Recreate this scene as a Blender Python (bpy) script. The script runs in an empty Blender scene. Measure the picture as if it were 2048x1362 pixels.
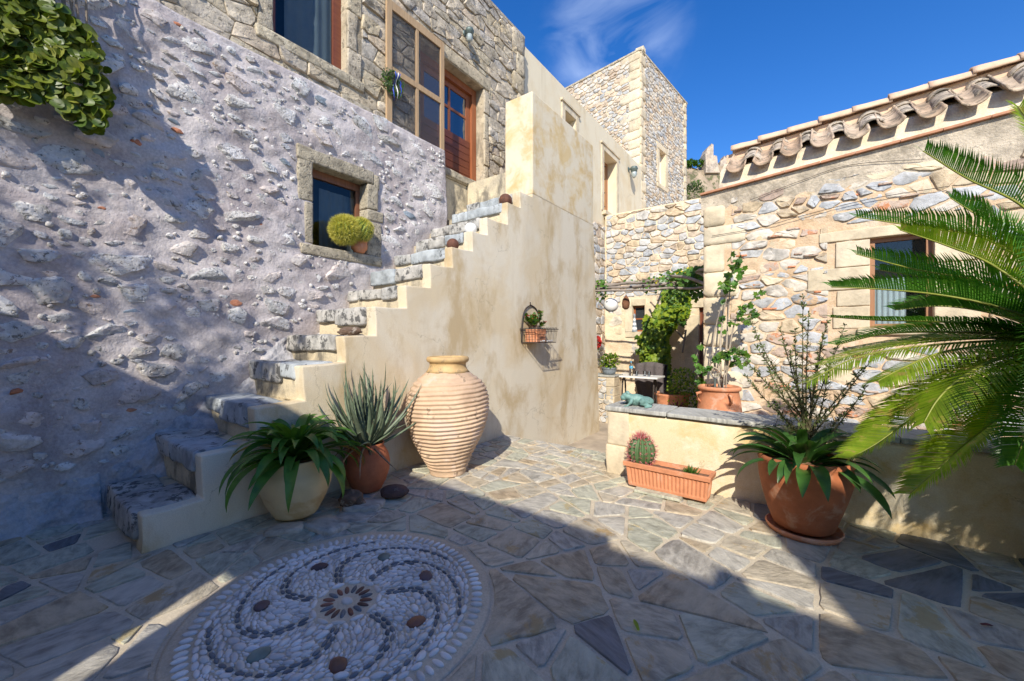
import bpy, bmesh, math, random
import numpy as np
from mathutils import Vector, Matrix, noise

# ------------------------------------------------------------------ camera, sky, sun, exposure
SC = bpy.context.scene
COL = SC.collection
CAM = Vector((3.452, -0.650, 1.40))
YAW = math.radians(36.2)
F = 800.0                                    # focal length in pixels of the 2048 px wide photograph
FW = Vector((-math.sin(YAW), math.cos(YAW), 0)); RT = Vector((math.cos(YAW), math.sin(YAW), 0)); UP = Vector((0, 0, 1))
cd = bpy.data.cameras.new('camera'); cam = bpy.data.objects.new('camera', cd); COL.objects.link(cam)
cd.sensor_width = 36.0; cd.lens = 36.0 * F / 2048; cd.shift_y = -6 / 2048; cd.clip_start = 0.05; cd.clip_end = 2000
cam.location = CAM; cam.rotation_euler = (math.radians(90), 0, YAW)
SC.camera = cam

SUN_L = Vector((-0.35, 0.751, -0.559)).normalized()      # the way the light travels
SUN_EL = math.asin(-SUN_L.z); SUN_AZ = math.atan2(-SUN_L.x, -SUN_L.y)
w = bpy.data.worlds.new('World'); SC.world = w; w.use_nodes = True
wn = w.node_tree; wn.nodes.clear()
wo = wn.nodes.new('ShaderNodeOutputWorld'); bg = wn.nodes.new('ShaderNodeBackground')
sky = wn.nodes.new('ShaderNodeTexSky'); sky.sky_type = 'NISHITA'; sky.sun_disc = False
sky.sun_elevation = SUN_EL; sky.sun_rotation = SUN_AZ; sky.altitude = 0
sky.air_density = 1.0; sky.dust_density = 0.2; sky.ozone_density = 3.0
hs = wn.nodes.new('ShaderNodeHueSaturation'); hs.inputs['Saturation'].default_value = 1.35; hs.inputs['Hue'].default_value = 0.513; hs.inputs['Value'].default_value = 1.0
tc = wn.nodes.new('ShaderNodeTexCoord'); mp = wn.nodes.new('ShaderNodeMapping'); mp.inputs['Scale'].default_value = (2.2, 4.0, 5.0)
mp.inputs['Location'].default_value = (1.33, 0.4, 0.2); mp.inputs['Rotation'].default_value = (0, 0, math.radians(-23))
cn = wn.nodes.new('ShaderNodeTexNoise'); cn.inputs['Scale'].default_value = 2.6; cn.inputs['Detail'].default_value = 9; cn.inputs['Distortion'].default_value = 0.6
cr = wn.nodes.new('ShaderNodeValToRGB'); cr.color_ramp.elements[0].position = 0.42; cr.color_ramp.elements[1].position = 0.72
cr.color_ramp.elements[1].color = (0.30, 0.30, 0.30, 1)
cm = wn.nodes.new('ShaderNodeMix'); cm.data_type = 'RGBA'
cm.inputs['B'].default_value = (7.0, 8.0, 9.5, 1)
L = wn.links.new
L(tc.outputs['Generated'], mp.inputs['Vector']); L(mp.outputs['Vector'], cn.inputs['Vector']); L(cn.outputs['Fac'], cr.inputs['Fac'])
vm = wn.nodes.new('ShaderNodeVectorMath'); vm.operation = 'DOT_PRODUCT'; vm.inputs[1].default_value = (FW+RT*((1225-1024)/F)+UP*((675-85)/F)).normalized()
cr2 = wn.nodes.new('ShaderNodeValToRGB'); cr2.color_ramp.elements[0].position = 0.988; cr2.color_ramp.elements[1].position = 0.9995
mm = wn.nodes.new('ShaderNodeMath'); mm.operation = 'MULTIPLY'          # one patch of thin cloud
L(tc.outputs['Generated'], vm.inputs[0]); L(vm.outputs['Value'], cr2.inputs['Fac']); L(cr2.outputs['Color'], mm.inputs[0]); L(cr.outputs['Color'], mm.inputs[1])
L(sky.outputs['Color'], hs.inputs['Color']); L(hs.outputs['Color'], cm.inputs['A']); L(mm.outputs[0], cm.inputs['Factor'])
L(cm.outputs['Result'], bg.inputs['Color']); L(bg.outputs['Background'], wo.inputs['Surface'])
bg.inputs['Strength'].default_value = 0.15
sd = bpy.data.lights.new('sun', 'SUN'); sd.energy = 4.5; sd.angle = math.radians(0.6); sd.color = (1.0, 0.93, 0.80)
sun = bpy.data.objects.new('sun', sd); COL.objects.link(sun); sun.rotation_euler = SUN_L.to_track_quat('-Z', 'Y').to_euler(); sun.location = (6, -8, 12)
SC.view_settings.view_transform = 'Standard'; SC.view_settings.look = 'None'; SC.view_settings.gamma = 1; SC.view_settings.exposure = 0.44
SC.view_settings.use_curve_mapping = False
SC.render.engine = 'CYCLES'; SC.cycles.use_denoising = True; SC.cycles.max_bounces = 8; SC.cycles.transparent_max_bounces = 12

# ------------------------------------------------------------------ helpers
rnd = random.Random(7)
def U(a, b): return rnd.uniform(a, b)
def ray(x, y): return FW + RT * ((x - 1024) / F) + UP * ((675 - y) / F)
def onX(x, y, X): d = ray(x, y); return CAM + d * ((X - CAM.x) / d.x)      # where a sight line meets a plane of the place
def onY(x, y, Y): d = ray(x, y); return CAM + d * ((Y - CAM.y) / d.y)
def onZ(x, y, Z): d = ray(x, y); return CAM + d * ((Z - CAM.z) / d.z)
def atD(x, y, D): return CAM + ray(x, y) * D
def depth(p): return (Vector(p) - CAM).dot(FW)
def pix(p):
    q = Vector(p) - CAM; D = max(q.dot(FW), 1e-4); return 1024 + F * q.dot(RT) / D, 675 - F * q.z / D
def inview(p, m=120):
    if depth(p) < 0.3: return False
    x, y = pix(p); return -m < x < 2048 + m and -m < y < 1362 + m
def nz(p, s=1.0): return noise.noise(Vector(p) * s)
def fbm(p, s=1.0, o=4): return noise.fractal(Vector(p) * s, 1.0, 2.0, o)

WL = {}                                      # world location of every object that may have children
def link(o, parent=None, loc=(0, 0, 0)):
    COL.objects.link(o); loc = Vector(loc); WL[o.name] = loc
    if parent is not None:
        o.parent = parent; o.location = loc - WL[parent.name]
    else: o.location = loc
    return o
def tag(o, label=None, cat=None, group=None, kind=None):
    if label: o['label'] = label
    if cat: o['category'] = cat
    if group: o['group'] = group
    if kind: o['kind'] = kind
    return o
def thing(name, label, cat, loc=(0, 0, 0), group=None):
    return tag(link(bpy.data.objects.new(name, None), None, loc), label, cat, group)
def mesh(name, v, f, mat, smooth=False):
    m = bpy.data.meshes.new(name); m.from_pydata([tuple(p) for p in v], [], f); m.update()
    if smooth:
        m.polygons.foreach_set('use_smooth', [True] * len(m.polygons))
        if smooth == 'auto': m.set_sharp_from_angle(angle=math.radians(42))
    if mat: m.materials.append(mat)
    return m
def obj(name, v, f, mat, parent=None, smooth=False, loc=None):
    """one mesh object; vertices in world space, origin moved to loc (default: the parent's)"""
    if loc is None: loc = WL[parent.name] if parent is not None else Vector((0, 0, 0))
    loc = Vector(loc)
    return link(bpy.data.objects.new(name, mesh(name, [Vector(p) - loc for p in v], f, mat, smooth)), parent, loc)
def inst(name, me, parent, loc, rot=(0, 0, 0), scale=(1, 1, 1)):
    o = bpy.data.objects.new(name, me); link(o, parent, loc); o.rotation_euler = rot; o.scale = scale
    return o
class MB:
    def __init__(s): s.v = []; s.f = []
    def add(s, v, f):
        b = len(s.v); s.v += [Vector(p) for p in v]; s.f += [[i + b for i in q] for q in f]; return s
    def box(s, a, b):
        x0, y0, z0 = a; x1, y1, z1 = b
        return s.add([(x0,y0,z0),(x1,y0,z0),(x1,y1,z0),(x0,y1,z0),(x0,y0,z1),(x1,y0,z1),(x1,y1,z1),(x0,y1,z1)],
                     [(3,2,1,0),(4,5,6,7),(0,1,5,4),(1,2,6,5),(2,3,7,6),(3,0,4,7)])
    def tube(s, pts, r, n=6, cap=True):
        pts = [Vector(p) for p in pts]; N = len(pts)
        if not hasattr(r, '__len__'): r = [r] * N
        v = []; ref = Vector((0.3, 0.2, 1)).normalized()
        for i, p in enumerate(pts):
            t = (pts[min(i+1, N-1)] - pts[max(i-1, 0)]).normalized()
            a = t.cross(ref)
            if a.length < 1e-3: a = t.cross(Vector((1, 0, 0)))
            a.normalize(); b = t.cross(a)
            for k in range(n):
                th = 2*math.pi*k/n; v.append(p + a*(r[i]*math.cos(th)) + b*(r[i]*math.sin(th)))
        f = [(i*n+k, i*n+(k+1)%n, (i+1)*n+(k+1)%n, (i+1)*n+k) for i in range(N-1) for k in range(n)]
        if cap: f += [tuple(range(n-1, -1, -1)), tuple(range((N-1)*n, N*n))]
        return s.add(v, f)
    def lathe(s, prof, c, n=32, fn=None):
        v = []; f = []; N = len(prof); c = Vector(c)
        for i, (r, z) in enumerate(prof):
            for k in range(n):
                th = 2*math.pi*k/n; rr, zz = (r, z) if fn is None else fn(r, z, th)
                v.append(c + Vector((rr*math.cos(th), rr*math.sin(th), zz)))
        for i in range(N-1):
            for k in range(n): f.append((i*n+k, i*n+(k+1)%n, (i+1)*n+(k+1)%n, (i+1)*n+k))
        f.append(tuple(range(n-1, -1, -1)))
        return s.add(v, f)
    def blob(s, c, r, sub=2, rot=None):
        bm = bmesh.new(); bmesh.ops.create_icosphere(bm, subdivisions=sub, radius=1)
        R = rot if rot is not None else Matrix.Identity(3)
        v = [R @ Vector((p.co.x*r[0], p.co.y*r[1], p.co.z*r[2])) + Vector(c) for p in bm.verts]
        f = [[q.index for q in p.verts] for p in bm.faces]; bm.free(); return s.add(v, f)
    def build(s, name, mat, parent=None, smooth=False, loc=None): return obj(name, s.v, s.f, mat, parent, smooth, loc)
def dir_frame(d, up=UP):
    d = Vector(d).normalized(); a = d.cross(up)
    if a.length < 1e-3: a = d.cross(Vector((1, 0, 0)))
    a.normalize(); return Matrix((a, d, a.cross(d))).transposed()
def bez(p, n):
    p = [Vector(q) for q in p]; out = []
    for i in range(n):
        t = i/(n-1); q = p[:]
        while len(q) > 1: q = [q[k].lerp(q[k+1], t) for k in range(len(q)-1)]
        out.append(q[0])
    return out
def smooth_path(p, n):                        # Catmull-Rom through the points
    p = [Vector(q) for q in p]; p = [p[0]*2-p[1]] + p + [p[-1]*2-p[-2]]; out = []; S = len(p)-3
    for i in range(n):
        u = i/(n-1)*S; k = min(int(u), S-1); t = u-k; a, b, c, d = p[k:k+4]
        out.append(0.5*((2*b)+(c-a)*t+(2*a-5*b+4*c-d)*t*t+(3*b-a-3*c+d)*t*t*t))
    return out
def rough_box(name, a, b, mat, parent=None, bevel=0.015, amp=0.006, cuts=2, ns=6.0, smooth=False, taper=None):
    a = Vector(a); b = Vector(b); bm = bmesh.new(); bmesh.ops.create_cube(bm, size=1)
    c = (a+b)/2; d = b-a
    for v in bm.verts: v.co = Vector((v.co.x*d.x, v.co.y*d.y, v.co.z*d.z))
    bv = min(bevel, min(d)*0.4)
    if bv > 0: bmesh.ops.bevel(bm, geom=bm.edges[:], offset=bv, segments=2, affect='EDGES', profile=0.6)
    lg = [e for e in bm.edges if e.calc_length() > max(d)*0.35]
    if cuts and lg: bmesh.ops.subdivide_edges(bm, edges=lg, cuts=cuts, use_grid_fill=True)
    bmesh.ops.recalc_face_normals(bm, faces=bm.faces[:]); bm.normal_update()
    for v in bm.verts:
        w_ = c + v.co; v.co += v.normal * (amp * 1.6 * nz(w_, ns)) + Vector((nz(w_+Vector((9,0,0)), ns*0.6), nz(w_+Vector((0,9,0)), ns*0.6), nz(w_+Vector((0,0,9)), ns*0.6)))*amp
        if taper: v.co = taper(v.co + c) - c
    bm.verts.index_update()
    o = obj(name, [v.co + c for v in bm.verts], [[v.index for v in f.verts] for f in bm.faces], mat, parent, smooth, c); bm.free(); return o

# 2-D pieces -----------------------------------------------------------
def clip(poly, n, c):                        # keep p.n <= c
    out = []; m = len(poly)
    for i in range(m):
        p, q = poly[i], poly[(i+1) % m]; dp = p[0]*n[0]+p[1]*n[1]-c; dq = q[0]*n[0]+q[1]*n[1]-c
        if dp <= 0: out.append(p)
        if (dp < 0 < dq) or (dq < 0 < dp):
            t = dp/(dp-dq); out.append((p[0]+(q[0]-p[0])*t, p[1]+(q[1]-p[1])*t))
    return out
def area(p): return 0.5*sum(p[i][0]*p[(i+1)%len(p)][1]-p[(i+1)%len(p)][0]*p[i][1] for i in range(len(p)))
def cent(p): n = len(p); return (sum(q[0] for q in p)/n, sum(q[1] for q in p)/n)
def inset(p, d):
    if area(p) < 0: p = p[::-1]
    out = p[:]
    for i in range(len(p)):
        a, b = p[i], p[(i+1) % len(p)]; ex, ey = b[0]-a[0], b[1]-a[1]; l = math.hypot(ex, ey)
        if l < 1e-6: continue
        n = (ey/l, -ex/l); out = clip(out, n, n[0]*a[0]+n[1]*a[1]-d)
        if len(out) < 3: return []
    return out
def cells(x0, x1, y0, y1, cw, ch, jit=0.45, lloyd=1, brick=True):
    """rubble: jittered rows, wide cells; returns convex polygons"""
    an = cw/ch; pts = []; y = y0-ch*0.5; r = 0
    while y < y1+ch:
        x = x0-cw*U(0, 1.0); rh_ = U(0.6, 1.45)
        while x < x1+cw:
            pts.append((x+U(-jit, jit)*cw, (y+U(-jit, jit)*ch)*an)); x += cw*U(0.55, 1.6)*(0.6+0.4*rh_)
        y += ch*rh_; r += 1
    P = np.array(pts)
    for it in range(lloyd+1):
        out = []
        for i in range(len(P)):
            d = P-P[i]; q = (d**2).sum(1); near = np.argsort(q)[1:15]
            R = 2.2*cw; c = P[i]; poly = [(c[0]-R, c[1]-R), (c[0]+R, c[1]-R), (c[0]+R, c[1]+R), (c[0]-R, c[1]+R)]
            for j in near:
                n = d[j]; mid = (P[j]+c)/2; poly = clip(poly, n, float(mid@n))
                if len(poly) < 3: break
            out.append(poly)
        if it < lloyd:
            P = np.array([(0.5*P[i][0]+0.5*cent(o)[0], 0.5*P[i][1]+0.5*cent(o)[1]) if len(o) > 2 else tuple(P[i]) for i, o in enumerate(out)])
    res = []
    for o in out:
        if len(o) < 3: continue
        o = [(a, b/an) for a, b in o]
        for n, c in (((-1, 0), -x0), ((1, 0), x1), ((0, -1), -y0), ((0, 1), y1)):
            o = clip(o, n, c)
            if len(o) < 3: break
        if len(o) >= 3: res.append(o)
    return res
def cut_hole(p, h):                          # h = (x0,x1,y0,y1): push the piece out of the hole
    if len(p) < 3: return []
    x0, x1, y0, y1 = h; xs = [q[0] for q in p]; ys = [q[1] for q in p]
    if max(xs) <= x0 or min(xs) >= x1 or max(ys) <= y0 or min(ys) >= y1: return p
    best = []
    for n, c in (((1, 0), x0), ((-1, 0), -x1), ((0, 1), y0), ((0, -1), -y1)):
        q = clip(p, n, c)
        if len(q) > 2 and (not best or abs(area(q)) > abs(area(best))): best = q
    return best
def outline(p, seg, jit, round_=1):
    if area(p) < 0: p = p[::-1]
    q = p; cq = (0.0, 0.10, 0.24)[round_]
    if cq:
        o = []
        for i in range(len(q)):
            a, b = q[i], q[(i+1) % len(q)]; ca, cb = cq*U(0.5, 1.5), cq*U(0.5, 1.5)
            o += [(a[0]*(1-ca)+b[0]*ca, a[1]*(1-ca)+b[1]*ca), (a[0]*cb+b[0]*(1-cb), a[1]*cb+b[1]*(1-cb))]
        q = o
    o = []
    for i in range(len(q)):
        a, b = q[i], q[(i+1) % len(q)]; l = math.hypot(b[0]-a[0], b[1]-a[1]); k = max(1, int(l/seg+0.5))
        for m in range(k):
            t = m/k; o.append((a[0]+(b[0]-a[0])*t, a[1]+(b[1]-a[1])*t))
    c = cent(o); out = []; sd = U(0, 100)
    for a in o:
        s = 1+jit*(1.3*nz((a[0]/seg*0.35, a[1]/seg*0.35, sd), 1)+U(-0.5, 0.5)); out.append((c[0]+(a[0]-c[0])*s, c[1]+(a[1]-c[1])*s))
    return out
def slab(p, h, back, top=0.90, rough=0.25):
    """a stone from an outline: returns (u,v,d) vertices and faces; d is how far it stands out of the joint"""
    n = len(p); c = cent(p); v = []; tu, tv = U(-rough, rough), U(-rough, rough)
    S = max(max(abs(a[0]-c[0]) for a in p), max(abs(a[1]-c[1]) for a in p))+1e-6
    def ht(a): return h*(1+tu*(a[0]-c[0])/S+tv*(a[1]-c[1])/S)
    for a in p: v.append((a[0], a[1], -back))
    for a in p: v.append((a[0], a[1], ht(a)*0.55))
    for a in p:
        s = top*(1+U(-0.06, 0.06)); q = (c[0]+(a[0]-c[0])*s, c[1]+(a[1]-c[1])*s); v.append((q[0], q[1], ht(q)*(1+U(-rough, rough)*0.5)))
    for a in p:
        s = top*0.55*(1+U(-0.15, 0.15)); q = (c[0]+(a[0]-c[0])*s, c[1]+(a[1]-c[1])*s); v.append((q[0], q[1], ht(q)*(1.05+U(-rough, rough)*0.9)))
    v.append((c[0]+U(-.1, .1)*S, c[1]+U(-.1, .1)*S, h*(1.05+U(-rough, rough)*0.6)))
    f = []
    for r in range(3):
        for i in range(n): f.append((r*n+i, r*n+(i+1)%n, (r+1)*n+(i+1)%n, (r+1)*n+i))
    for i in range(n): f.append((3*n+i, 3*n+(i+1)%n, 4*n))
    return v, f
def lay(polys, fmap, mats, parent, name, limit=300, h=(0.02, 0.05), back=0.03, gap=0.012, seg=0.08, jit=0.05, round_=1, top=0.9, rough=0.24, minA=0.0006, flip=False, smooth='auto', stuff=None):
    """lay pieces on a face: the nearest ones in view as parts, the rest joined as stuff"""
    it = []
    for p in polys:
        q = inset(p, gap*U(0.7, 1.5))
        if len(q) < 3 or abs(area(q)) < minA: continue
        c = cent(q); wc = fmap(c[0], c[1], 0); it.append((depth(wc)-0.5*math.sqrt(abs(area(q)))*8 if inview(wc, 60) else 1e6, q, wc))
    it.sort(key=lambda a: a[0]); rest = {}
    for i, (dd, q, wc) in enumerate(it):
        o = outline(q, seg, jit, round_); v, f = slab(o, U(*h), back, top, rough)
        if flip: f = [t[::-1] for t in f]
        v = [fmap(*a) for a in v]; m = rnd.choice(mats)
        if i < limit and dd < 1e5: obj(name, v, f, m, parent, smooth, wc)
        else: rest.setdefault(m.name, (m, MB()))[1].add(v, f)
    for m, mb in rest.values():
        tag(mb.build(stuff or name+'_infill', m, parent, smooth), kind='stuff')
def rough_face(name, fmap, u0, u1, v0, v1, holes, mat, parent, step=0.04, amp=0.012, ns=5.0):
    nu, nv = int((u1-u0)/step), int((v1-v0)/step); v = []; f = []
    for i in range(nu+1):
        for j in range(nv+1):
            a, b = u0+(u1-u0)*i/nu, v0+(v1-v0)*j/nv; v.append(fmap(a, b, 0.005+amp*1.4*fbm((a, b, u0), ns)+amp*0.5*nz((a, b, 7), ns*5)))
    for i in range(nu):
        for j in range(nv):
            a, b = u0+(u1-u0)*(i+.5)/nu, v0+(v1-v0)*(j+.5)/nv
            if any(h[0]-step*.6 < a < h[1]+step*.6 and h[2]-step*.6 < b < h[3]+step*.6 for h in holes): continue
            q = i*(nv+1)+j; f.append((q, q+nv+1, q+nv+2, q+1))
    return obj(name, v, f, mat, parent, True)
def rect(x0, x1, y0, y1): return [(x0, y0), (x1, y0), (x1, y1), (x0, y1)]

# ------------------------------------------------------------------ materials
def newmat(name):
    m = bpy.data.materials.new(name); m.use_nodes = True; nt = m.node_tree
    b = nt.nodes['Principled BSDF']; return m, nt, b
def N(nt, t, ins=None, **kw):
    n = nt.nodes.new(t)
    for k, v in kw.items(): setattr(n, k, v)
    for k, v in (ins or {}).items():
        if hasattr(v, 'links') or isinstance(v, bpy.types.NodeSocket): nt.links.new(v, n.inputs[k])
        else: n.inputs[k].default_value = v
    return n
def ramp(nt, fac, els, interp='LINEAR'):
    r = nt.nodes.new('ShaderNodeValToRGB'); r.color_ramp.interpolation = interp; e = r.color_ramp.elements
    while len(e) < len(els): e.new(0.5)
    for k, (p, c) in enumerate(els):
        e[k].position = p; c = c if hasattr(c, '__len__') else (c, c, c); e[k].color = (*c, 1)
    nt.links.new(fac, r.inputs['Fac']); return r.outputs['Color']
def mixc(nt, fac, a, b, mode='MIX'):
    m = nt.nodes.new('ShaderNodeMix'); m.data_type = 'RGBA'; m.blend_type = mode
    for k, v in (('Factor', fac), ('A', a), ('B', b)):
        i = [s for s in m.inputs if s.name == k and (s.type == 'RGBA' if k != 'Factor' else s.type == 'VALUE')][0]
        if isinstance(v, bpy.types.NodeSocket): nt.links.new(v, i)
        else: i.default_value = v if k == 'Factor' else (*v, 1)
    return [s for s in m.outputs if s.type == 'RGBA'][0]
def rand01(nt):
    oi = N(nt, 'ShaderNodeObjectInfo'); g = N(nt, 'ShaderNodeNewGeometry')
    a = N(nt, 'ShaderNodeMath', {0: oi.outputs['Random'], 1: g.outputs['Random Per Island']}, operation='ADD')
    return N(nt, 'ShaderNodeMath', {0: a.outputs[0]}, operation='FRACT').outputs[0], g.outputs['Position']
def tnoise(nt, vec, scale, detail=6, rough=0.6, dist=0.0):
    return N(nt, 'ShaderNodeTexNoise', {'Vector': vec, 'Scale': scale, 'Detail': detail, 'Roughness': rough, 'Distortion': dist}).outputs['Fac']
def stone_mat(name, cols, var=(0.62, 1.25), vscale=7, bump=0.6, bscale=30, rough=0.9, lichen=None, grain=None, bdist=0.02, pits=0.0, spec=0.25, wash=None):
    """cols: colours picked per piece; lichen=(threshold,colour,scale); grain=stretch of the layers"""
    m, nt, b = newmat(name); r, pos = rand01(nt)
    cols = list(cols) if len(cols) > 1 else [cols[0], tuple(x*0.85 for x in cols[0])]
    n = len(cols); c = ramp(nt, r, [(i/max(n-1, 1), k) for i, k in enumerate(cols)], 'LINEAR')
    vec = pos
    if grain:
        ang = N(nt, 'ShaderNodeMath', {0: r, 1: 37.0}, operation='MULTIPLY').outputs[0]
        vr = N(nt, 'ShaderNodeVectorRotate', {'Vector': pos, 'Angle': ang}, rotation_type='Z_AXIS')
        vec = N(nt, 'ShaderNodeMapping', {'Vector': vr.outputs[0], 'Scale': grain}).outputs[0]
    f1 = tnoise(nt, vec, vscale, 8, 0.65, 0.4)
    v1 = ramp(nt, f1, [(0.36, var[0]), (0.64, var[1])])
    c = mixc(nt, 1.0, c, v1, 'MULTIPLY')
    f3 = tnoise(nt, pos, vscale*0.35, 4, 0.6)
    c = mixc(nt, ramp(nt, f3, [(0.46, 0.0), (0.62, 0.6)]), c, tuple(min(1, x*1.25+0.03) for x in cols[0]))
    if lichen:
        lichen = (0.5+(lichen[0]-0.5)*0.62, lichen[1], lichen[2])
        lf = tnoise(nt, pos, lichen[2], 8, 0.72, 0.3)
        c = mixc(nt, ramp(nt, lf, [(lichen[0], 0.0), (lichen[0]+0.05, 0.85)]), c, lichen[1])
    if wash: c = mixc(nt, ramp(nt, tnoise(nt, pos, wash[1], 7, 0.65, 0.4), [(wash[2], 0.0), (wash[2]+0.06, 0.85)]), c, wash[0])
    fb = tnoise(nt, vec, bscale, 10, 0.7)
    hgt = fb
    if pits:
        vo = N(nt, 'ShaderNodeTexVoronoi', {'Vector': pos, 'Scale': bscale*0.9, 'Randomness': 1.0})
        pr = ramp(nt, vo.outputs['Distance'], [(0.05, 0.0), (0.32, 1.0)])
        hgt = mixc(nt, pits, fb, pr, 'MULTIPLY')
    bp = N(nt, 'ShaderNodeBump', {'Height': hgt, 'Strength': bump, 'Distance': bdist})
    nt.links.new(bp.outputs[0], b.inputs['Normal']); nt.links.new(c, b.inputs['Base Color'])
    b.inputs['Roughness'].default_value = rough; b.inputs['Specular IOR Level'].default_value = spec; return m
def plaster_mat(name, base, dark, stain=None, scale=1.6, bump=0.35, bscale=60, thr=(0.45, 0.7), stain_thr=(0.56, 0.64), streak=True, bdist=0.01, fine=0.12, sscale=None, soft=0.03, crack=0):
    thr = [0.5+(q-0.5)*0.62 for q in thr]; stain_thr = [0.5+(q-0.5)*0.62 for q in stain_thr]
    m, nt, b = newmat(name); g = N(nt, 'ShaderNodeNewGeometry'); pos = g.outputs['Position']
    c = mixc(nt, ramp(nt, tnoise(nt, pos, scale, 8, 0.62, 0.5), [(thr[0], 0.0), (thr[1], 1.0)]), base, dark)
    if stain:
        vec = N(nt, 'ShaderNodeMapping', {'Vector': pos, 'Scale': (1, 1, 0.55) if streak else (1, 1, 1), 'Location': (3, 1, 7)}).outputs[0]
        f = tnoise(nt, vec, sscale or scale*1.3, 10, 0.66, 0.25)
        c = mixc(nt, ramp(nt, f, [(stain_thr[0]-0.02, 0.0), (stain_thr[1]+soft, 0.85)]), c, stain)
        vec2 = N(nt, 'ShaderNodeMapping', {'Vector': pos, 'Scale': (4, 4, 0.5)}).outputs[0]
        c = mixc(nt, ramp(nt, tnoise(nt, vec2, 1.2, 6, 0.6, 0.3), [(0.55, 0.0), (0.75, 0.4)]), c, tuple(x*0.78 for x in dark))
    if crack:
        dn = N(nt, 'ShaderNodeTexNoise', {'Vector': pos, 'Scale': 2.5, 'Detail': 6, 'Roughness': 0.65}); dv = N(nt, 'ShaderNodeVectorMath', {0: dn.outputs['Color']}, operation='SCALE'); dv.inputs['Scale'].default_value = 0.55
        cv = N(nt, 'ShaderNodeVectorMath', {0: pos, 1: dv.outputs[0]}, operation='ADD'); vo = N(nt, 'ShaderNodeTexVoronoi', {'Vector': cv.outputs[0], 'Scale': crack}, feature='DISTANCE_TO_EDGE')
        ck = ramp(nt, vo.outputs['Distance'], [(0.0, 0.55), (0.007, 0.0)]); mk_ = ramp(nt, tnoise(nt, pos, 1.3, 3, 0.6), [(0.50, 0.0), (0.58, 1.0)]); ckm = mixc(nt, 1.0, ck, mk_, 'MULTIPLY')
        c = mixc(nt, ckm, c, tuple(x*0.45 for x in dark))
    ff = ramp(nt, tnoise(nt, pos, bscale*1.5, 5, 0.7), [(0.36, 1-fine), (0.64, 1+fine)]); c = mixc(nt, 1.0, c, ff, 'MULTIPLY')
    h = N(nt, 'ShaderNodeMath', {0: tnoise(nt, pos, bscale, 8, 0.65), 1: tnoise(nt, pos, bscale*0.12, 4, 0.6)}, operation='ADD').outputs[0]
    bp = N(nt, 'ShaderNodeBump', {'Height': h, 'Strength': bump, 'Distance': bdist})
    nt.links.new(bp.outputs[0], b.inputs['Normal']); nt.links.new(c, b.inputs['Base Color'])
    b.inputs['Roughness'].default_value = 0.92; b.inputs['Specular IOR Level'].default_value = 0.2; return m
def leaf_mat(name, cols, trans=0.3, rough=0.45, vscale=18, spot=None, spec=0.4):
    m, nt, b = newmat(name); r, pos = rand01(nt)
    cols = list(cols) if len(cols) > 1 else [cols[0], tuple(x*0.85 for x in cols[0])]
    c = ramp(nt, r, [(i/max(len(cols)-1, 1), k) for i, k in enumerate(cols)])
    c = mixc(nt, 1.0, c, ramp(nt, tnoise(nt, pos, vscale, 4, 0.6), [(0.3, 0.7), (0.7, 1.25)]), 'MULTIPLY')
    if spot: c = mixc(nt, ramp(nt, tnoise(nt, pos, spot[1], 5, 0.6), [(spot[0], 0.0), (spot[0]+0.1, 0.8)]), c, spot[2])
    nt.links.new(c, b.inputs['Base Color']); b.inputs['Roughness'].default_value = rough; b.inputs['Specular IOR Level'].default_value = spec
    tr = N(nt, 'ShaderNodeBsdfTranslucent'); c2 = mixc(nt, 1.0, c, (1.5, 1.7, 0.6), 'MULTIPLY'); nt.links.new(c2, tr.inputs['Color'])
    mx = N(nt, 'ShaderNodeMixShader', {0: trans}); nt.links.new(b.outputs[0], mx.inputs[1]); nt.links.new(tr.outputs[0], mx.inputs[2])
    nt.links.new(mx.outputs[0], nt.nodes['Material Output'].inputs['Surface']); return m
def wood_mat(name, a, b_, axis=2, rough=0.6, scale=10):
    m, nt, b = newmat(name); g = N(nt, 'ShaderNodeNewGeometry'); sc = [scale*4]*3; sc[axis] = scale*0.35
    vec = N(nt, 'ShaderNodeMapping', {'Vector': g.outputs['Position'], 'Scale': tuple(sc)}).outputs[0]
    f = tnoise(nt, vec, 1.0, 6, 0.65, 0.3); c = ramp(nt, f, [(0.3, a), (0.7, b_)]); nt.links.new(c, b.inputs['Base Color'])
    bp = N(nt, 'ShaderNodeBump', {'Height': f, 'Strength': 0.25, 'Distance': 0.004}); nt.links.new(bp.outputs[0], b.inputs['Normal'])
    b.inputs['Roughness'].default_value = rough; return m
def plain(name, col, rough=0.6, metal=0.0, var=0.2, vscale=30, bump=0.0, spec=0.5, blot=None):
    m, nt, b = newmat(name); r, pos = rand01(nt)
    f = tnoise(nt, pos, vscale, 6, 0.6)
    c = mixc(nt, 1.0, col, ramp(nt, f, [(0.3, 1-var), (0.7, 1+var)]), 'MULTIPLY')
    if blot: bl = 0.5+(blot[0]-0.5)*0.65; c = mixc(nt, ramp(nt, tnoise(nt, pos, blot[1], 7, 0.65, 0.4), [(bl, 0.0), (bl+0.09, 0.8)]), c, blot[2])
    nt.links.new(c, b.inputs['Base Color'])
    if bump:
        bp = N(nt, 'ShaderNodeBump', {'Height': tnoise(nt, pos, vscale*2, 6, 0.6), 'Strength': bump, 'Distance': 0.006}); nt.links.new(bp.outputs[0], b.inputs['Normal'])
    b.inputs['Roughness'].default_value = rough; b.inputs['Metallic'].default_value = metal; b.inputs['Specular IOR Level'].default_value = spec; return m
def pane_mat(name, col, ior=1.9, rough=0.03):
    m, nt, b = newmat(name); b.inputs['Base Color'].default_value = (*col, 1); b.inputs['Roughness'].default_value = rough; b.inputs['IOR'].default_value = ior; return m
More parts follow.
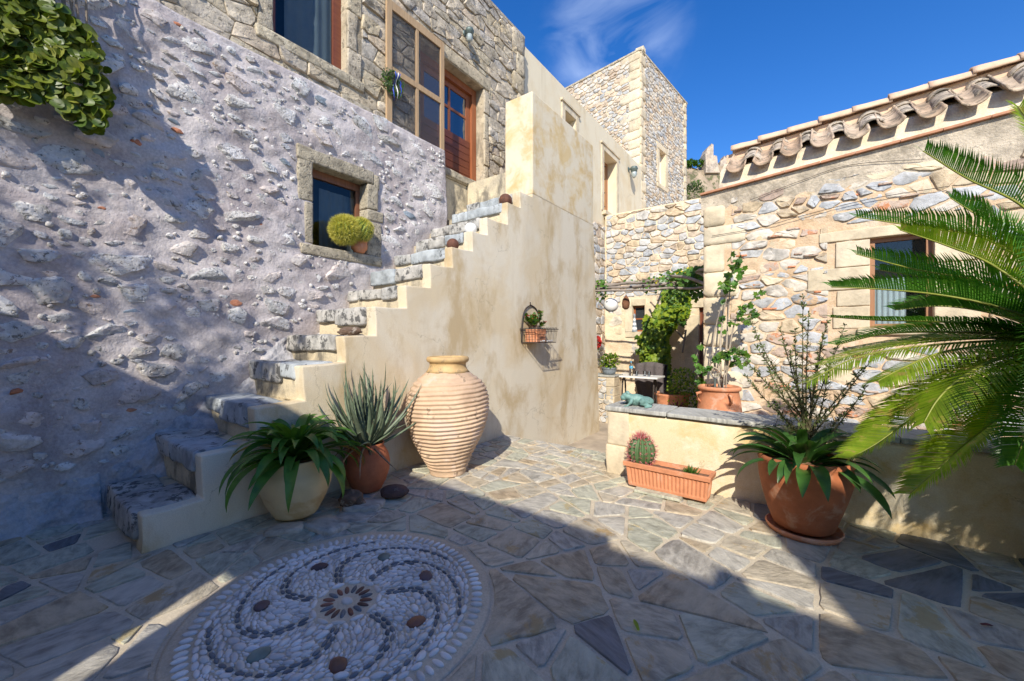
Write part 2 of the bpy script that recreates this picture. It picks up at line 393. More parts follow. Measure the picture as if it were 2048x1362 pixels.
def glass_mat(name):
    m, nt, b = newmat(name); b.inputs['Base Color'].default_value = (0.93, 0.96, 0.98, 1); b.inputs['Roughness'].default_value = 0.02
    b.inputs['Transmission Weight'].default_value = 1.0; b.inputs['IOR'].default_value = 1.3; return m

def thin_glass(name, tint=(0.75, 0.8, 0.82)):
    m, nt, b = newmat(name); t = N(nt, 'ShaderNodeBsdfTransparent', {'Color': (*tint, 1)}); g = N(nt, 'ShaderNodeBsdfGlossy', {'Color': (1, 1, 1, 1), 'Roughness': 0.02})
    lw_ = N(nt, 'ShaderNodeLayerWeight', {'Blend': 0.5}); p_ = N(nt, 'ShaderNodeMath', {0: lw_.outputs['Facing'], 1: 4.0}, operation='POWER'); q_ = N(nt, 'ShaderNodeMath', {0: p_.outputs[0], 1: 0.22, 2: 0.03}, operation='MULTIPLY_ADD')
    mx = N(nt, 'ShaderNodeMixShader', {0: q_.outputs[0], 1: t.outputs[0], 2: g.outputs[0]}); nt.links.new(mx.outputs[0], nt.nodes['Material Output'].inputs['Surface']); return m
m_glass = thin_glass('window_glass')
GREY_LICHEN = (0.075, 0.07, 0.06)
m_mortarL = plaster_mat('mauve_mortar', (0.53, 0.485, 0.475), (0.41, 0.36, 0.355), (0.30, 0.265, 0.265), 1.6, 0.9, 30, thr=(0.44, 0.66), stain_thr=(0.6, 0.72), bdist=0.014, fine=0.14)
m_stoneL = [stone_mat('limestone_grey', [(0.60, 0.59, 0.57), (0.48, 0.485, 0.49), (0.58, 0.55, 0.51), (0.42, 0.43, 0.455)], bump=0.9, bscale=24, lichen=(0.58, (0.12, 0.115, 0.10), 26), pits=0.8, wash=((0.48, 0.435, 0.425), 9, 0.55)),
            stone_mat('limestone_pale', [(0.66, 0.64, 0.62), (0.56, 0.53, 0.49), (0.60, 0.585, 0.58)], bump=1.0, bscale=30, lichen=(0.58, (0.17, 0.14, 0.12), 34), pits=0.9, wash=((0.48, 0.435, 0.425), 9, 0.55)),
            stone_mat('limestone_pink', [(0.58, 0.49, 0.45), (0.54, 0.50, 0.475), (0.62, 0.57, 0.53)], bump=0.9, bscale=28, lichen=(0.61, (0.22, 0.15, 0.11), 20), pits=0.5, wash=((0.48, 0.435, 0.425), 9, 0.55))]
m_blue = stone_mat('slate_blue_stone', [(0.26, 0.31, 0.36), (0.20, 0.24, 0.28)], bump=0.7)
m_brickred = stone_mat('brick_red', [(0.45, 0.17, 0.09), (0.52, 0.25, 0.15)], bump=0.5)
m_plinth = plaster_mat('blue_grey_limewash', (0.48, 0.465, 0.47), (0.31, 0.31, 0.325), (0.52, 0.48, 0.46), 3.5, 1.0, 24, bdist=0.025, streak=False)
m_ashlar = stone_mat('weathered_ashlar', [(0.46, 0.38, 0.26), (0.50, 0.44, 0.33), (0.42, 0.37, 0.30), (0.55, 0.46, 0.33)], bump=1.0, bscale=26, lichen=(0.58, (0.16, 0.135, 0.10), 16), pits=0.5)
m_upper = [m_ashlar, stone_mat('weathered_rubble', [(0.52, 0.45, 0.35), (0.43, 0.37, 0.29), (0.42, 0.39, 0.35), (0.54, 0.43, 0.31)], bump=1.0, bscale=22, lichen=(0.60, (0.17, 0.15, 0.12), 20), pits=0.5)]
m_umortar = plaster_mat('upper_mortar', (0.52, 0.44, 0.32), (0.40, 0.33, 0.23), (0.24, 0.2, 0.15), 2.5, 0.8, 40, bdist=0.02)
m_surround = stone_mat('window_surround_stone', [(0.40, 0.35, 0.26), (0.46, 0.40, 0.30)], bump=1.0, bscale=34, lichen=(0.57, (0.15, 0.135, 0.11), 22), pits=0.7)
m_stucco = plaster_mat('cream_stucco', (0.66, 0.595, 0.47), (0.62, 0.52, 0.36), (0.47, 0.355, 0.20), 0.9, 0.45, 95, thr=(0.46, 0.70), stain_thr=(0.50, 0.62), bdist=0.008, fine=0.10, sscale=1.7, soft=0.06, crack=1.1)
m_stucco2 = plaster_mat('ochre_patched_stucco', (0.68, 0.60, 0.455), (0.64, 0.49, 0.27), (0.56, 0.40, 0.19), 2.2, 0.35, 80, stain_thr=(0.52, 0.68), streak=False, bdist=0.008, fine=0.06)
m_stucco3 = plaster_mat('far_cream_stucco', (0.72, 0.64, 0.48), (0.68, 0.57, 0.39), (0.60, 0.48, 0.30), 0.8, 0.2, 50, stain_thr=(0.6, 0.75), bdist=0.006, fine=0.05, crack=0.7)
m_parapet = plaster_mat('yellow_patched_stucco', (0.68, 0.565, 0.37), (0.60, 0.42, 0.18), (0.74, 0.66, 0.51), 2.6, 0.35, 80, thr=(0.46, 0.72), stain_thr=(0.5, 0.62), streak=False, bdist=0.008, fine=0.09, crack=1.6)
m_cap = stone_mat('parapet_cap_slate', [(0.36, 0.36, 0.33), (0.42, 0.41, 0.37), (0.33, 0.34, 0.33)], vscale=6, bump=0.35, bscale=18, grain=(1, 6, 1))
m_step = stone_mat('worn_step_stone', [(0.44, 0.42, 0.385), (0.39, 0.39, 0.38), (0.48, 0.445, 0.38)], bump=0.9, bscale=22, lichen=(0.545, (0.07, 0.07, 0.07), 9), pits=0.4)
m_stepblue = stone_mat('blue_step_slate', [(0.38, 0.41, 0.43), (0.33, 0.36, 0.38)], bump=0.6, bscale=14, lichen=(0.60, (0.08, 0.085, 0.09), 9))
m_riser = plaster_mat('riser_plaster', (0.62, 0.53, 0.37), (0.46, 0.40, 0.30), (0.16, 0.145, 0.12), 2.4, 0.6, 40, stain_thr=(0.55, 0.66), bdist=0.014)
m_flag = [stone_mat('flagstone_tan', [(0.46, 0.395, 0.285), (0.45, 0.35, 0.23), (0.45, 0.40, 0.31), (0.52, 0.455, 0.345)], vscale=9, bump=0.8, bscale=34, rough=0.8, grain=(1, 2.2, 1), bdist=0.014, spec=0.3, lichen=(0.62, (0.44, 0.30, 0.14), 2.5)),
          stone_mat('flagstone_grey', [(0.46, 0.43, 0.365), (0.42, 0.395, 0.345), (0.49, 0.455, 0.385), (0.40, 0.37, 0.32)], vscale=9, bump=0.8, bscale=34, rough=0.78, grain=(1, 2.2, 1), bdist=0.014, spec=0.3),
          stone_mat('flagstone_green', [(0.43, 0.425, 0.33), (0.47, 0.46, 0.36), (0.40, 0.395, 0.31)], vscale=9, bump=0.8, bscale=34, rough=0.8, grain=(1, 2.2, 1), bdist=0.014, spec=0.3, lichen=(0.64, (0.42, 0.34, 0.18), 3))]
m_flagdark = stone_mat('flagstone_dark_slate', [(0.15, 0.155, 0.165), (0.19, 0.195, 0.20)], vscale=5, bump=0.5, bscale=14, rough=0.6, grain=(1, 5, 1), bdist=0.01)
m_grout = plaster_mat('paving_mortar', (0.58, 0.50, 0.375), (0.48, 0.41, 0.31), (0.34, 0.29, 0.23), 1.3, 0.4, 60, bdist=0.008, streak=False, stain_thr=(0.6, 0.72))
m_pebw = stone_mat('pebble_white', [(0.66, 0.64, 0.62), (0.56, 0.52, 0.47), (0.70, 0.69, 0.68), (0.60, 0.56, 0.53), (0.50, 0.49, 0.49)], var=(0.86, 1.1), bump=0.1, rough=0.55)
m_pebk = stone_mat('pebble_black', [(0.12, 0.14, 0.165), (0.17, 0.185, 0.20), (0.09, 0.10, 0.115)], var=(0.8, 1.2), bump=0.15, rough=0.5)
m_pebr = stone_mat('pebble_red', [(0.24, 0.10, 0.06), (0.12, 0.07, 0.055), (0.20, 0.08, 0.055)], var=(0.8, 1.2), bump=0.15, rough=0.5)
m_pebg = stone_mat('pebble_green', [(0.20, 0.25, 0.22)], bump=0.2, rough=0.6)
m_pebp = stone_mat('pebble_plum', [(0.12, 0.085, 0.09)], bump=0.2, rough=0.6)
m_mortarR = plaster_mat('peach_mortar', (0.62, 0.46, 0.305), (0.54, 0.38, 0.235), (0.64, 0.53, 0.40), 2.5, 0.7, 35, streak=False, bdist=0.018, fine=0.1)
m_stoneR = [stone_mat('rubble_blue_grey', [(0.40, 0.41, 0.43), (0.47, 0.465, 0.45), (0.34, 0.36, 0.385)], bump=0.8, bscale=16, lichen=(0.66, (0.60, 0.40, 0.22), 5)),
            stone_mat('rubble_blue_grey_pale', [(0.46, 0.47, 0.47), (0.40, 0.42, 0.45)], bump=0.8, bscale=16, lichen=(0.60, (0.62, 0.52, 0.40), 6)),
            stone_mat('rubble_tan', [(0.56, 0.45, 0.30), (0.50, 0.39, 0.27), (0.60, 0.52, 0.41)], bump=0.8, bscale=18),
            stone_mat('rubble_rust', [(0.48, 0.37, 0.29), (0.43, 0.33, 0.27)], bump=0.8, bscale=18, lichen=(0.58, (0.52, 0.19, 0.07), 7))]
m_dressed = stone_mat('dressed_cream_block', [(0.62, 0.52, 0.365), (0.57, 0.48, 0.34), (0.65, 0.57, 0.43)], var=(0.78, 1.1), vscale=5, bump=0.4, bscale=30)
m_mortarT = plaster_mat('tower_mortar', (0.72, 0.60, 0.43), (0.64, 0.50, 0.34), None, 2.5, 0.6, 25, bdist=0.02)
m_stoneT = [stone_mat('tower_grey', [(0.47, 0.46, 0.44), (0.39, 0.40, 0.41), (0.53, 0.50, 0.45)], bump=0.7, bscale=12),
            stone_mat('tower_pale', [(0.58, 0.52, 0.43), (0.52, 0.49, 0.45)], bump=0.7, bscale=12),
            stone_mat('tower_tan', [(0.56, 0.46, 0.34), (0.50, 0.40, 0.31)], bump=0.7, bscale=12)]
TC = (0.56, 0.235, 0.12)
m_terra = plain('terracotta', TC, 0.8, var=0.15, vscale=14, bump=0.25, spec=0.3, blot=(0.55, 7, (0.60, 0.36, 0.25)))
m_terra_dk = plain('terracotta_deep', (0.36, 0.12, 0.05), 0.75, var=0.25, vscale=7, bump=0.4, spec=0.3, blot=(0.58, 5, (0.46, 0.25, 0.15)))
m_terra_br = plain('terracotta_red', (0.40, 0.13, 0.06), 0.7, var=0.15, vscale=18, bump=0.2, spec=0.35)
m_jar = stone_mat('pale_earthenware', [(0.58, 0.43, 0.29), (0.54, 0.37, 0.25)], var=(0.82, 1.1), vscale=5, bump=0.5, bscale=40, lichen=(0.64, (0.22, 0.16, 0.115), 7), wash=((0.62, 0.47, 0.37), 3, 0.53), bdist=0.008)
m_jarrim = plain('ochre_glaze', (0.52, 0.35, 0.16), 0.65, var=0.2, vscale=9, bump=0.2, blot=(0.58, 14, (0.22, 0.16, 0.10)))
m_cream_pot = plain('cream_glazed_clay', (0.62, 0.50, 0.29), 0.55, var=0.14, vscale=4, bump=0.12, blot=(0.56, 3, (0.50, 0.34, 0.15)))
m_tile = plain('roof_tile_clay', (0.66, 0.47, 0.33), 0.9, var=0.14, vscale=10, bump=0.4, spec=0.2)
m_tilelip = plain('roof_tile_red_clay', (0.44, 0.22, 0.13), 0.85, var=0.2, vscale=12, bump=0.4, spec=0.2)
m_pan = stone_mat('pan_tile_clay', [(0.48, 0.38, 0.28), (0.48, 0.33, 0.22), (0.47, 0.40, 0.31)], bump=0.8, bscale=18, lichen=(0.53, (0.20, 0.165, 0.125), 8), vscale=5)
m_tilegrey = stone_mat('roof_tile_lichen', [(0.54, 0.46, 0.36), (0.46, 0.39, 0.31), (0.50, 0.41, 0.31)], bump=1.0, bscale=18, lichen=(0.50, (0.13, 0.115, 0.095), 9), vscale=5, grain=None)
m_door = wood_mat('red_brown_varnish', (0.13, 0.035, 0.018), (0.21, 0.065, 0.03), 1, 0.42)
m_doorframe = wood_mat('orange_brown_varnish', (0.24, 0.075, 0.028), (0.34, 0.115, 0.045), 2, 0.4)
m_oldwood = wood_mat('bare_wood', (0.34, 0.22, 0.12), (0.48, 0.34, 0.20), 2, 0.8)
m_brownwood = wood_mat('brown_frame_wood', (0.15, 0.06, 0.03), (0.24, 0.10, 0.05), 2, 0.55)
m_midwood = wood_mat('mid_brown_wood', (0.28, 0.13, 0.06), (0.38, 0.19, 0.09), 2, 0.6)
m_ochredoor = wood_mat('honey_wood', (0.36, 0.16, 0.04), (0.50, 0.25, 0.07), 2, 0.4)
m_pane = pane_mat('dark_pane', (0.035, 0.04, 0.045), 1.6)
m_paneblue = pane_mat('sky_pane', (0.01, 0.02, 0.04), 2.6)
m_reflection = plain('grey_reflection', (0.24, 0.26, 0.27), 0.9, var=0.1, vscale=5)  # grey of the window reflections, put into the sheet's colour
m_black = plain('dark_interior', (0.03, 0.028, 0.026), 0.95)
m_iron = plain('wrought_iron', (0.055, 0.045, 0.04), 0.65, 0.3, var=0.3)
m_rust = plain('rusty_iron', (0.13, 0.055, 0.035), 0.8, 0.2, var=0.35, vscale=20, bump=0.3, blot=(0.6, 18, (0.25, 0.09, 0.04)))
m_white = plain('white_glass', (0.80, 0.80, 0.78), 0.35, var=0.04)
m_lampmetal = plain('green_grey_metal', (0.13, 0.17, 0.16), 0.5, 0.4)
m_lampglass = pane_mat('lamp_glass', (0.35, 0.40, 0.40), 1.5, 0.1)
m_soil = plain('potting_soil', (0.16, 0.085, 0.05), 0.95, var=0.4, vscale=40, bump=0.8)
m_verd = plain('verdigris_bronze', (0.15, 0.28, 0.25), 0.7, 0.15, var=0.3, vscale=18, bump=0.35, blot=(0.56, 14, (0.26, 0.40, 0.36)))
m_rock = stone_mat('dark_red_rock', [(0.10, 0.055, 0.045)], bump=1.0, bscale=14, lichen=(0.68, (0.30, 0.26, 0.22), 14))
m_drift = stone_mat('driftwood', [(0.13, 0.085, 0.06)], bump=1.0, bscale=20, lichen=(0.60, (0.36, 0.31, 0.26), 12))
m_strap = leaf_mat('strap_leaf_green', [(0.065, 0.17, 0.025), (0.10, 0.22, 0.035), (0.055, 0.14, 0.028)], 0.28, 0.38, 12)
m_strapdk = leaf_mat('strap_leaf_deep_green', [(0.04, 0.11, 0.025), (0.06, 0.145, 0.03)], 0.22, 0.36, 12)
m_leafdry = leaf_mat('yellowing_leaf', [(0.36, 0.26, 0.06), (0.28, 0.14, 0.05)], 0.25, 0.6)
m_aloe = leaf_mat('aloe_grey_green', [(0.15, 0.20, 0.13), (0.19, 0.23, 0.16), (0.12, 0.17, 0.10)], 0.08, 0.45, 14, spot=(0.62, 9, (0.20, 0.15, 0.10)))
m_aloetip = leaf_mat('aloe_dry', [(0.24, 0.15, 0.10), (0.34, 0.24, 0.16)], 0.1, 0.7)
m_vine = leaf_mat('round_leaf_green', [(0.09, 0.14, 0.015), (0.17, 0.20, 0.02), (0.055, 0.10, 0.015), (0.25, 0.26, 0.04)], 0.25, 0.42, 22)
m_cycad = leaf_mat('sago_leaflet', [(0.045, 0.16, 0.015), (0.085, 0.21, 0.02)], 0.40, 0.36, 8, spec=0.6)
m_cycadlit = leaf_mat('sago_leaflet_sunlit', [(0.17, 0.28, 0.014), (0.26, 0.34, 0.025)], 0.45, 0.4, 8, spot=(0.555, 16, (0.40, 0.28, 0.09)))  # sunlit copy of the sago leaflet: sunlight painted as brighter yellow green
m_rachis = plain('sago_rachis', (0.22, 0.24, 0.035), 0.5)
m_climb = leaf_mat('climber_leaf', [(0.045, 0.115, 0.02), (0.075, 0.16, 0.025), (0.12, 0.22, 0.02)], 0.35, 0.5)
m_climby = leaf_mat('climber_leaf_yellow', [(0.22, 0.30, 0.02), (0.30, 0.38, 0.03), (0.16, 0.26, 0.02)], 0.4, 0.5)
m_needle = leaf_mat('needle_leaf', [(0.10, 0.14, 0.045), (0.14, 0.18, 0.06), (0.08, 0.12, 0.035)], 0.15, 0.6)
m_wisp = leaf_mat('dry_twig_leaf', [(0.11, 0.105, 0.035), (0.085, 0.09, 0.03)], 0.1, 0.7)
m_olive = leaf_mat('olive_leaf', [(0.09, 0.12, 0.06), (0.13, 0.16, 0.09)], 0.2, 0.55)
m_bark = stone_mat('bark', [(0.20, 0.16, 0.12), (0.26, 0.21, 0.16)], bump=0.8, bscale=30)
m_twig = stone_mat('dark_twig', [(0.10, 0.085, 0.045), (0.13, 0.11, 0.06)], bump=0.5, bscale=40)
m_barkpale = stone_mat('pale_bark', [(0.36, 0.30, 0.23), (0.42, 0.36, 0.29)], bump=0.5, bscale=40)
m_pole = stone_mat('grey_pole', [(0.24, 0.20, 0.17), (0.30, 0.26, 0.22)], bump=0.5, bscale=30)
m_cactus = plain('cactus_green', (0.07, 0.13, 0.045), 0.6, var=0.2, vscale=20)
m_cactusy = plain('golden_cactus_green', (0.20, 0.25, 0.03), 0.6, var=0.2, vscale=20)
m_spiney = leaf_mat('golden_spine', [(0.55, 0.50, 0.08), (0.62, 0.55, 0.16), (0.42, 0.42, 0.06)], 0.2, 0.5)
m_spiner = leaf_mat('red_spine', [(0.45, 0.06, 0.09), (0.55, 0.16, 0.17), (0.55, 0.40, 0.34)], 0.1, 0.5)
m_red = leaf_mat('red_petal', [(0.62, 0.02, 0.03), (0.55, 0.06, 0.05), (0.70, 0.12, 0.10)], 0.2, 0.5)
m_yellow = leaf_mat('yellow_petal', [(0.60, 0.50, 0.04)], 0.3, 0.5)
m_purple = leaf_mat('purple_leaf', [(0.10, 0.025, 0.04), (0.14, 0.04, 0.05)], 0.2, 0.5)
m_tabletop = plain('white_marble', (0.72, 0.72, 0.70), 0.35, var=0.06, vscale=4)
m_cloth = plain('grey_brown_cloth', (0.10, 0.085, 0.085), 0.95, var=0.2)
m_paper = plain('white_paper', (0.78, 0.78, 0.76), 0.8, var=0.04)
m_wicker = stone_mat('wicker', [(0.20, 0.09, 0.045)], bump=1.0, bscale=60)
m_bucket = plain('grey_tub', (0.24, 0.28, 0.32), 0.5)
m_ribbon = plain('blue_ribbon', (0.02, 0.06, 0.45), 0.5)
m_water = glass_mat('clear_glass')
m_label = plain('blue_label', (0.10, 0.40, 0.62), 0.4)
m_mesh = None
def mesh_screen():
    m, nt, b = newmat('insect_screen'); b.inputs['Base Color'].default_value = (0.08, 0.08, 0.085, 1); b.inputs['Roughness'].default_value = 0.6
    t = N(nt, 'ShaderNodeBsdfTransparent'); mx = N(nt, 'ShaderNodeMixShader', {0: 0.62})
    nt.links.new(b.outputs[0], mx.inputs[2]); nt.links.new(t.outputs[0], mx.inputs[1]); mx.inputs[0].default_value = 0.26
    nt.links.new(mx.outputs[0], nt.nodes['Material Output'].inputs['Surface']); return m
m_mesh = mesh_screen()
m_hill = stone_mat('dry_hillside', [(0.36, 0.28, 0.20)], vscale=0.5, bump=0.8, bscale=1.2, lichen=(0.5, (0.10, 0.11, 0.05), 0.9), bdist=0.3)
m_ruin = stone_mat('ruin_stone', [(0.48, 0.38, 0.28), (0.42, 0.36, 0.30)], vscale=2, bump=0.8, bscale=4, bdist=0.1)
m_earth = plain('pale_earth', (0.40, 0.33, 0.25), 0.95, var=0.25, vscale=3)

# ================================================================== THE SETTING
def holes_wall(mb, mk, u0, u1, v0, v1, holes):
    """boxes of a wall around its openings; mk(u0,u1,v0,v1) adds one box"""
    us = sorted({u0, u1, *[min(max(h[0], u0), u1) for h in holes], *[min(max(h[1], u0), u1) for h in holes]})
    for a, b in zip(us, us[1:]):
        if b-a < 1e-4: continue
        v = v0
        for h in sorted([h for h in holes if h[0] < (a+b)/2 < h[1]], key=lambda h: h[2]):
            if h[2] > v: mk(a, b, v, min(h[2], v1))
            v = max(v, h[3])
        if v < v1: mk(a, b, v, v1)
def XF(c): return lambda u, v, d: (c+d, u, v)          # face looking to +X
def YF(c): return lambda u, v, d: (u, c-d, v)          # face looking to -Y
def ZF(c): return lambda u, v, d: (u, v, c+d)

# ground around and below the terrace, as one sheet to the horizon
GZ = -0.55
tag(obj('ground', [(-900, -900, GZ), (900, -900, GZ), (900, 900, GZ), (-900, 900, GZ)], [(0, 1, 2, 3)], m_earth), kind='structure')
mb = MB(); mb.box((-1.5, -9, GZ), (9.5, 3.30, 0)); mb.box((-0.1, 3.30, GZ), (1.85, 3.93, 0))
terrace = tag(mb.build('terrace_floor', m_grout), kind='structure')

# pebble mosaic position (needed to leave room in the paving)
MC = (1.50, 0.54); MR = 0.715
tries_ = {}
def slim(p): return sum(math.hypot(p[i][0]-p[i-1][0], p[i][1]-p[i-1][1]) for i in range(len(p)))**2/max(abs(area(p)), 1e-6)
def split(poly, amax):
    out = []
    st = [poly]
    while st:
        p = st.pop(); A = abs(area(p)); lim = amax(cent(p))*U(0.45, 1.7)
        if A < lim or len(p) < 3: out.append(p); continue
        c = cent(p); best = None
        i = max(range(len(p)), key=lambda k: math.hypot(p[k][0]-p[(k+1) % len(p)][0], p[k][1]-p[(k+1) % len(p)][1]))
        a, b = p[i], p[(i+1) % len(p)]; th = math.atan2(b[1]-a[1], b[0]-a[0])+U(-0.42, 0.42); n = (math.cos(th), math.sin(th))
        t = U(0.36, 0.64); q = (a[0]+(b[0]-a[0])*t, a[1]+(b[1]-a[1])*t)
        if U(0, 1) < 0.5: q = ((q[0]+c[0])/2, (q[1]+c[1])/2)
        k = n[0]*q[0]+n[1]*q[1]; l = clip(p, n, k); r = clip(p, (-n[0], -n[1]), -k)
        if len(l) < 3 or len(r) < 3 or max(slim(l), slim(r)) > 27:
            bad = tries_.get(id(p), 0)+1; tries_[id(p)] = bad
            if bad < 8: st.append(p)
            else: out.append(p)
            continue
        st += [l, r]
    return out
def famax(c):
    D = depth((c[0], c[1], 0)); return 0.115 if D < 2.7 else (0.095 if D < 3.4 else 0.06)
TH = math.radians(28)
flags = split([(-1.6, -1.6), (8.5, -1.6), (8.5, 3.30), (-1.6, 3.30)], famax) + split(rect(-0.02, 1.84, 3.30, 3.93), famax)
fl = []
for p in flags:
    c = cent(p)
    if not inview((c[0], c[1], 0), 260) or c[0] < -1.25 or (c[0] < -0.25 and c[1] > 0.25): continue
    d = (c[0]-MC[0], c[1]-MC[1]); r = math.hypot(*d)
    if r < MR-0.02: continue
    if r < MR+0.10 and len(p) > 2: n = (-d[0]/r, -d[1]/r); p = clip(p, n, n[0]*MC[0]+n[1]*MC[1]-(MR+0.05))
    if len(p) < 3: continue
    if 0.0 < c[1] < 3.9 and c[0] < 0.6: p = clip(p, (-1, 0), 0.0)
    if len(p) > 2: fl.append(p)
fl.sort(key=lambda p: depth((*cent(p), 0)))
for i, p in enumerate(fl):
    c = cent(p); q = inset(p, U(0.009, 0.019))
    if len(q) < 3 or abs(area(q)) < 0.0035: continue
    o = outline(q, 0.035, 0.028, 1); o2 = []
    for a in o:
        dx, dy = a[0]-MC[0], a[1]-MC[1]; rr = math.hypot(dx, dy)
        o2.append(a if rr > MR+0.065 else (MC[0]+dx/rr*(MR+0.065), MC[1]+dy/rr*(MR+0.065)))
    o = o2
    if abs(area(o)) < 0.004 or slim(o) > 60: continue
    n = len(o); cc = cent(o); h = U(0.006, 0.012); v = []; tx, ty = U(-0.004, 0.004), U(-0.004, 0.004)
    for a in o: v.append((a[0], a[1], -0.01))
    for a in o: v.append((a[0], a[1], h*0.6))
    for s, dz in ((0.98, 0.0), (0.62, 0.001), (0.3, 0.001)):
        for a in o: v.append((cc[0]+(a[0]-cc[0])*s, cc[1]+(a[1]-cc[1])*s, h+dz+tx*(a[0]-cc[0])+ty*(a[1]-cc[1])+0.0035*nz((a[0]*s, a[1]*s, 0), 9)))
    v.append((cc[0], cc[1], h+0.001)); f = []
    for r_ in range(4):
        for k in range(n): f.append((r_*n+k, r_*n+(k+1) % n, (r_+1)*n+(k+1) % n, (r_+1)*n+k))
    for k in range(n): f.append((4*n+k, 4*n+(k+1) % n, 5*n))
    tan = 0.6 if c[0] > 1.4 else 0.3
    m_ = rnd.choices(m_flag, (tan, 0.4, 0.35))[0]
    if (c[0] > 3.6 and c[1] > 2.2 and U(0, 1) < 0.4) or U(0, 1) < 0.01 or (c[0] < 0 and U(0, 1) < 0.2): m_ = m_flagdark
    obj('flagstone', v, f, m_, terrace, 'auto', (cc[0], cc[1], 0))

# ------------------------------------------------------------------ pebble mosaic
mos = thing('pebble_mosaic', 'round mosaic of white pebbles with dark swirling arms set in the paving', 'mosaic', (MC[0], MC[1], 0))
mb = MB(); mb.lathe([(MR+0.045, -0.01), (MR+0.045, 0.003), (MR+0.03, 0.005), (0.3, 0.006), (0.001, 0.006)], (MC[0], MC[1], 0), 64); mb.build('mortar_bed', m_grout, mos, True)
def pebble_mesh(name, mat, seed):
    r = random.Random(seed); bm = bmesh.new(); bmesh.ops.create_icosphere(bm, subdivisions=2, radius=1); off = Vector((r.uniform(0, 50), 0, 0))
    for v in bm.verts: v.co *= 1+0.16*noise.noise(v.co*0.9+off); v.co.x += 0.12*v.co.y*r.uniform(-1, 1)
    me = bpy.data.meshes.new(name); bm.to_mesh(me); bm.free(); me.materials.append(mat); me.polygons.foreach_set('use_smooth', [True]*len(me.polygons)); return me
PB = {k: [pebble_mesh('pebble', m, 10*j+i) for i in range(6)] for j, (k, m) in enumerate((('w', m_pebw), ('k', m_pebk), ('r', m_pebr), ('g', m_pebg), ('p', m_pebp)))}
pebs = []                                    # (x, y, angle of the long axis, half length, half width, kind)
def pol(r, a): return (MC[0]+r*math.cos(a), MC[1]+r*math.sin(a))
pebs.append((*MC, 0.3, 0.036, 0.024, 'w'))
for k in range(17):
    a = 2*math.pi*k/17; pebs.append((*pol(0.098, a), a, 0.034, 0.0125, 'r' if k % 3 else 'k'))
for k in range(12):
    a = 2*math.pi*(k+0.5)/12; pebs.append((*pol(0.163, a), a+math.pi/2, 0.036, 0.014, 'w'))
NA = 96
for k in range(NA):
    a = 2*math.pi*k/NA+U(-0.008, 0.008); pebs.append((*pol(MR-0.032+U(-0.003, 0.003), a), a+U(-0.1, 0.1), U(0.028, 0.034), U(0.013, 0.016), 'w'))
k = 0; a = 0
while a < 2*math.pi-0.05:
    l = U(0.022, 0.032); pebs.append((*pol(MR-0.085, a+l/(MR-0.085)), a+math.pi/2, l, U(0.012, 0.015), 'w')); a += (2*l+0.006)/(MR-0.085)
ARMS = 7; R0, R1 = 0.20, MR-0.115
def arm(r): t = max(0.0, (r-R0)/(R1-R0)); return -0.15-1.45*t**1.7+0.55*math.sin(t*3.1)*t
def armdir(r, a):
    e = 0.004; p = pol(r-e, a+arm(r-e)); q = pol(r+e, a+arm(r+e)); return math.atan2(q[1]-p[1], q[0]-p[0])
for k in range(ARMS):
    a0 = 2*math.pi*k/ARMS+0.25
    for side in (-1, 1):
        r = R0+0.01+0.012*(side > 0)
        while r < (R1 if side > 0 else R0+0.26):
            th = armdir(r, a0); p = pol(r, a0+arm(r)); l = U(0.017, 0.028)
            pebs.append((p[0]-math.sin(th)*0.0118*side, p[1]+math.cos(th)*0.0118*side, th+U(-0.15, 0.15), l, U(0.009, 0.0118), 'k'))
            p2 = pol(r+0.004, a0+arm(r+0.004)); ds = math.hypot(p2[0]-p[0], p2[1]-p[1])/0.004; r += (2*l+0.005)/ds
    rm = 0.43; am = a0+arm(rm)+math.pi/ARMS*0.95; p = pol(rm, am); kind = ['r', 'p', 'g', 'p', 'p', 'g', 'r'][k]
    pebs.append((*p, U(0, 3), 0.050, 0.038, kind))
grid = {}
def gkey(x, y): return (int(x/0.05), int(y/0.05))
def gput(p): grid.setdefault(gkey(p[0], p[1]), []).append(p)
for p in pebs: gput(p)
def fits(x, y, th, l, wd):
    gx, gy = gkey(x, y)
    for i in range(-2, 3):
        for j in range(-2, 3):
            for q in grid.get((gx+i, gy+j), ()):
                dx, dy = q[0]-x, q[1]-y
                for an, ll, ww, l2, w2 in ((th, l, wd, q[3], q[4]), (q[2], q[3], q[4], l, wd)):
                    c, s = math.cos(an), math.sin(an); u = dx*c+dy*s; v = -dx*s+dy*c; dt = abs(math.sin(th-q[2]))
                    if (u/(ll+l2*(1-dt)+w2*dt))**2+(v/(ww+w2*(1-dt)+l2*dt))**2 < 0.78: break
                else: continue
                return False
    return True
for it in range(52000):
    r = math.sqrt(U(R0**2*0.8, (MR-0.09)**2)); a = U(0, 2*math.pi); x, y = pol(r, a)
    rr = max(r, R0); k0 = (a-arm(rr)-0.25)/(2*math.pi/ARMS); th = armdir(rr, 0)+(a-arm(rr))+0.5*math.sin(2*math.pi*(k0 % 1))
    small = it > 14000; l = U(0.022, 0.035) if not small else (U(0.012, 0.019) if it < 34000 else U(0.008, 0.012)); wd = l*U(0.45, 0.62)
    if fits(x, y, th, l, wd): p = (x, y, th, l, wd, 'w'); pebs.append(p); gput(p)
pebs.sort(key=lambda p: depth((p[0], p[1], 0)) if inview((p[0], p[1], 0), 10) else 99)
rest = {}
for i, p in enumerate(pebs):
    me = rnd.choice(PB[p[5]]); big = p[3] > 0.045
    if i < 270 or (p[5] != 'w' and big):
        inst('pebble', me, mos, (p[0], p[1], 0.007), (U(-0.1, 0.1), U(-0.1, 0.1), p[2]), (p[3], p[4], min(p[4]*0.8, 0.018)))
    else: rest.setdefault(p[5], []).append((me, p))
